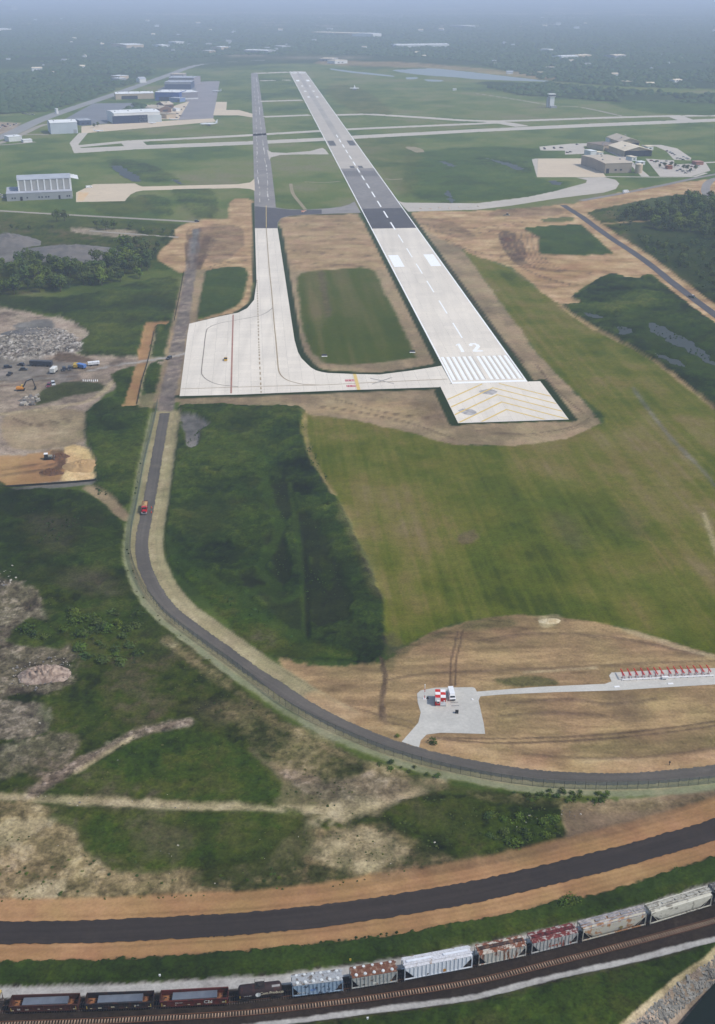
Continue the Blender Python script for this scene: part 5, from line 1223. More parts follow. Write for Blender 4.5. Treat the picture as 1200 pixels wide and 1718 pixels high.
# ------------------------------------------------------------------ stones of the canal bank (too many to count)
BW = GP(smooth_px(BANK_T, False, 6)); Bp = Path(BW, px=False); g = MB()
ms = mat('bank_stone', (146, 141, 132), (100, 97, 91), 0.35, obj=False, lo=0.3, hi=0.7); ms2 = mat('bank_stone_tan', (150, 132, 114), (118, 104, 92), 0.4, obj=False)
for k in range(2200):
    d = random.uniform(0, Bp.L[-1]); p, a = Bp.at(d); o_ = random.random() ** .9 * 3.7
    q = p + Vector((math.sin(a), -math.cos(a), 0)) * (o_ + .5); z = -4.4 * max(0, (o_ + .2)) / 4.9 - .05
    patch = vnoise(np.array([q.x / 5]), np.array([q.y / 5]), 91)[0]
    R_ = random.uniform(.16, .34) + .32 * random.random() ** 3
    if random.random() > .35 + .6 * patch: R_ *= .6
    vs = []
    for (x, y, zz) in ((-1,-1,-1),(1,-1,-1),(1,1,-1),(-1,1,-1),(-.7,-.7,1),(.7,-.7,1),(.7,.7,1),(-.7,.7,1)):
        vs.append((x * R_ * random.uniform(.6, 1.2), y * R_ * random.uniform(.6, 1.2), zz * R_ * random.uniform(.4, .8)))
    M_ = Matrix.Rotation(random.uniform(0, 6.3), 3, 'Z') @ Matrix.Rotation(random.uniform(-.4, .4), 3, 'X')
    g.add([q + Vector((0, 0, z)) + M_ @ Vector(v) for v in vs], [(0,3,2,1),(4,5,6,7),(0,1,5,4),(1,2,6,5),(2,3,7,6),(3,0,4,7)], 1 if patch < .32 else 0)
g.build('bank_stones', [ms, ms2], kind='stuff')
# ------------------------------------------------------------------ fences
M_POST = mat('fence_post', (62, 64, 58), (48, 50, 46), 1.0, rough=0.6)
def mesh_mat(name, c, alpha):
    m = bpy.data.materials.new(name); t, b = nt(m); b.inputs['Base Color'].default_value = (*lin(c), 1); b.inputs['Roughness'].default_value = 0.6
    tr = t.nodes.new('ShaderNodeBsdfTransparent'); mx = t.nodes.new('ShaderNodeMixShader'); mx.inputs[0].default_value = alpha
    o = [n for n in t.nodes if n.type == 'OUTPUT_MATERIAL'][0]; t.links.new(tr.outputs[0], mx.inputs[1]); t.links.new(b.outputs[0], mx.inputs[2]); t.links.new(mx.outputs[0], o.inputs[0]); return m
M_LINK = mesh_mat('chain_link', (104, 120, 108), 0.26); M_SILT = mat('silt_fabric', (46, 48, 46), (36, 38, 38), 1.0)
def fence(pts, label, h, spacing, panel, post_r=.05, cat='fence', name='chain_link_fence', cap=True):
    P = Path(pts); root = empty(name, P.W[0], 0, label=label, cat=cat); base = P.W[0]
    n = int(P.L[-1] / spacing)
    pm = MB(); pm.lathe([(post_r, 0), (post_r, h), (post_r * .6, h + .05)], 6); pm.bar((0, 0, h), (0, .3, h + .35), .025); pm = pm.mesh('fence_post', M_POST)
    for k in range(n + 1):
        p, a = P.at(k * spacing); o = bpy.data.objects.new('fence_post', pm); o.location = p - base; o.rotation_euler = (0, 0, a); link(o, root)
        if k < n:
            q, _ = P.at((k + 1) * spacing); d = q - p; nn = Vector((-d.y, d.x, 0)).normalized() * .012; o0 = p - base; o1 = q - base
            g = MB(); up = Vector((0, 0, h - .05)); lo = Vector((0, 0, .05))
            g.add([o0 - nn + lo, o1 - nn + lo, o1 - nn + up, o0 - nn + up, o0 + nn + lo, o1 + nn + lo, o1 + nn + up, o0 + nn + up], [(0, 1, 2, 3), (7, 6, 5, 4)])
            if cap: g.bar(o0 + Vector((0, 0, h)), o1 + Vector((0, 0, h)), .035, 1); g.bar(o0 + Vector((0, .25, h + .3)), o1 + Vector((0, .25, h + .3)), .02, 1)
            g.build('fence_panel', [panel, M_POST], root)
FENCE = [(265, 676), (257, 717), (243, 774), (230, 845), (221, 890), (220, 933), (232, 970), (249, 1000), (283, 1038), (333, 1076), (400, 1124), (467, 1177), (517, 1206), (567, 1230), (633, 1258), (700, 1280), (767, 1297), (817, 1307), (883, 1317), (950, 1323), (1033, 1324), (1117, 1321), (1210, 1312), (1290, 1298)]
fence(FENCE, 'long chain link fence with dark posts along the curved perimeter road', 2.9, 3.05, M_LINK)
fence([(259, 556), (253, 588), (247, 612), (239, 638), (230, 679)], 'short dark silt fence between the orange strip and the pale ditch', 1.1, 2.5, M_SILT, .04, 'silt fence', 'silt_fence', False)
fence([(309, 456), (303, 490), (293, 538)], 'dark silt fence at the edge of the worn access road above the apron', 1.1, 2.5, M_SILT, .04, 'silt fence', 'silt_fence', False)
fence([(-40, 822), (0, 818.5), (60, 814.5), (110, 811), (170, 806)], 'low black silt fence below the orange sand pile', 1.2, 2.5, M_SILT, .05, 'silt fence', 'silt_fence', False)

# ------------------------------------------------------------------ antenna site
M_SR = mat('shelter_red', (196, 46, 40), (184, 42, 38), 0.9); M_SW = mat('shelter_white', (232, 230, 228), (218, 216, 214), 0.9)
M_DKG = mat('dark_grey', (54, 56, 58), (44, 46, 48), 1.2); M_MIDG = mat('mid_grey', (128, 130, 132), (112, 114, 118), 0.8); M_TYRE = mat('tyre_black', (30, 30, 31), (38, 37, 37), 2.0)
c = G(738.8, 1184); sh = empty('equipment_shelter', c, rad(-3), label='red and white checkered equipment shelter on the gravel pad', cat='shelter')
sw, sl, shh = 3.4, 4.6, 3.0
g = MB(); g.box((0, sl / 2, .12), (sw + .3, sl + .3, .24)); g.build('base_slab', M_MIDG, sh)
g = MB(); g.box((0, sl / 2, .24 + shh / 2), (sw - .06, sl - .06, shh - .02)); g.build('wall_core', M_SW, sh)
for i in range(2):
    for j in range(2):
        red = (i + j) % 2 == 0
        q = MB(); q.box((-sw / 4 + i * sw / 2, -.0, .26 + shh / 4 + j * shh / 2), (sw / 2 - .02, .05, shh / 2 - .02)); q.build('wall_panel', M_SR if red else M_SW, sh)
        q = MB(); q.box((-sw / 4 + i * sw / 2, sl, .26 + shh / 4 + j * shh / 2), (sw / 2 - .02, .05, shh / 2 - .02)); q.build('wall_panel', M_SW if red else M_SR, sh)
for i in range(3):
    for s in (-1, 1):
        for j in range(2):
            q = MB(); q.box((s * sw / 2, sl / 6 + i * sl / 3, .26 + shh / 4 + j * shh / 2), (.05, sl / 3 - .02, shh / 2 - .02)); q.build('wall_panel', M_SR if (i + j + (s > 0)) % 2 == 0 else M_SW, sh)
        q = MB(); q.box((s * sw / 4, sl / 6 + i * sl / 3, .24 + shh + .06), (sw / 2 - .02, sl / 3 - .02, .12)); q.build('roof_panel', M_SR if (i % 2 == 0) == (s < 0) else M_SW, sh)
q = MB(); q.box((-sw / 4 + .1, -.35, 1.9), (.8, .6, .9)); q.box((-sw / 4 + .1, -.66, 1.85), (.6, .03, .6), mi=1); q.build('air_conditioner', [M_SW, M_DKG], sh)
q = MB(); q.lathe([(.02, 0), (.2, 0), (.2, .25), (.02, .28)], 10, (sw / 4 + .35, -.3, 2.2), 'y'); q.build('wall_lamp', M_SW, sh)
# van
def vehicle(name, label, cat, p, rz, L=4.6, W=1.85, H=1.5, body=(40, 42, 46), kind='car', group=None, glass=(34, 38, 44), roofc=None, z=0.1):
    r = empty(name, (p.x, p.y, z), rz, label=label, cat=cat, group=group)
    key = 'veh_%d_%d_%d' % body; bm_ = mat(key, body, tuple(v * .93 for v in body), 1.5, rough=0.35, spec=.5)
    gm = mat('veh_glass', glass, tuple(v * .8 for v in glass), 1.0, rough=0.1, spec=.6)
    h = {'car': .82, 'suv': 1.0, 'pickup': 1.02, 'van': 1.15}.get(kind, 1.0)
    g = MB(); g.prism([(-L / 2, .42), (-L / 2 + .1, h - .08), (-L / 2 + .3, h), (L * .22, h), (L / 2 - .18, h - .12), (L / 2, h - .35), (L / 2, .34), (-L / 2, .34)], -W / 2, W / 2, 'y'); g.build('body', bm_, r)
    if kind == 'car': cab = [(-L * .40, h), (-L * .27, H), (L * .08, H), (L * .25, h)]
    elif kind == 'suv': cab = [(-L * .48, h), (-L * .45, H), (L * .08, H), (L * .24, h)]
    elif kind == 'van': cab = [(-L * .495, h), (-L * .48, H), (L * .30, H), (L * .42, h)]
    else: cab = [(-L * .06, h), (-L * .02, H), (L * .17, H), (L * .28, h)]
    g = MB(); w2 = W / 2 - .06; n = 4
    vs = [(x, -w2 + (.1 if z_ > h else 0), z_) for x, z_ in cab] + [(x, w2 - (.1 if z_ > h else 0), z_) for x, z_ in cab]
    g.add(vs, [(0, 1, 5, 4), (1, 2, 6, 5), (2, 3, 7, 6), (0, 3, 2, 1), (4, 5, 6, 7)]); g.build('cabin_glass', gm if kind != 'van' else bm_, r)
    g = MB(); x0, x1 = cab[1][0], cab[2][0]; g.box(((x0 + x1) / 2, 0, H + .02), (x1 - x0 + .05, W - .28, .06)); g.build('roof', bm_ if not roofc else mat('veh_%d_%d_%d' % roofc, roofc), r)
    if kind == 'van':
        g = MB(); a_, b_ = Vector((L * .305, 0, H - .12)), Vector((L * .41, 0, h + .06)); d = b_ - a_
        g.add([(a_.x + .03, -w2 + .2, a_.z), (b_.x + .03, -w2 + .1, b_.z), (b_.x + .03, w2 - .1, b_.z), (a_.x + .03, w2 - .2, a_.z), (a_.x, -w2 + .2, a_.z - .02), (b_.x, -w2 + .1, b_.z - .02), (b_.x, w2 - .1, b_.z - .02), (a_.x, w2 - .2, a_.z - .02)], [(0, 1, 2, 3), (7, 6, 5, 4), (0, 4, 5, 1), (1, 5, 6, 2), (2, 6, 7, 3), (3, 7, 4, 0)]); g.build('windscreen', gm, r)
        for s in (-1, 1): q = MB(); q.box((L * .16, s * (W / 2 - .09), (h + H) / 2 + .08), (L * .2, .06, .45)); q.build('side_window', gm, r)
        q = MB(); q.box((L / 2 - .02, 0, .62), (.12, W - .3, .45)); q.build('grille', M_DKG, r)
    if kind == 'pickup':
        g = MB(); g.box((-L * .28, 0, h - .08), (L * .38, W - .3, .24)); g.build('cargo_bed', M_DKG, r)
    for s in (-1, 1):
        q = MB(); q.box((L / 2 - .03, s * (W / 2 - .3), h - .32), (.1, .34, .16)); q.build('headlight', mat('lamp_clear', (214, 214, 210)), r)
        for t_ in (-1, 1):
            q = MB(); q.lathe([(.12, -.11), (.33, -.11), (.34, 0), (.33, .11), (.12, .11)], 12, (t_ * L * .31, s * (W / 2 - .1), .34), 'y'); q.build('wheel', M_TYRE, r)
    return r
D_ = rad(-90)
vehicle('van', 'white cargo van parked beside the red and white shelter', 'van', G(757.5, 1168.5), D_ + rad(4), 5.4, 2.0, 2.3, (232, 232, 232), 'van')
c = G(766.5, 1196); u_ = empty('utility_box', c, 0, label='small black utility box standing alone on the gravel pad', cat='utility box')
g = MB(); g.box((0, 0, .5), (1.0, .7, 1.0)); g.build('cabinet', M_DKG, u_); g = MB(); g.box((0, 0, 1.03), (1.1, .8, .08)); g.build('lid', M_TYRE, u_); g = MB(); g.box((.45, -.38, .45), (.12, .06, .8)); g.build('conduit', M_MIDG, u_)
c = G(763, 1181.5); u_ = empty('pipe_rack', c, rad(4), label='low grey pipe frame on the gravel below the white van', cat='pipe frame')
for dy in (-.9, .9):
    g = MB(); g.bar((-1.2, dy, .3), (1.2, dy, .3), .06); g.build('rail', M_MIDG, u_)
    for x in (-1.1, 0, 1.1): g = MB(); g.bar((x, dy, 0), (x, dy, .32), .05); g.build('leg', M_MIDG, u_)
c = G(712.5, 1172); pl = empty('mast', c, 0, label='slim red and white mast at the left edge of the gravel pad', cat='mast')
g = MB(); g.box((0, 0, .1), (1.0, 1.0, .2)); g.build('base', M_SW, pl)
for k in range(4): g = MB(); g.lathe([(.1, .2 + k * 1.3), (.1, 1.5 + k * 1.3)], 8); g.build('tube_section', M_SR if k % 2 == 0 else M_SW, pl)
g = MB(); g.lathe([(.16, 5.4), (.2, 5.6), (.05, 5.85)], 10); g.build('lamp', M_SW, pl)
g = MB(); g.box((1.0, .1, .35), (.6, .4, .7)); g.build('control_box', M_DKG, pl)
q = tag(MB().lathe([(.35, 0), (.35, .3), (.2, .36)], 12, G(792.5, 1173.5)).build('ground_vent', M_SW), 'small round white vent stub on the right side of the gravel pad', 'vent')
# localizer antenna row
A0, A1 = G(1046, 1141), G(1195, 1134); ad = (A1 - A0); an = ad.normalized(); ar_ = math.atan2(ad.y, ad.x)
la = empty('antenna_platform', A0, ar_, label='long low white beam carrying the row of red antennas', cat='antenna base'); Lr = ad.length
g = MB(); g.box((Lr / 2, 0, .35), (Lr + 1.0, .45, .3)); g.build('beam', M_SW, la)
for k in range(15): g = MB(); g.box((k * Lr / 14, 0, .1), (.25, .6, .2)); g.build('foot', M_DKG, la)
g = MB(); g.box((Lr * .46, -.5, .55), (2.0, .7, 1.0)); g.box((Lr * .46, -.5, 1.08), (2.2, .9, .08)); g.build('cabinet', M_SW, la)
g = MB(); g.box((Lr * .46 - .3, -.87, .3), (1.2, .05, .4)); g.build('cabinet_door', M_MIDG, la)
proto = None
for k in range(14):
    f = (k * 1.0 / 13.4); p = A0 + ad * (f + (.0 if k != 6 else -.012))
    if proto is None:
        proto = empty('antenna', p, ar_, label='red log-periodic antenna on two short posts in the row on the white beam', cat='antenna', group='red antennas in the localizer row')
        b_ = MB(); tip = Vector((-.9 * 0, 4.2, 2.1)); b_.bar((0, -.3, 2.05), (0, 3.9, 2.05), .17, n=6); b_.build('boom', M_SR, proto)
        for j in range(9): e_ = MB(); y = .1 + j * .44; l_ = .62 - j * .035; e_.bar((-l_, y, 2.05), (l_, y, 2.05), .04); e_.build('element', M_SR, proto)
        for (y, m) in ((.05, M_SW), (1.5, M_SR)): q = MB(); q.bar((0, y, .2), (0, y, 2.0), .1, n=6); q.build('post', m, proto)
        q = MB(); q.bar((0, -.1, 2.0), (.0, .7, .6), .06); q.build('brace', M_SR, proto)
        q = MB(); q.box((0, 1.5, .08), (.6, .6, .16)); q.build('foot', M_MIDG, proto)
        o = proto
    else: o = clone(proto)
    o.location = p
for k in range(10):
    pass
# pale stones or covers beside the row
for (x, y) in ((1125, 1147), (1035, 1152)):
    tag(MB().box(G(x, y) + Vector((0, 0, .12)), (1.8, .8, .24), .1).build('cable_cover', M_SW), 'flat white cable cover %s' % ('on the gravel in front of the antenna beam' if x > 1100 else 'on the gravel path left of the antenna beam'), 'cable cover')
# small marker posts in the grass by the railway
for (x, y, lb) in ((269, 1641, 'small white marker post in the grass above the gondola lettered CN'), (588, 1615, 'small yellow marker post behind the short pale blue hopper car'), (617, 1713, 'small pale marker post on the low gravel strip below the tracks'), (1123, 1283, 'small dark post on the sand beside the perimeter road')):
    r = empty('marker_post', G(x, y), 0, label=lb, cat='marker post'); m_ = mat('marker_yellow', (206, 176, 70)) if x == 588 else (M_DKG if x == 1123 else M_SW)
    g = MB(); g.lathe([(.1, 0), (.1, 1.0)], 8); g.build('post', m_, r); g = MB(); g.box((0, 0, 1.15), (.45, .2, .5)); g.build('marker_head', m_, r)

# ------------------------------------------------------------------ vehicles and machines
c = G(243.5, 857); ang = math.atan2(*(lambda d: (d.y, d.x))(G(242, 870) - G(245.5, 840)))
tk = empty('dump_truck', (c.x, c.y, .12), ang, label='red dump truck with a sand-coloured load on the perimeter road', cat='dump truck')
M_TR = mat('truck_red', (186, 22, 34), (164, 20, 30), 1.0, rough=.35, spec=.5); M_CHR = mat('chrome', (206, 206, 210), (170, 170, 176), 1.0, rough=.25, metal=.6)
g = MB(); g.box((-1, 0, .8), (8.6, .9, .3)); g.build('chassis', M_DKG, tk)
g = MB(); g.prism([(2.7, 1.0), (4.3, 1.0), (4.35, 1.9), (2.7, 2.05)], -.75, .75, 'y'); g.build('hood', M_TR, tk)
g = MB(); g.prism([(1.1, 1.0), (2.75, 1.0), (2.75, 2.1), (2.45, 2.95), (1.1, 3.0)], -1.15, 1.15, 'y'); g.build('cab', M_TR, tk)
g = MB(); g.prism([(2.79, 2.12), (2.81, 2.14), (2.52, 2.9), (2.49, 2.88)], -1.0, 1.0, 'y'); g.build('windscreen', M_TYRE, tk)
g = MB(); g.box((4.42, 0, .75), (.25, 2.4, .4)); g.build('bumper', M_CHR, tk)
g = MB(); g.box((4.38, 0, 1.45), (.08, 1.1, .8)); g.build('grille', M_DKG, tk)
for s in (-1, 1):
    g = MB(); g.box((3.5, s * 1.0, 1.25), (1.5, .5, .35)); g.build('fender', M_TR, tk)
    g = MB(); g.box((4.3, s * 1.0, 1.25), (.12, .35, .3)); g.build('headlight', mat('lamp_clear', (214, 214, 210)), tk)
    g = MB(); g.lathe([(.1, 1.0), (.1, 3.2)], 8, (.95, s * 1.05, 0)); g.build('exhaust_stack', M_CHR, tk)
    for x in (3.5, -2.6, -4.0): g = MB(); g.lathe([(.15, -.18), (.52, -.18), (.54, 0), (.52, .18), (.15, .18)], 14, (x, s * 1.0, .54), 'y'); g.build('wheel', M_TYRE, tk)
g = MB(); g.add([(.7, -1.25, 1.15), (.7, 1.25, 1.15), (-5.2, 1.25, 1.15), (-5.2, -1.25, 1.15), (.8, -1.28, 2.5), (.8, 1.28, 2.5), (-5.3, 1.28, 2.5), (-5.3, -1.28, 2.5)], [(0, 1, 2, 3), (0, 4, 5, 1), (1, 5, 6, 2), (2, 6, 7, 3), (3, 7, 4, 0)]); g.build('dump_bed', mat('bed_maroon', (120, 34, 36), (92, 40, 36), .8), tk)
g = MB(); g.box((.95, 0, 2.6), (.5, 2.5, .2)); g.build('bed_guard', M_SW, tk)
g = MB(); g.add([(.7, -1.2, 2.3), (.7, 1.2, 2.3), (-5.2, 1.2, 2.3), (-5.2, -1.2, 2.3), (-1.2, 0, 3.0), (-3.6, .1, 2.9)], [(0, 1, 4), (1, 2, 5, 4), (2, 3, 5), (3, 0, 4, 5)]); g.build('sand_load', mat('load_sand', (176, 140, 96), (158, 122, 82), 1.2), tk)
for (x, y, lb) in ((254.5, 852, 'orange traffic cone beside the red dump truck, the farther of two'), (254.5, 860, 'orange traffic cone beside the red dump truck, the nearer of two')):
    r = empty('traffic_cone', G(x, y, .12), 0, label=lb, cat='traffic cone'); g = MB(); g.box((0, 0, .03), (.6, .6, .06)); g.build('base', M_TYRE, r); g = MB(); g.lathe([(.26, .06), (.07, .95)], 10); g.build('cone', mat('cone_orange', (226, 84, 60)), r)
vehicle('pickup_truck', 'small yellow pickup truck parked on the concrete apron', 'pickup', G(379, 604), D_ + .1, 5.2, 2.1, 1.9, (206, 160, 44), 'pickup')
vehicle('parked_car', 'dark grey car on the dirt road left of the apron', 'car', G(284, 602), D_ - .4, 4.8, 1.9, 1.7, (72, 74, 80), 'suv')
vehicle('pickup_truck', 'dark pickup with a green tarp on the paved road by the right woods', 'pickup', G(1161, 499), rad(-58), 6.2, 2.2, 2.0, (40, 70, 52), 'pickup', roofc=(210, 212, 214))
vehicle('box_truck', 'white truck driving on the road below the right terminal', 'truck', G(1050, 323.5), rad(20), 8.0, 2.4, 3.2, (226, 226, 228), 'van')
vehicle('parked_car', 'dark car on the field road left of the construction ground', 'car', G(331, 372), rad(-8), 4.8, 2.0, 1.7, (52, 54, 58), 'suv')
YD = [(14, 617, (34, 34, 38), 'suv', 20, 'black car at the far left of the demolition yard'), (17, 629, (48, 48, 52), 'pickup', 80, 'dark pickup below the black car in the yard'), (40, 621, (58, 62, 66), 'car', 10, 'dark grey car in the middle of the yard scrap'),
      (36, 613, (80, 76, 78), 'car', 160, 'grey car in front of the rubble in the yard'), (108, 621, (44, 46, 52), 'suv', -80, 'dark suv in the yard, left of the two parked together'), (117.5, 619.5, (58, 56, 60), 'suv', -75, 'dark grey suv with a pale hood in the yard, right of the two parked together'),
      (82.5, 648, (120, 56, 66), 'suv', -88, 'maroon car parked on bare ground by the excavator'), (90, 645, (196, 198, 200), 'suv', -70, 'white car beside the maroon car')]
for x, y, c_, k_, a_, lb in YD: vehicle('parked_car', lb, 'car', G(x, y), rad(a_), 5.2, 2.1, 1.8, c_, k_, z=.15)
# long dark trailer and white tank in the yard
def trailer(p, rz, L, W, H, c_, lb, name='trailer', cat='trailer'):
    r = empty(name, (p.x, p.y, .1), rz, label=lb, cat=cat); m_ = mat('tr_%d_%d_%d' % c_, c_, tuple(v * .8 for v in c_), .8)
    g = MB(); g.box((0, 0, 1.0 + (H - 1) / 2), (L, W, H - 1)); g.build('box', m_, r); g = MB(); g.box((0, 0, H + .04), (L + .1, W + .1, .08)); g.build('roof', mat('tr_roof_%d' % c_[0], tuple(min(v + 18, 235) for v in c_)), r)
    g = MB(); g.box((0, 0, .85), (L, .9, .3)); g.build('chassis', M_DKG, r)
    for x in (-L * .36, -L * .24, L * .3):
        for s in (-1, 1): q = MB(); q.lathe([(.1, -.15), (.48, -.15), (.48, .15), (.1, .15)], 12, (x, s * (W / 2 - .2), .5), 'y'); q.build('wheel', M_TYRE, r)
    for k in range(int(L / 1.2)): q = MB(); q.box((-L / 2 + .6 + k * 1.2, -W / 2 - .03, 1 + (H - 1) / 2), (.12, .06, H - 1.2)); q.build('side_rib', m_, r)
    return r
trailer(G(70, 614), rad(-6), 14, 2.6, 3.4, (62, 66, 74), 'long dark trailer parked below the rubble heap')
trailer(G(91, 625), rad(-95), 6.5, 2.8, 3.2, (206, 204, 198), 'white box truck body on the dirt track in the yard')
trailer(G(137.5, 618), rad(-30), 6, 2.6, 2.9, (82, 118, 178), 'blue container truck at the right end of the vehicle line', 'container_truck', 'truck')
trailer(G(128, 617), rad(-85), 5, 2.4, 2.6, (176, 146, 60), 'yellow skip truck left of the blue container', 'skip_truck', 'truck')
trailer(G(158, 613), rad(20), 7, 2.6, 2.4, (220, 220, 222), 'white covered trailer at the right end of the yard')
for k in range(8):
    p = G(140 + 3.4 * k, 639 + .3 * (k % 3)); r = empty('concrete_barrier', p, .2, label='short white concrete barrier in the row beside the yard track', cat='barrier', group='white barriers beside the yard track')
    g = MB(); g.prism([(-.4, 0), (.4, 0), (.15, .4), (.12, .9), (-.12, .9), (-.15, .4)], -1.1, 1.1, 'y'); g.build('barrier_block', M_SW, r)
# excavator
c = G(36, 655); ex = empty('excavator', (c.x, c.y, .15), rad(8), label='orange excavator with raised dark boom in the demolition yard', cat='excavator')
M_OR = mat('machine_orange', (206, 138, 52), (188, 122, 46), .8); M_YL = mat('machine_yellow', (206, 170, 80), (180, 150, 80), .8)
for s in (-1, 1): g = MB(); g.prism([(-2.2, .35), (-1.9, 0), (1.9, 0), (2.2, .35), (1.9, .85), (-1.9, .85)], s * 1.2 - .3, s * 1.2 + .3, 'y'); g.build('track', M_TYRE, ex)
g = MB(); g.lathe([(.8, .8), (.8, 1.1)], 14); g.build('turntable', M_DKG, ex)
g = MB(); g.prism([(-2.6, 1.1), (1.5, 1.1), (1.5, 2.0), (-1.6, 2.3), (-2.6, 2.1)], -1.35, 1.35, 'y'); g.build('house', M_OR, ex)
g = MB(); g.prism([(.2, 2.0), (1.7, 1.2), (1.75, 2.4), (1.4, 3.2), (.2, 3.2)], .25, 1.35, 'y'); g.build('cab', M_YL, ex); g = MB(); g.prism([(1.78, 1.4), (1.8, 2.4), (1.45, 3.1), (1.4, 3.0)], .35, 1.25, 'y'); g.build('cab_glass', M_DKG, ex)
g = MB(); g.bar((1.2, -.3, 1.8), (3.6, -.3, 5.6), .34); g.bar((3.6, -.3, 5.6), (7.2, -.3, 6.8), .28); g.build('boom', M_DKG, ex)
g = MB(); g.bar((7.2, -.3, 6.9), (8.3, -.3, 1.9), .26); g.build('stick', M_DKG, ex)
g = MB(); g.prism([(7.8, 1.9), (8.6, 2.0), (8.8, .8), (8.0, .3), (7.4, .8)], -1.0, .4, 'y'); g.build('bucket', M_DKG, ex)
g = MB(); g.bar((1.6, -.3, 1.7), (3.3, -.3, 4.4), .12); g.bar((3.8, -.1, 5.9), (6.2, -.1, 7.1), .1); g.build('hydraulic_ram', M_CHR, ex)
# bulldozer on the sand pile
c = G(81, 770); bd = empty('bulldozer', (c.x, c.y, .3), rad(12), label='white-cabbed bulldozer pushing brown earth on the sand pile', cat='bulldozer')
for s in (-1, 1): g = MB(); g.prism([(-2.0, .5), (-1.6, 0), (1.6, 0), (2.0, .5), (1.5, 1.1), (-1.5, 1.1)], s * 1.2 - .3, s * 1.2 + .3, 'y'); g.build('track', M_TYRE, bd)
g = MB(); g.prism([(.1, .7), (2.3, .7), (2.3, 1.7), (.1, 1.8)], -.7, .7, 'y'); g.build('engine_hood', mat('dozer_grey', (150, 148, 136), (120, 118, 108), .8), bd)
g = MB(); g.prism([(-1.6, .9), (.2, .9), (.2, 1.9), (0, 2.7), (-1.5, 2.7), (-1.6, 1.6)], -.95, .95, 'y'); g.build('cab', M_DKG, bd); g = MB(); g.box((-.75, 0, 2.78), (1.9, 2.1, .14)); g.build('roof', M_SW, bd)
g = MB(); g.prism([(3.0, .1), (3.3, 0), (3.1, .6), (3.35, 1.4), (3.1, 1.4), (2.85, .7)], -1.9, 1.9, 'y'); g.build('blade', M_MIDG, bd)
for s in (-1, 1): g = MB(); g.bar((0, s * 1.6, .5), (3.0, s * 1.6, .5), .12); g.build('push_arm', M_DKG, bd)
vehicle('bulldozer_truck', 'small machine at work on the dark soil by the right construction ground', 'dumper', G(850, 362), rad(8), 7, 2.6, 2.8, (168, 160, 140), 'pickup')

# heaps of earth and rubble
HEAPS = []
def heap(p, rx, ry, h, mt_, label, rz=0.0, name='earth_heap', cat='heap', rough_=.35, seed=0, n=26, peaks=1):
    n = 56; r0 = np.linspace(0, 1, 22); vs = []; fs = []
    for i, rr_ in enumerate(r0):
        for k in range(n):
            t_ = 2 * math.pi * k / n; e_ = 1 + .35 * (vnoise(np.array([math.cos(t_) * 1.6 + 5]), np.array([math.sin(t_) * 1.6 + seed]), seed)[0] - .5)
            x, y = rr_ * math.cos(t_) * rx * e_, rr_ * math.sin(t_) * ry * e_
            nz = .35 * fbm(np.array([x / (rx * .3) + seed]), np.array([y / (rx * .3)]), seed + 3, 3)[0] + .65 * stretch(fbm(np.array([x / (rx * .07) + seed]), np.array([y / (rx * .07)]), seed + 4, 3), 1.8)[0]
            z = h * (1 - rr_ ** 1.7) * (1 - rough_ + 2 * rough_ * nz) - .15 * rr_
            vs.append((x, y, z))
    for i in range(21):
        for k in range(n): fs.append((i * n + k, i * n + (k + 1) % n, (i + 1) * n + (k + 1) % n, (i + 1) * n + k))
    g = MB(); g.add(vs, fs); o = g.build(name, mt_, smooth=True); o.location = (p.x, p.y, .05); o.rotation_euler = (0, 0, rz); return tag(o, label, cat)
M_HGREY = mat('heap_grey', (92, 90, 88), (114, 108, 102), .12, bump=.4); M_HPINK = mat('heap_pink', (168, 148, 132), (118, 100, 88), .55, lo=.4, hi=.6, bump=.6); M_HBROWN = mat('heap_brown', (112, 78, 52), (78, 56, 42), .5, bump=.6); M_HTAN = mat('heap_tan', (178, 146, 102), (158, 128, 88), .3, bump=.3)
M_HWHITE = mat('heap_white', (150, 140, 128), (104, 98, 92), .6, lo=.42, hi=.58, bump=.8)
heap(G(120, 425), 52, 24, 7, M_HGREY, 'large dark grey stockpile behind the wood at the left', 0, 'stockpile', 'stockpile', .2, 4)
heap(G(12, 408), 36, 20, 8, M_HGREY, 'dark grey stockpile at the left edge behind the wood', 0, 'stockpile', 'stockpile', .25, 9)
heap(G(72, 1134), 10.5, 6.5, 3.2, M_HPINK, 'pinkish heap of broken rock in the left waste ground', .15, 'rock_heap', 'rock heap', .5, 2)
heap(G(75, 580), 20, 9, 2.6, M_HWHITE, 'big heap of white concrete rubble in the demolition yard', .1, 'rubble_heap', 'rubble heap', .6, 12)
heap(G(45, 560), 16, 8, 3.0, M_HGREY, 'flat grey mound behind the white rubble heap', 0, 'earth_mound', 'mound', .3, 15)
heap(G(100, 767), 5.5, 4.5, 2.0, M_HBROWN, 'dark brown earth pushed up in front of the bulldozer', .2, 'earth_heap', 'earth heap', .5, 18)
heap(G(88, 793), 6.5, 3.4, 1.8, M_HBROWN, 'loose brown earth heap at the foot of the sand pile', -.1, 'earth_heap', 'earth heap', .6, 21)
heap(G(137, 782), 9, 9, 2.6, M_HTAN, 'pale sand mound at the right end of the sand pile', 0, 'sand_mound', 'sand mound', .25, 24)
heap(G(48, 672), 6.5, 3.2, 1.6, M_HWHITE, 'scrap heap of white slabs below the excavator', .1, 'scrap_heap', 'scrap heap', .7, 27)
heap(G(850, 402), 7, 9, 1.6, M_HBROWN, 'dark brown soil heap on the right construction ground', .4, 'soil_heap', 'soil heap', .4, 30)
heap(G(920, 1042), 4.5, 2.2, .8, mat('heap_pale', (206, 190, 156), (176, 156, 120), .6), 'pale sand patch at the edge of the mown field', .1, 'sand_heap', 'sand heap', .5, 33)
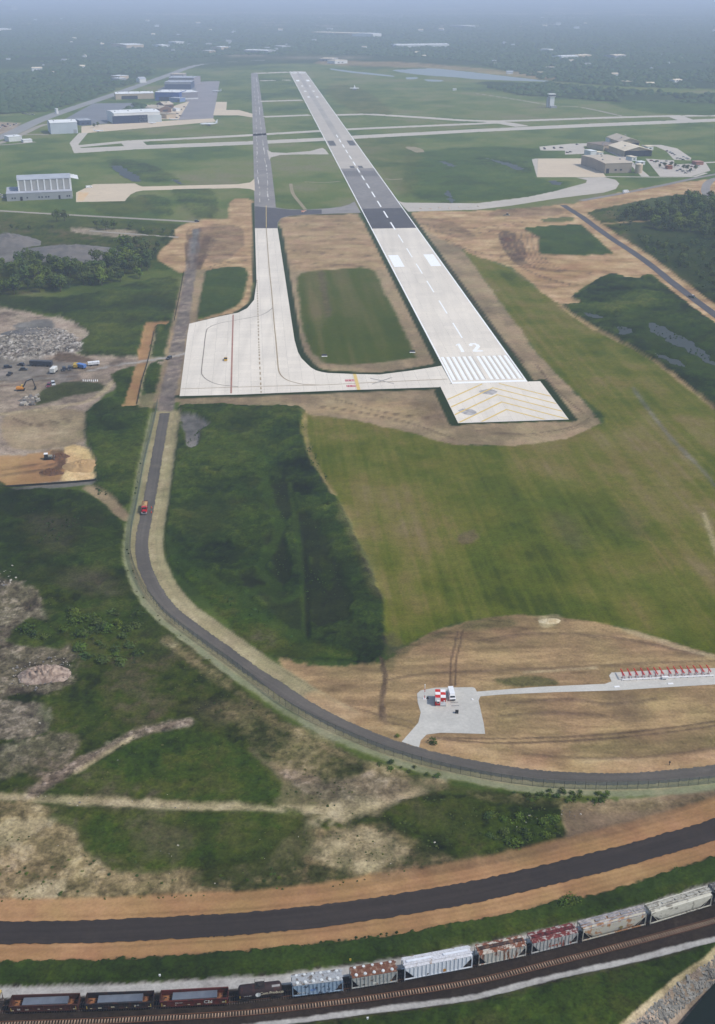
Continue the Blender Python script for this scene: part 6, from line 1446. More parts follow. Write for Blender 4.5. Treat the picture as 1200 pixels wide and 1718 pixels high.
# loose slabs and boulders in the rubble zones
g = MB(); mr = [mat('rubble_white', (186, 178, 166), (140, 132, 120), .6, obj=False), mat('rubble_grey', (120, 116, 112), (96, 92, 90), .6, obj=False)]
def scatter_blocks(poly, n, s0, s1, zf=.3):
    W = GP(poly); xs = [p.x for p in W]; ys = [p.y for p in W]; k = 0
    while k < n:
        x, y = random.uniform(min(xs), max(xs)), random.uniform(min(ys), max(ys))
        if not inside(np.array([x]), np.array([y]), W)[0]: continue
        k += 1; s_ = random.uniform(s0, s1) * (1 if random.random() > .15 else 1.8)
        g.box((x, y, random.uniform(.1, zf)), (s_, s_ * random.uniform(.4, 1), s_ * random.uniform(.25, .6)), random.uniform(0, 3), 0 if random.random() < .6 else 1, random.uniform(-.5, .5))
scatter_blocks([(15, 562), (60, 552), (112, 556), (142, 588), (60, 602), (-20, 606)], 700, .3, 1.0, 2.6)
scatter_blocks([(36, 662), (66, 665), (64, 680), (40, 682)], 26, .8, 2.6, 1.2)
scatter_blocks([(0, 948), (20, 950), (40, 965), (12, 985), (-10, 985)], 60, .3, .8, 1.0)
scatter_blocks([(20, 1110), (110, 1100), (126, 1140), (60, 1160), (20, 1150)], 160, .25, .6, 1.2)
scatter_blocks([(0, 1178), (80, 1190), (78, 1228), (0, 1250)], 40, .2, .4, .4)
scatter_blocks([(0, 1300), (200, 1240), (300, 1345), (600, 1365), (300, 1362), (0, 1350)], 90, .12, .32, .3)
scatter_blocks([(100, 1400), (460, 1400), (700, 1330), (740, 1440), (400, 1495), (60, 1500)], 70, .12, .34, .3)
scatter_blocks([(860, 1395), (960, 1370), (1100, 1345), (1000, 1360), (900, 1360), (870, 1365)], 30, .2, .5, .3)
g.build('rubble', mr, kind='stuff')
# drain inlets in the infield
for x, y, lb in ((544.5, 597, 'dark drain inlet with a pale apron at the left end of the infield grass'), (692, 590.5, 'dark drain inlet with a pale apron at the right end of the infield grass')):
    r = empty('drain_inlet', G(x, y), .05, label=lb, cat='drain'); g = MB(); g.box((0, -.8, .1), (3.6, 1.2, .2)); g.build('apron_slab', M_SW, r); g = MB(); g.box((0, .5, .5), (3.2, 1.6, .9)); g.build('inlet_shade', M_DKG, r)  # dark box stands in for the shade inside the inlet opening
for x, y, lb in ((466, 351.5, 0), (512, 355, 0)):
    pass
# orange and white barricades on the old taxiway
for k in range(5):
    p = G(507.5 + 2.3 * (k % 3), 354.2 + 1.6 * (k // 3)); r = empty('barricade', p, .3 * k, label='orange and white barricade across the connecting taxiway', cat='barricade', group='barricades across the connecting taxiway')
    g = MB(); g.box((0, 0, .5), (3.2, .5, .5)); g.build('rail', mat('barricade_orange', (214, 120, 72), (226, 206, 180), .6), r)
    for s in (-1, 1): g = MB(); g.box((s * 1.2, 0, .2), (.3, .8, .4)); g.build('foot', M_SW, r)
for k in range(7):
    p = G(706 + 16 * k, 350 - .6 * k + 1.2 * (k % 2)); r = empty('barricade', p, .3 * k, label='pale barricade on the taxiway right of the runway', cat='barricade', group='barricades on the right taxiway')
    g = MB(); g.box((0, 0, .5), (3.2, .5, .6)); g.build('rail', mat('barricade_pale', (190, 160, 130), (206, 196, 180), .6), r)
    for s in (-1, 1): g = MB(); g.box((s * 1.2, 0, .2), (.3, .8, .4)); g.build('foot', M_SW, r)
# ------------------------------------------------------------------ buildings
M_GLS = mat('window_dark', (52, 60, 70), (42, 48, 58), .3, rough=.2); M_BW = mat('wall_white', (216, 216, 214), (204, 204, 204), .1); M_BG = mat('wall_grey', (150, 152, 154), (140, 142, 146), .1)
M_RW = mat('roof_white', (226, 226, 224), (212, 212, 212), .08); M_RG = mat('roof_grey', (168, 172, 178), (154, 158, 166), .08); M_RT = mat('roof_tan', (190, 176, 156), (180, 166, 147), .08); M_RTL = mat('roof_tan_light', (226, 210, 184), (216, 200, 174), .08)
M_WT = mat('wall_tan', (190, 172, 148), (178, 160, 138), .1); M_BLUE = mat('wall_blue', (66, 92, 150), (58, 82, 136), .1); M_WBR = mat('wall_brown', (112, 88, 74), (100, 80, 68), .1)
def frame(p0, p1):
    A, B = G(*p0), G(*p1); d = B - A; return A, d.length, math.atan2(d.y, d.x)
def building(name, label, cat, p0, p1, depth, h, wall, roof, kind='flat', rise=0.0, windows=(), doors=(), bands=(), over=.4, group=None):
    """front wall stands on the ground line p0-p1 (photo positions); local x along it, y to the back"""
    A, L, a = frame(p0, p1); r = empty(name, A, a, label=label, cat=cat, group=group)
    g = MB()
    if kind == 'gable_x':      # ridge parallel to the front
        g.prism([(0, 0), (depth, 0), (depth, h), (depth / 2, h + rise), (0, h)], 0, L, 'x')
    elif kind == 'gable_y':    # ridge runs back from the front
        g.prism([(0, 0), (L, 0), (L, h), (L / 2, h + rise), (0, h)], 0, depth, 'y')
    else: g.box((L / 2, depth / 2, h / 2), (L, depth, h))
    g.build('wall', wall, r)
    g = MB(); t_ = .35
    if kind == 'gable_x':
        for s in (0, 1): g.prism([(-over if s == 0 else depth + over, h - (over * rise / (depth / 2)) + .02), (depth / 2, h + rise + .02), (depth / 2, h + rise + t_), (-over if s == 0 else depth + over, h - (over * rise / (depth / 2)) + t_)], -over, L + over, 'x')
    elif kind == 'gable_y':
        for s in (0, 1): g.prism([(-over if s == 0 else L + over, h - (over * rise / (L / 2)) + .02), (L / 2, h + rise + .02), (L / 2, h + rise + t_), (-over if s == 0 else L + over, h - (over * rise / (L / 2)) + t_)], -over, depth + over, 'y')
    else: g.box((L / 2, depth / 2, h + t_ / 2), (L + 2 * over, depth + 2 * over, t_))
    g.build('roof', roof, r)
    for (fx, fz, w, hh) in windows: q = MB(); q.box((fx * L, -.06, fz), (w, .16, hh)); q.build('window', M_GLS, r)
    for (fx, w, hh, m) in doors: q = MB(); q.box((fx * L, -.1, hh / 2), (w, .24, hh)); q.build('door', m, r)
    for (z0, hh, m) in bands: q = MB(); q.box((L / 2, -.05, z0 + hh / 2), (L + .1, .14, hh)); q.build('wall_band', m, r)
    if L > 20:
        for k in range(int(L / 11)): q = MB(); q.box(((k + .5) * 11 * L / (11 * int(L / 11)), depth * (.3 + .4 * (k % 2)), h + (rise * .75 if kind != 'flat' else 0) + .7), (1.8, 1.8, 1.4)); q.build('roof_vent', M_BG, r)
        for k in range(int(L / 6)): q = MB(); q.box(((k + .5) * 6, -.03, h / 2), (.25, .1, h - .3)); q.build('wall_rib', wall, r)
    r['L'] = L; return r
# grey hangar with white pilasters, left
A, L, a = frame((12.5, 338), (122.5, 333)); hg = empty('hangar', A, a, label='large grey hangar with white pilasters and a low annex in front', cat='hangar')
da, ha, hh, dh = 14.0, 8.0, 20.0, 34.0; x0 = 13.0
g = MB(); g.box((L / 2, da / 2, ha / 2), (L, da, ha)); g.box((x0 / 2, da + 17, ha / 2 - .2), (x0 - .1, 34, ha - .4)); g.build('annex_wall', M_BG, hg)
g = MB(); g.box((L / 2, da / 2, ha + .2), (L + .5, da + .4, .4)); g.box((x0 / 2 - .2, da + 17.2, ha - .1), (x0 - .2, 34, .5)); g.build('annex_roof', mat('annex_roof', (172, 174, 180), (158, 160, 168), .08), hg)
g = MB(); g.box(((x0 + L) / 2, da + .05 + dh / 2, hh / 2), (L - x0, dh, hh)); g.build('hall_wall', mat('hall_panel', (168, 166, 160), (160, 158, 154), .1), hg)
for k in range(9):
    q = MB(); q.box((x0 + .8 + k * (L - x0 - 1.6) / 8, da - .25, (ha + .4 + hh) / 2), (1.6, .6, hh - ha - .4)); q.build('pilaster', M_BW, hg)
for k in range(8):
    q = MB(); q.box((x0 + .8 + (k + .5) * (L - x0 - 1.6) / 8, da - .05, (ha + hh) / 2 + .2), ((L - x0 - 1.6) / 8 - 1.9, .2, hh - ha - 1.2)); q.build('wall_panel', mat('hall_panel_grey', (160, 158, 154), (150, 149, 147), .15), hg)
g = MB(); g.prism([(da - .6, hh), (da + dh + .6, hh), (da + dh + .6, hh + .5), (da + dh / 2, hh + 3.2), (da - .6, hh + .5)], x0 - .5, L + .4, 'x'); g.build('roof', M_RG, hg)
g = MB(); g.box((L + .3, da + 3, hh / 2), (.6, 7, hh - .4)); g.box((L + .3, da + dh - 3, hh / 2), (.6, 7, hh - .4)); g.box((L + .3, da + dh / 2, hh - 2.5), (.6, dh, 5)); g.build('door_frame', M_BW, hg)
g = MB(); g.prism([(L, hh), (L + 9, hh - 2.2), (L + 9, hh - 1.6), (L, hh + .5)], da + 4, da + dh - 2, 'y'); g.prism([(L, hh + .5), (L + 5, hh + 2.2), (L, hh + 3.0)], da + 12, da + 12.8, 'y'); g.build('canopy', M_BW, hg)
g = MB(); g.box((L + .25, da + dh / 2, 7.5), (.4, dh - 15, 15)); g.build('door_opening_shade', M_GLS, hg)  # dark panel stands in for the shade inside the open doorway
for fx in (.085, .125, .31, .49, .535, .595, .635, .92, .955): q = MB(); q.box((fx * L, -.08, 3.2), (1.5, .2, 1.6)); q.build('window', M_GLS, hg)
for fx, w in ((.22, 2.6), (.80, 2.0)): q = MB(); q.box((fx * L, -.1, 2.4), (w, .24, 4.0)); q.build('door', M_TYRE, hg)
vehicle('service_truck', 'white utility truck parked behind the beige hangar ramp', 'truck', G(150, 315), rad(30), 8, 2.4, 2.6, (220, 220, 220), 'van')
for x, y, lb in ((2, 328, 'white vehicle at the left end of the grey hangar'), (6, 332, 'second white vehicle beside the left end of the grey hangar')): vehicle('parked_car', lb, 'car', G(x, y), rad(60), 5.5, 2.1, 1.9, (216, 216, 218), 'suv')
# hangars by the apron, upper left
building('hangar', 'plain white hangar standing alone beside the bend of the taxiway', 'hangar', (86.5, 225.3), (131.5, 223.5), 48, 17, mat('wall_pale_blue', (186, 192, 200), (176, 182, 190), .06), M_RW, 'gable_x', 2.2, doors=((.9, 5, 6, M_BG),))
building('hangar', 'wide white hangar with a dark blue door opening onto the ramp', 'hangar', (193, 208), (270, 204.5), 60, 17, M_BW, M_RW, 'gable_x', 2.0, doors=((.34, 62, 13, mat('door_navy', (48, 62, 88), (40, 52, 76), .05)), (.78, 40, 12, mat('door_pale', (186, 192, 194), (176, 182, 186), .05))), windows=((.95, 3, 3, 2),))
building('office_building', 'low dark blue building between the two white hangars', 'building', (134, 210.5), (154, 209.5), 30, 8, mat('wall_slate', (72, 86, 112)), M_RG, 'flat', windows=((.3, 3, 4, 2), (.7, 3, 4, 2)))
building('warehouse', 'long beige building with a white roof beside the highway', 'building', (195, 167), (259, 165.5), 46, 11, M_WT, M_RW, 'gable_x', 2.2, doors=((.36, 34, 7, M_GLS),))
building('hangar', 'bright blue hangar in the middle of the terminal area', 'hangar', (261, 169), (301, 169.5), 60, 17, M_BLUE, M_RW, 'flat', doors=((.5, 34, 8, mat('door_navy', (48, 62, 88))),))
building('annex_building', 'low pale blue building in front of the bright blue hangar', 'building', (284, 171), (302, 171.8), 22, 8, mat('wall_skyblue', (120, 140, 180)), M_RG, 'flat')
building('hangar', 'grey hangar with a white fascia right of the blue hangar', 'hangar', (304, 168), (333, 167), 56, 15, mat('wall_mauve', (150, 146, 152)), M_RW, 'flat', bands=((1, 3, M_BW),))
building('hangar', 'slate blue hangar behind the bright blue one', 'hangar', (277, 149.5), (321, 149.5), 60, 15, mat('wall_slate', (72, 86, 112)), M_RG, 'flat', bands=((11, 3.5, M_BG),))
building('hangar', 'grey hangar behind the slate blue one', 'hangar', (284, 142), (326, 142.5), 60, 16, mat('wall_mauve', (150, 146, 152)), M_RG, 'gable_x', 2)
building('hangar', 'farthest small hangar with a pale roof at the end of the row', 'hangar', (287, 134.5), (309, 134.5), 50, 14, mat('wall_mauve', (150, 146, 152)), M_RT, 'flat')
building('terminal_building', 'old terminal with brown gabled roofs among parking', 'terminal', (268, 190), (288, 188), 40, 8, M_WBR, M_RT, 'gable_y', 4, windows=((.5, 4, 12, 3),))
building('terminal_building', 'terminal wing with a ridge along its front', 'terminal', (276, 183), (292, 182), 34, 8, M_WBR, M_RT, 'gable_x', 4, windows=((.5, 4, 12, 3),))
building('gatehouse', 'flat tan building between the old terminal and the ramp', 'building', (280, 199), (296, 197.5), 40, 7, M_WT, mat('roof_khaki', (160, 148, 126)), 'flat')
building('shed', 'small white hut beside the old terminal ramp', 'hut', (296, 187), (303, 186.5), 14, 5, M_BW, M_RW, 'flat')
building('house', 'pale house at the bend of the highway', 'house', (235, 139), (246, 138.5), 22, 9, M_BW, M_RG, 'gable_x', 4)
building('warehouse', 'white flat warehouse at the left edge below the highway', 'warehouse', (16, 238), (38, 236.5), 24, 7, M_BW, M_RW, 'flat')
building('shed', 'white shed right of the flat warehouse by the side road', 'shed', (40, 239.5), (55, 238.5), 12, 4, M_BW, M_RW, 'flat')
building('sign_board', 'small white roadside cabin on the highway bank', 'cabin', (95.5, 191), (99, 190.8), 8, 9, M_BW, M_RW, 'flat')
# terminal complex, right
building('hangar', 'long tan roofed hangar facing the viewer at the right terminal', 'hangar', (1014.5, 291), (1059, 289.5), 78, 12, mat('wall_taupe', (160, 148, 134), (150, 138, 126), .08), M_RT, 'gable_x', 1.5, doors=((.1, 4, 6, M_GLS),), windows=((.4, 4, 3, 2), (.6, 4, 3, 2)))
building('terminal_building', 'pale roofed terminal hall with a dark glass gable', 'terminal', (1048, 263), (1092, 262), 62, 8, M_WT, M_RTL, 'gable_y', 5, doors=((.5, 40, 8, M_GLS),), over=1.5)
building('terminal_building', 'rear terminal hall with a brown gabled roof', 'terminal', (1040, 247), (1072, 246.5), 60, 8, M_WT, M_RT, 'gable_y', 4.5, doors=((.6, 22, 6, M_GLS),), over=1.5)
building('office_building', 'flat roofed wing behind the terminal halls', 'building', (1012, 253), (1040, 251), 40, 7, M_WT, mat('roof_taupe', (142, 126, 112)), 'flat')
building('shed', 'small white cube building beside the tan hangar', 'building', (990.5, 262.5), (1000.5, 262), 18, 7, M_BW, M_RW, 'flat')
building('shed', 'flat white roofed box behind the rear terminal hall', 'building', (1022, 241), (1034, 240.8), 18, 6, M_BW, M_RW, 'flat')
building('gatehouse', 'small reddish kiosk by the right parking lots', 'kiosk', (1168, 277), (1180, 276.5), 12, 4, mat('wall_rust', (150, 104, 90)), mat('roof_pinkish', (176, 130, 118)), 'flat')
building('shed', 'small red roofed van shelter inside the lower parking lot', 'shelter', (1120, 284), (1128, 283.8), 8, 4, mat('wall_rustb', (140, 84, 60)), mat('roof_orange', (160, 104, 70)), 'flat')
dr = empty('round_tower', G(1071, 290), 0, label='round beige drum building beside the tan hangar', cat='building')
g = MB(); g.lathe([(4.6, 0), (4.6, 10), (4.4, 10.6)], 20); g.build('wall', M_WT, dr); g = MB(); g.lathe([(4.8, 10.6), (4.8, 11.1), (.2, 11.4)], 20); g.build('roof', M_RTL, dr)
# control tower
ct = empty('control_tower', G(924.5, 180.5), rad(8), label='white control tower with a dark window band on the far airfield', cat='control tower')
g = MB(); g.box((0, 0, 10), (9, 9, 20)); g.build('shaft', M_BW, ct); g = MB(); g.box((-7.2, 1, 9.5), (3.6, 7, 19)); g.build('stair_shaft', mat('wall_pale', (176, 178, 180)), ct)
g = MB(); g.prism([(-5.4, 20), (5.4, 20), (6.0, 21.2), (-6.0, 21.2)], -5.6, 5.6, 'y'); g.build('gallery', M_BW, ct); g = MB(); g.prism([(-4.8, 21.2), (4.8, 21.2), (5.6, 24.2), (-5.6, 24.2)], -5, 5, 'y'); g.build('cab_glass', M_GLS, ct)
g = MB(); g.box((-.5, 0, 25.2), (13.5, 12, 2)); g.build('cab_roof', M_BW, ct); g = MB(); g.bar((0, 0, 26), (0, 0, 31), .12); g.build('antenna', M_BG, ct)
g = MB(); g.box((2, -9, 2), (12, 7, 4)); g.build('base_block', M_BG, ct)
# navaid on the grass
vo = empty('radio_beacon', G(595, 151), 0, label='white radio beacon with a flat round deck on the far grass', cat='radio beacon')
g = MB(); g.box((0, 0, 2), (8, 8, 4)); g.build('hut', M_BW, vo); g = MB(); g.lathe([(11, 4), (11, 4.6), (.2, 4.8)], 24); g.build('deck', M_BW, vo); g = MB(); g.lathe([(1.6, 4.7), (1.4, 8), (.1, 11.5)], 12); g.build('cone', M_BW, vo)
building('shed', 'small white instrument hut on the far grass', 'hut', (760, 152), (766, 152), 8, 4, M_BW, M_RW, 'flat')
# aircraft
def plane(p, rz, s, label, c_=(226, 227, 230), name='airplane'):
    r = empty(name, (p.x, p.y, .1), rz, label=label, cat='airplane'); m_ = mat('plane_%d' % c_[0], c_, rough=.35); L = 30 * s
    g = MB(); g.lathe([(.05, -L * .5), (.5 * s, -L * .42), (1.5 * s, -L * .22), (1.6 * s, L * .3), (1.2 * s, L * .42), (.1, L * .5)], 16, (0, 0, 3.2 * s), 'x'); g.build('fuselage', m_, r)
    for k in (-1, 1):
        g = MB(); g.add([(L * .1, k * 1.3 * s, 2.6 * s), (-L * .08, k * 1.3 * s, 2.6 * s), (-L * .17, k * 13 * s, 3.3 * s), (-L * .12, k * 13 * s, 3.3 * s), (L * .1, k * 1.3 * s, 2.95 * s), (-L * .08, k * 1.3 * s, 2.9 * s), (-L * .17, k * 13 * s, 3.45 * s), (-L * .12, k * 13 * s, 3.45 * s)], [(0, 1, 2, 3), (7, 6, 5, 4), (0, 3, 7, 4), (1, 5, 6, 2), (2, 6, 7, 3), (0, 4, 5, 1)]); g.build('wing', m_, r)
        g = MB(); g.lathe([(.4 * s, -2 * s), (.75 * s, -1 * s), (.75 * s, 1.4 * s), (.4 * s, 2 * s)], 10, (L * .04 - 1, k * 4.6 * s, 1.9 * s), 'x'); g.build('engine', M_BG, r)
        g = MB(); g.add([(-L * .38, k * .4 * s, 4 * s), (-L * .47, k * .4 * s, 4 * s), (-L * .5, k * 4.6 * s, 4.4 * s), (-L * .46, k * 4.6 * s, 4.4 * s), (-L * .38, k * .4 * s, 4.25 * s), (-L * .47, k * .4 * s, 4.25 * s), (-L * .5, k * 4.6 * s, 4.55 * s), (-L * .46, k * 4.6 * s, 4.55 * s)], [(0, 1, 2, 3), (7, 6, 5, 4), (0, 3, 7, 4), (1, 5, 6, 2), (2, 6, 7, 3), (0, 4, 5, 1)]); g.build('tailplane', m_, r)
    g = MB(); g.prism([(-L * .34, 4.4 * s), (-L * .46, 9.5 * s), (-L * .51, 9.5 * s), (-L * .47, 4.2 * s)], -.18 * s, .18 * s, 'y'); g.build('tail_fin', m_, r)
    for (x, y) in ((L * .36, 0), (-L * .04, 2.4 * s), (-L * .04, -2.4 * s)): g = MB(); g.bar((x, y, .3 * s), (x, y, 2.4 * s), .16 * s); g.lathe([(.1, -.3 * s), (.5 * s, -.3 * s), (.5 * s, .3 * s), (.1, .3 * s)], 10, (x, y, .5 * s), 'y'); g.build('landing_gear', M_TYRE, r)
plane(G(351, 211), rad(200), 1.05, 'white airliner parked at the grass corner of the ramp')
plane(G(364, 154.5), rad(170), .75, 'small white jet parked at the edge of the grey ramp')
plane(G(256, 207.5), rad(10), .5, 'white light plane in front of the wide white hangar')
plane(G(291, 201.5), rad(5), .5, 'white light plane on the ramp right of the wide white hangar')
plane(G(166, 221), rad(20), .55, 'white light plane near the plain white hangar')
# cars in the lots
cc = [(216, 216, 218), (60, 62, 68), (150, 152, 156), (110, 40, 42), (40, 44, 60), (180, 178, 170), (30, 30, 34)]
LOTS = {'right curved parking lot': [(1119, 254), (1124, 256), (1128, 258), (1132, 260.5), (1137, 266), (1142, 267), (1147, 264), (1152, 266), (1155, 267.5), (1146, 268.5)],
 'lower right parking lot': [(1093, 270), (1098, 272), (1103, 271), (1110, 274), (1116, 275), (1124, 277), (1138, 279), (1136, 287), (1141, 285), (1146, 288), (1150, 291), (1155, 288), (1160, 280), (1166, 281), (1172, 279), (1118, 271), (1128, 273)],
 'parking lot behind the right ramp': [(913, 249), (914, 250.5), (929, 248), (930, 249.3), (940, 248.2), (943, 248.6), (952, 256.5), (957, 255.5), (968, 243)]}
for lot, ps in LOTS.items():
    for i, (x, y) in enumerate(ps):
        vehicle('parked_car', 'car parked in the ' + lot, 'car', G(x, y), random.choice((.2, 1.7, -.3)), 4.8, 2.0, 1.6, random.choice(cc) if 'behind' not in lot else (50, 50, 52), random.choice(('car', 'suv')), group='cars parked in the ' + lot)
for i, (x, y) in enumerate([(283, 186), (300, 186), (305, 184), (298, 191), (303, 195), (297, 198), (276, 195), (310, 180), (246, 184), (258, 182)]):
    vehicle('parked_car', 'car parked around the old terminal', 'car', G(x, y), random.choice((.2, 1.7, -.3)), 5, 2.1, 1.7, random.choice(cc), 'suv', group='cars parked around the old terminal')
for i, (x, y) in enumerate([(6, 211), (10, 213), (14, 209), (18, 212), (24, 210), (2, 215), (28, 208.5), (50, 192), (56, 193), (40, 191), (45, 192)]):
    vehicle('parked_car', 'vehicle in the yard by the left stretch of highway', 'car', G(x, y), random.choice((.2, 1.7)), 6, 2.3, 2.2, random.choice(cc), 'suv', group='vehicles in the yard by the highway')

# ------------------------------------------------------------------ far roofs in the wooded suburbs
FARB = [((55, 120), (72, 119.6), 30, 9, 'long white roofed shed at the left edge of the wood'), ((213, 82), (242, 81), 130, 14, 'large pale industrial hall in the left distance'), ((187, 133), (202, 134), 30, 9, 'white hall left of the highway bend'), ((201, 138), (212, 137), 26, 9, 'small white roofed hall beside the highway bend'),
 ((272, 80), (282, 79.5), 60, 9, 'white roof right of the pale industrial hall'), ((296, 74), (310, 73.5), 60, 9, 'pale roof high in the left distance'), ((352, 89), (362, 88.5), 40, 8, 'pale roof left of the runway end'), ((372, 84), (384, 83), 50, 10, 'white tank hall left of the runway end'), ((536, 103), (558, 103.5), 50, 9, 'long white shed beyond the runway end'), ((562, 107.5), (583, 106.5), 40, 10, 'bright white gabled hall beyond the runway end'),
 ((523, 57), (612, 60), 90, 10, 'very long pale factory in the far distance'), ((626, 62), (640, 61), 120, 14, 'pale square hall right of the long factory'), ((665, 80), (754, 79), 90, 10, 'broad pale shopping centre in the distance'), ((786, 47), (798, 46.5), 140, 12, 'bright white roof alone in the upper distance'), ((942, 99.5), (970, 98.5), 50, 9, 'bright flat roof in the right distance'), ((972, 98), (992, 97), 50, 9, 'pale flat roof beside the bright one in the right distance'), ((1032, 98), (1050, 97), 50, 9, 'pale roof farther right in the distance'), ((921, 87), (928, 86.5), 40, 9, 'small white roof in the right middle distance'), ((0, 52), (20, 51.5), 160, 10, 'pale roof at the top left'), ((410, 89), (450, 90), 60, 10, 'pale factory behind the end of the runway'), ((474, 82), (488, 81.5), 60, 9, 'white roof above the end of the runway'), ((1132, 139), (1144, 138), 18, 6, 'white house at the wood edge on the right'), ((1050, 141), (1062, 140.5), 22, 6, 'white house right of the far lake'), ((1085, 144), (1098, 144), 20, 6, 'pale row house right of the far lake'), ((915, 116), (925, 116.5), 20, 6, 'white cabin above the lake end'), ((20, 17), (30, 16.8), 200, 40, 'pale tower block near the top left corner')]
for p0, p1, dp, h, lb in FARB:
    w_ = random.choice((M_BW, M_WT, M_BG)); building('distant_building', lb, 'building', p0, p1, dp, h, w_, random.choice((M_RW, M_RW, M_RTL)), random.choice(('flat', 'gable_x')), 2.0, windows=((.3, 4, 6, 2.5), (.6, 4, 6, 2.5)), group='pale roofs among the distant woods')
hp = None; k = 0
while k < 64:
    x = random.uniform(-20, 1220); y = 30 + 115 * random.random() ** .8
    if (y > 96 and 215 < x < 800) or (y > 128 and x > 130) : continue
    if vnoise(np.array([x / 70]), np.array([y / 14]), 55)[0] < .56: continue
    p = G(x, y); s_ = random.uniform(.45, 1.2) * (1 + (90 - min(y, 90)) / 60)
    if hp is None:
        hp = building('distant_house', 'small pale roofed house among the distant trees', 'house', (x, y), (x + 3, y), 10, 4.5, M_BW, M_RG, 'gable_x', 3, group='small houses among the distant trees')
        r = hp
    else: r = clone(hp)
    r.location = p; r.rotation_euler = (0, 0, random.choice((0, .3, 1.6, -.4))); L_ = hp['L']; r.scale = (16 * s_ / L_, s_ * 1.1, s_)
    ri = random.randrange(4); rm = (M_BG, M_RG, M_RT, M_RTL)[ri]
    r['label'] = 'small %s roofed house among the %s distant trees %s' % (('dark grey', 'pale grey', 'tan', 'cream')[ri], 'farthest' if y < 60 else 'far' if y < 95 else 'nearer', 'left of the highway bend' if x < 230 else 'beyond the runway end' if x < 560 else 'beyond the far lake' if x < 900 else 'behind the control tower')
    for ch in r.children:
        if ch.name.startswith('roof'): ch.data = ch.data.copy(); ch.data.materials[0] = rm
    k += 1

# ------------------------------------------------------------------ trees
def leaf_mat(name, c1, c2, vary=.7):
    m = bpy.data.materials.new(name); t, b = nt(m); oi = t.nodes.new('ShaderNodeObjectInfo')
    f = noise(t, .35, 3, pos(t, None, True)); col = ramp(t, f, .35, .65, lin(c1), lin(c2))
    kk = math_(t, 'MULTIPLY_ADD', oi.outputs['Random'], vary); t.nodes[-1].inputs[2].default_value = 1 - vary / 2
    col = mixc(t, math_(t, 'FRACT', math_(t, 'MULTIPLY', oi.outputs['Random'], 7.3)) if False else math_(t, 'MULTIPLY', math_(t, 'FRACT', math_(t, 'MULTIPLY', oi.outputs['Random'], 7.3)), .4), col, lin((c2[0] + 26, c2[1] + 6, c2[2] - 6)))
    t.links.new(mixc(t, 1.0, col, kk, 'MULTIPLY'), b.inputs['Base Color']); b.inputs['Roughness'].default_value = .8; b.inputs['Specular IOR Level'].default_value = .15; return m
M_LEAF = leaf_mat('leaf_dark', (48, 68, 32), (72, 92, 42)); M_LEAF2 = leaf_mat('leaf_green', (54, 76, 24), (80, 102, 34)); M_BARK = mat('bark', (84, 72, 60), (66, 56, 48), 2.0)
def crown_mesh(h, r, n, size, m, seed, z0=.25):
    R_ = random.Random(seed); lobes = []
    for k in range(7):
        a = R_.uniform(0, 6.28); d = R_.uniform(0, .6) * r; zz = h * R_.uniform(z0 + .15, .82); lobes.append((d * math.cos(a), d * math.sin(a), zz, r * R_.uniform(.4, .68), h * R_.uniform(.13, .24)))
    lobes.append((0, 0, h * .74, r * .55, h * .25)); g = MB()
    for k in range(n):
        lx, ly, lz, lr, lh = R_.choice(lobes); v = Vector((R_.gauss(0, 1), R_.gauss(0, 1), R_.gauss(.25, 1))).normalized(); q = R_.uniform(.6, 1.08)
        p = Vector((lx + v.x * lr * q, ly + v.y * lr * q, lz + v.z * lh * q)); nrm = (v + Vector((R_.gauss(0, .5), R_.gauss(0, .5), R_.gauss(.3, .5)))).normalized()
        a_ = nrm.orthogonal().normalized(); a_.rotate(Matrix.Rotation(R_.uniform(0, 6.28), 3, nrm)); b_ = nrm.cross(a_); s = size * R_.uniform(.6, 1.3)
        g.add([p - a_ * s - b_ * s * .7, p + a_ * s * .9 - b_ * s * .5, p + a_ * s * .6 + b_ * s * .8, p - a_ * s * .7 + b_ * s * .6], [(0, 1, 2, 3)])
    me = bpy.data.meshes.new('crown'); me.from_pydata(g.v, [], g.f); me.materials.append(m); return me
def trunk_mesh(h, r):
    g = MB(); g.lathe([(r, 0), (r * .7, h * .4), (r * .35, h * .7), (.03, h * .85)], 7)
    for k in range(4): a = k * 1.7; g.bar((0, 0, h * (.3 + .08 * k)), (math.cos(a) * h * .2, math.sin(a) * h * .2, h * (.55 + .06 * k)), r * .3)
    return g.mesh('trunk', M_BARK)
CR = [crown_mesh(11, 4.4 + .3 * k, 300, .62, M_LEAF if k % 3 else M_LEAF2, 100 + k) for k in range(6)]; TRK = trunk_mesh(11, .28)
def tree(p, s, k, label, group, sx=1.0):
    r = empty('tree', p, random.uniform(0, 6.28), label=label, cat='tree', group=group); r.scale = (s * sx, s * sx, s)
    for nm, me_ in (('trunk', TRK), ('crown', CR[k % 6])): link(bpy.data.objects.new(nm, me_), r)
    return r
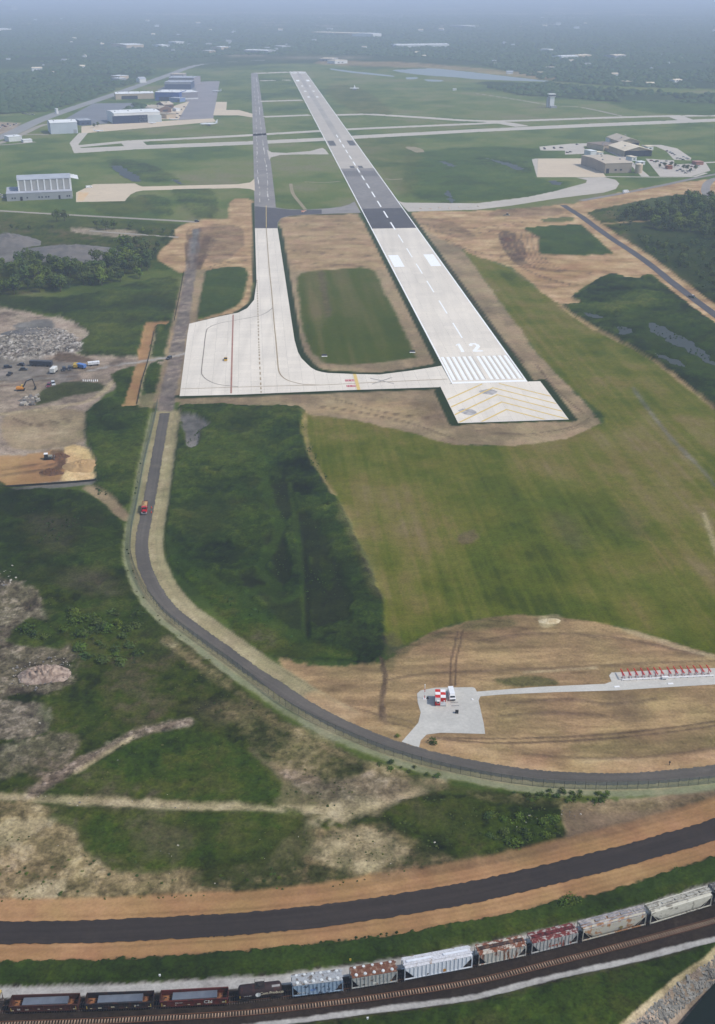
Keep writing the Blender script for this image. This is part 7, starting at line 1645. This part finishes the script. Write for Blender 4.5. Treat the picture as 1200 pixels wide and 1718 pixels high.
def wood(poly, n, label, group, smin, smax, mind=3.5):
    W = GP(poly); xs = [p.x for p in W]; ys = [p.y for p in W]; pts = []; tries = 0
    while len(pts) < n and tries < 20000:
        tries += 1; x, y = random.uniform(min(xs), max(xs)), random.uniform(min(ys), max(ys))
        if not inside(np.array([x]), np.array([y]), W)[0] or any((x - a) ** 2 + (y - b) ** 2 < mind * mind for a, b in pts): continue
        pts.append((x, y)); sz = random.uniform(smin, smax); kk = random.randrange(6); fr = (x - min(xs)) / (max(xs) - min(xs)); fy = (y - min(ys)) / (max(ys) - min(ys))
        lb = label.replace('leafy', ('yellow-green' if kk % 3 == 0 else 'deep green')).replace('low tree', ('broad low tree' if kk % 3 else 'pale low tree'))
        tree(Vector((x, y, 0)), sz, kk, '%s %s, %s %s' % ('tall' if sz > (smin + smax) / 2 else 'short', lb, 'front' if fy < .4 else 'back', 'left end' if fr < .33 else 'middle' if fr < .67 else 'right end'), group)
wood([(-20, 470), (20, 445), (60, 438), (100, 452), (180, 440), (205, 416), (246, 412), (252, 458), (222, 478), (160, 482), (90, 492), (40, 500), (-20, 506)], 112, 'leafy tree in the dark wood above the demolition yard', 'trees of the wood above the demolition yard', .75, 1.3, 4.5)
wood([(1042, 366), (1075, 352), (1110, 345), (1192, 338), (1230, 380), (1210, 408), (1140, 392), (1090, 386), (1050, 380)], 84, 'leafy tree in the wood beside the right paved road', 'trees of the wood beside the right road', .8, 1.45, 5)
wood([(1060, 400), (1130, 405), (1230, 420), (1230, 505), (1180, 480), (1110, 440)], 50, 'low tree in the thicket below the right wood', 'low trees of the thicket on the right', .4, .75, 4)
for x, y, s, lb in ((96, 372, 1.15, 'lone round tree before the field road, left of a close pair'), (109, 371, 1.05, 'lone round tree before the field road, right of a close pair'), (163, 383, .85, 'small tree right of the lone pair along the field road'), (178, 386, .95, 'bushy tree between the field road and the white slabs'), (192, 385, .9, 'rightmost bushy tree of the three by the white slabs'), (220, 385, .7, 'thin tree alone by the field road')): tree(G(x, y), s, int(x) % 6, lb, None)
for x, y, s in ((265, 418, .7), (20, 385, .5), (30, 386, .45), (50, 387, .5), (88, 384, .4), (240, 390, .5), (255, 392, .45), (275, 391, .5), (290, 393, .45), (262, 425, .6), (281, 400, .4)): tree(G(x, y), s, int(x) % 6, 'low round bushy tree beside the field road', 'low trees beside the field road')
for x, y, s in ((1106, 282, .55), (1115, 281, .6), (1126, 279, .6), (1132, 281, .5), (1146, 284, .6), (1152, 286, .7), (1158, 290, .6), (1166, 286, .7), (1090, 262, .4), (1100, 274, .4)): tree(G(x, y), s, int(x) % 6, 'ornamental tree in the lower right parking lot', 'trees in the lower right parking lot')
for x, y, s in ((250, 195, .8), (262, 196, .8), (270, 200, .8), (240, 202, .7), (300, 172, .6), (158, 214, .7), (165, 212, .7), (148, 208, .6)): tree(G(x, y), s, int(x) % 6, 'tree around the old terminal and hangars', 'trees around the old terminal')
# shrubs near the viewer
SHB = [crown_mesh(2.2, 1.7, 170, .2, M_LEAF2 if k % 2 else M_LEAF, 300 + k, .0) for k in range(4)]
def shrub(x, y, s, label, group, sx=1.3):
    label = ('large ' if s > .95 else 'medium ' if s > .6 else 'small ') + ('bright green ' if int(x) % 2 else 'dark green ') + label.replace('dark bush', 'bush')
    o = empty('shrub', G(x, y), random.uniform(0, 6.28), label=label, cat='shrub', group=group); o.scale = (s * sx, s * sx, s)
    link(bpy.data.objects.new('foliage', SHB[int(x) % 4]), o); return o
for x, y, s in ((45, 1058, 1.4), (60, 1066, 1.2), (75, 1072, 1.0)): shrub(x, y, s, 'shrub in the small green clump on the rocky slope at the left', 'shrubs on the rocky slope')
for k in range(46):
    a = random.uniform(0, 1); x = 115 + 115 * a + random.uniform(-14, 14); y = 1020 + 85 * random.random() + 15 * a; shrub(x, y, random.uniform(.55, 1.5), 'shrub in the dense green thicket left of the road bend', 'shrubs of the thicket left of the road bend')
for k in range(26): x = random.uniform(820, 940); y = 1396 + random.uniform(-22, 24) - max(0, 880 - x) * .12; shrub(x, y, random.uniform(.5, 1.1), 'shrub in the green clump above the haul road', 'shrubs above the haul road')
for k in range(44): x = random.choice((random.uniform(620, 740), random.uniform(830, 960), random.uniform(960, 1020))); y = 1276 + (x - 620) * .185 + random.uniform(-7, 9) if x < 740 else (1334 + random.uniform(-8, 10) + (x - 840) * .02); shrub(x, y, random.uniform(.25, .75), 'weedy shrub on the bank below the perimeter fence', 'shrubs below the perimeter fence')
for x, y, s in ((945, 1519, 1.0), (955, 1516, 1.2), (966, 1514, .8), (1135, 1462, .7)): shrub(x, y, s, 'dark bush on the grass verge above the train', 'bushes on the verge above the train')
for x, y, s in ((724, 1246, .9), (667, 1236, .5)): shrub(x, y, s, 'olive bush beside the %s of the gravel driveway' % ('right edge' if x > 700 else 'left edge'), None)
for k in range(60): x = random.uniform(-10, 520); y = 1500 - (x / 520) * 30 + random.uniform(-52, 8) ; shrub(x, y, random.uniform(.15, .38), 'low weed bush on the pale slope above the haul road', 'weed bushes on the pale slope')
# weeds: many small tufts on the waste ground
g_v, g_f, g_c = [], [], []
def tufts(poly, n, s0, s1, dark=(52, 70, 30), light=(92, 98, 46), thr=.0, sc=6.0):
    W = GP(poly); xs = [p.x for p in W]; ys = [p.y for p in W]
    X = rng.uniform(min(xs), max(xs), n); Y = rng.uniform(min(ys), max(ys), n); ok = inside(X, Y, W) & (fbm(X / sc, Y / sc, 81, 3) > thr)
    for x, y in zip(X[ok], Y[ok]):
        s = random.uniform(s0, s1); c_ = np.array(lin(dark)) + (np.array(lin(light)) - np.array(lin(dark))) * random.random()
        for k in range(6):
            v = Vector((random.gauss(0, 1), random.gauss(0, 1), random.uniform(.2, 1.2))).normalized(); p = Vector((x, y, s * .3)) + v * s * .55; u = v.orthogonal().normalized() * s * .5; w = v.cross(u)
            b0 = len(g_v); g_v.extend([tuple(p - u - w * .8), tuple(p + u * .9 - w), tuple(p + u + w * .7), tuple(p - u * .8 + w)]); g_f.append((b0, b0 + 1, b0 + 2, b0 + 3)); g_c.extend([c_] * 4)
tufts([(0, 1360), (520, 1370), (700, 1350), (760, 1445), (560, 1488), (400, 1503), (170, 1510), (0, 1512)], 1700, .12, .42, thr=.47)
tufts([(0, 840), (200, 870), (240, 1000), (440, 1190), (640, 1295), (560, 1355), (0, 1330)], 7000, .15, .6, (54, 68, 30), (98, 96, 50), thr=.46, sc=9)
tufts([(640, 1372), (706, 1336), (932, 1350), (946, 1402), (782, 1442), (716, 1420)], 1400, .15, .6, thr=.42)
tufts([(0, 1617), (400, 1598), (800, 1546), (1033, 1495), (1200, 1438), (1200, 1450), (800, 1566), (400, 1612), (0, 1632)], 5200, .2, .6, (34, 50, 20), (60, 80, 30), .3)
tufts([(360, 690), (500, 690), (640, 1000), (630, 1090), (500, 1095), (296, 915), (300, 760)], 7000, .2, .6, (44, 62, 28), (74, 94, 40), .44, 14)
tufts([(285, 935), (330, 955), (512, 1075), (510, 1085), (400, 1030)], 500, .4, 1.0, (44, 66, 28), (70, 94, 42), .3)
tufts([(148, 690), (205, 680), (250, 685), (228, 830), (162, 830), (160, 772)], 2600, .3, .9, (40, 58, 26), (62, 84, 38), .4)
tufts([(960, 505), (1090, 470), (1230, 560), (1230, 690), (1130, 618), (1010, 548)], 2500, .3, .9, (48, 66, 36), (74, 94, 48), .5, 16)
tufts([(1010, 355), (1190, 336), (1300, 400), (1300, 570), (1160, 470), (1100, 430)], 4500, .5, 1.6, (48, 66, 36), (74, 94, 50), .4, 18)
tufts([(20, 840), (120, 838), (200, 870), (200, 960), (0, 960)], 1400, .3, .9, (38, 56, 24), (58, 78, 34), .45, 12)
M_TUFT = bpy.data.materials.new('weed_leaf'); t, b = nt(M_TUFT); at = t.nodes.new('ShaderNodeAttribute'); at.attribute_name = 'cover'; t.links.new(at.outputs['Color'], b.inputs['Base Color']); b.inputs['Roughness'].default_value = .9; b.inputs['Specular IOR Level'].default_value = .1
me = big_mesh('weed_clumps', np.array(g_v), np.array(g_f), 4, M_TUFT, np.array(g_c)); o = bpy.data.objects.new('weed_clumps', me); link(o); tag(o, kind='stuff')
# far woods: crowns beyond counting
NF = 42000; dd = 1900 * np.exp(rng.random(NF) * math.log(11000 / 1900)); aa = rng.uniform(-.42, .42, NF); FX, FY = dd * np.sin(aa), dd * np.cos(aa)
keep = np.zeros(NF, bool)
for A in FOREST_AREAS: keep |= inside(FX, FY, GP(smooth_px(A, True, 3)))
keep |= dd > 4200
keep &= fbm(FX / 300, FY / 180, 71) > .40
keep |= inside(FX, FY, GP([(195, 190), (235, 175), (262, 196), (255, 205)])) & (rng.random(NF) < .5)
FX, FY, dd = FX[keep], FY[keep], dd[keep]; n = len(FX); k6 = np.arange(6) * math.pi / 3
r_ = rng.uniform(4, 7.5, n) * (1 + dd / 5500); h_ = rng.uniform(5, 9, n)
V = np.zeros((n, 13, 3)); j1 = rng.uniform(.75, 1.25, (n, 6)); j2 = rng.uniform(.4, .8, (n, 6))
V[:, 0:6, 0] = FX[:, None] + r_[:, None] * j1 * np.cos(k6); V[:, 0:6, 1] = FY[:, None] + r_[:, None] * j1 * np.sin(k6); V[:, 0:6, 2] = h_[:, None] * .25
V[:, 6:12, 0] = FX[:, None] + r_[:, None] * j2 * np.cos(k6 + .5); V[:, 6:12, 1] = FY[:, None] + r_[:, None] * j2 * np.sin(k6 + .5); V[:, 6:12, 2] = h_[:, None] * rng.uniform(.7, .9, (n, 6))
V[:, 12, 0] = FX; V[:, 12, 1] = FY; V[:, 12, 2] = h_
tri = []
for k in range(6): a_, b_ = k, (k + 1) % 6; tri += [(a_, b_, 6 + a_), (b_, 6 + b_, 6 + a_), (6 + a_, 6 + b_, 12)]
Fq = (np.arange(n)[:, None, None] * 13 + np.array(tri)[None]).reshape(-1, 3)
cc_ = np.array(lin((56, 76, 46)))[None] * rng.uniform(.85, 1.2, n)[:, None] * np.array([[1, 1, 1]]); cc_ = cc_ * (1 + rng.uniform(-.1, .2, (n, 1)) * np.array([[1.2, .3, 0]]))
me = big_mesh('far_woods', V.reshape(-1, 3), Fq, 3, M_TUFT, np.repeat(cc_, 13, 0)); o = bpy.data.objects.new('far_woods', me); link(o); tag(o, kind='stuff')
# smaller blocks between the right terminal halls
for p0, p1, dp, h, lb in (((1004, 262), (1012, 261.5), 12, 5, 'narrow pale link building beside the white cube'), ((1060, 270), (1068, 269.5), 14, 5, 'low white annex in front of the pale roofed hall'), ((1072, 277), (1082, 276.5), 10, 4, 'low pale block left of the lower parking lot'), ((1050, 243), (1060, 242.5), 16, 5, 'pale roofed box behind the halls, right of the rear gable'), ((1086, 252), (1096, 251.5), 12, 5, 'small pale pavilion beside the curved parking lot')):
    building('annex_building', lb, 'building', p0, p1, dp, h, M_BW, random.choice((M_RW, M_RTL)), 'flat', windows=((.5, 2.5, 3, 1.5),))
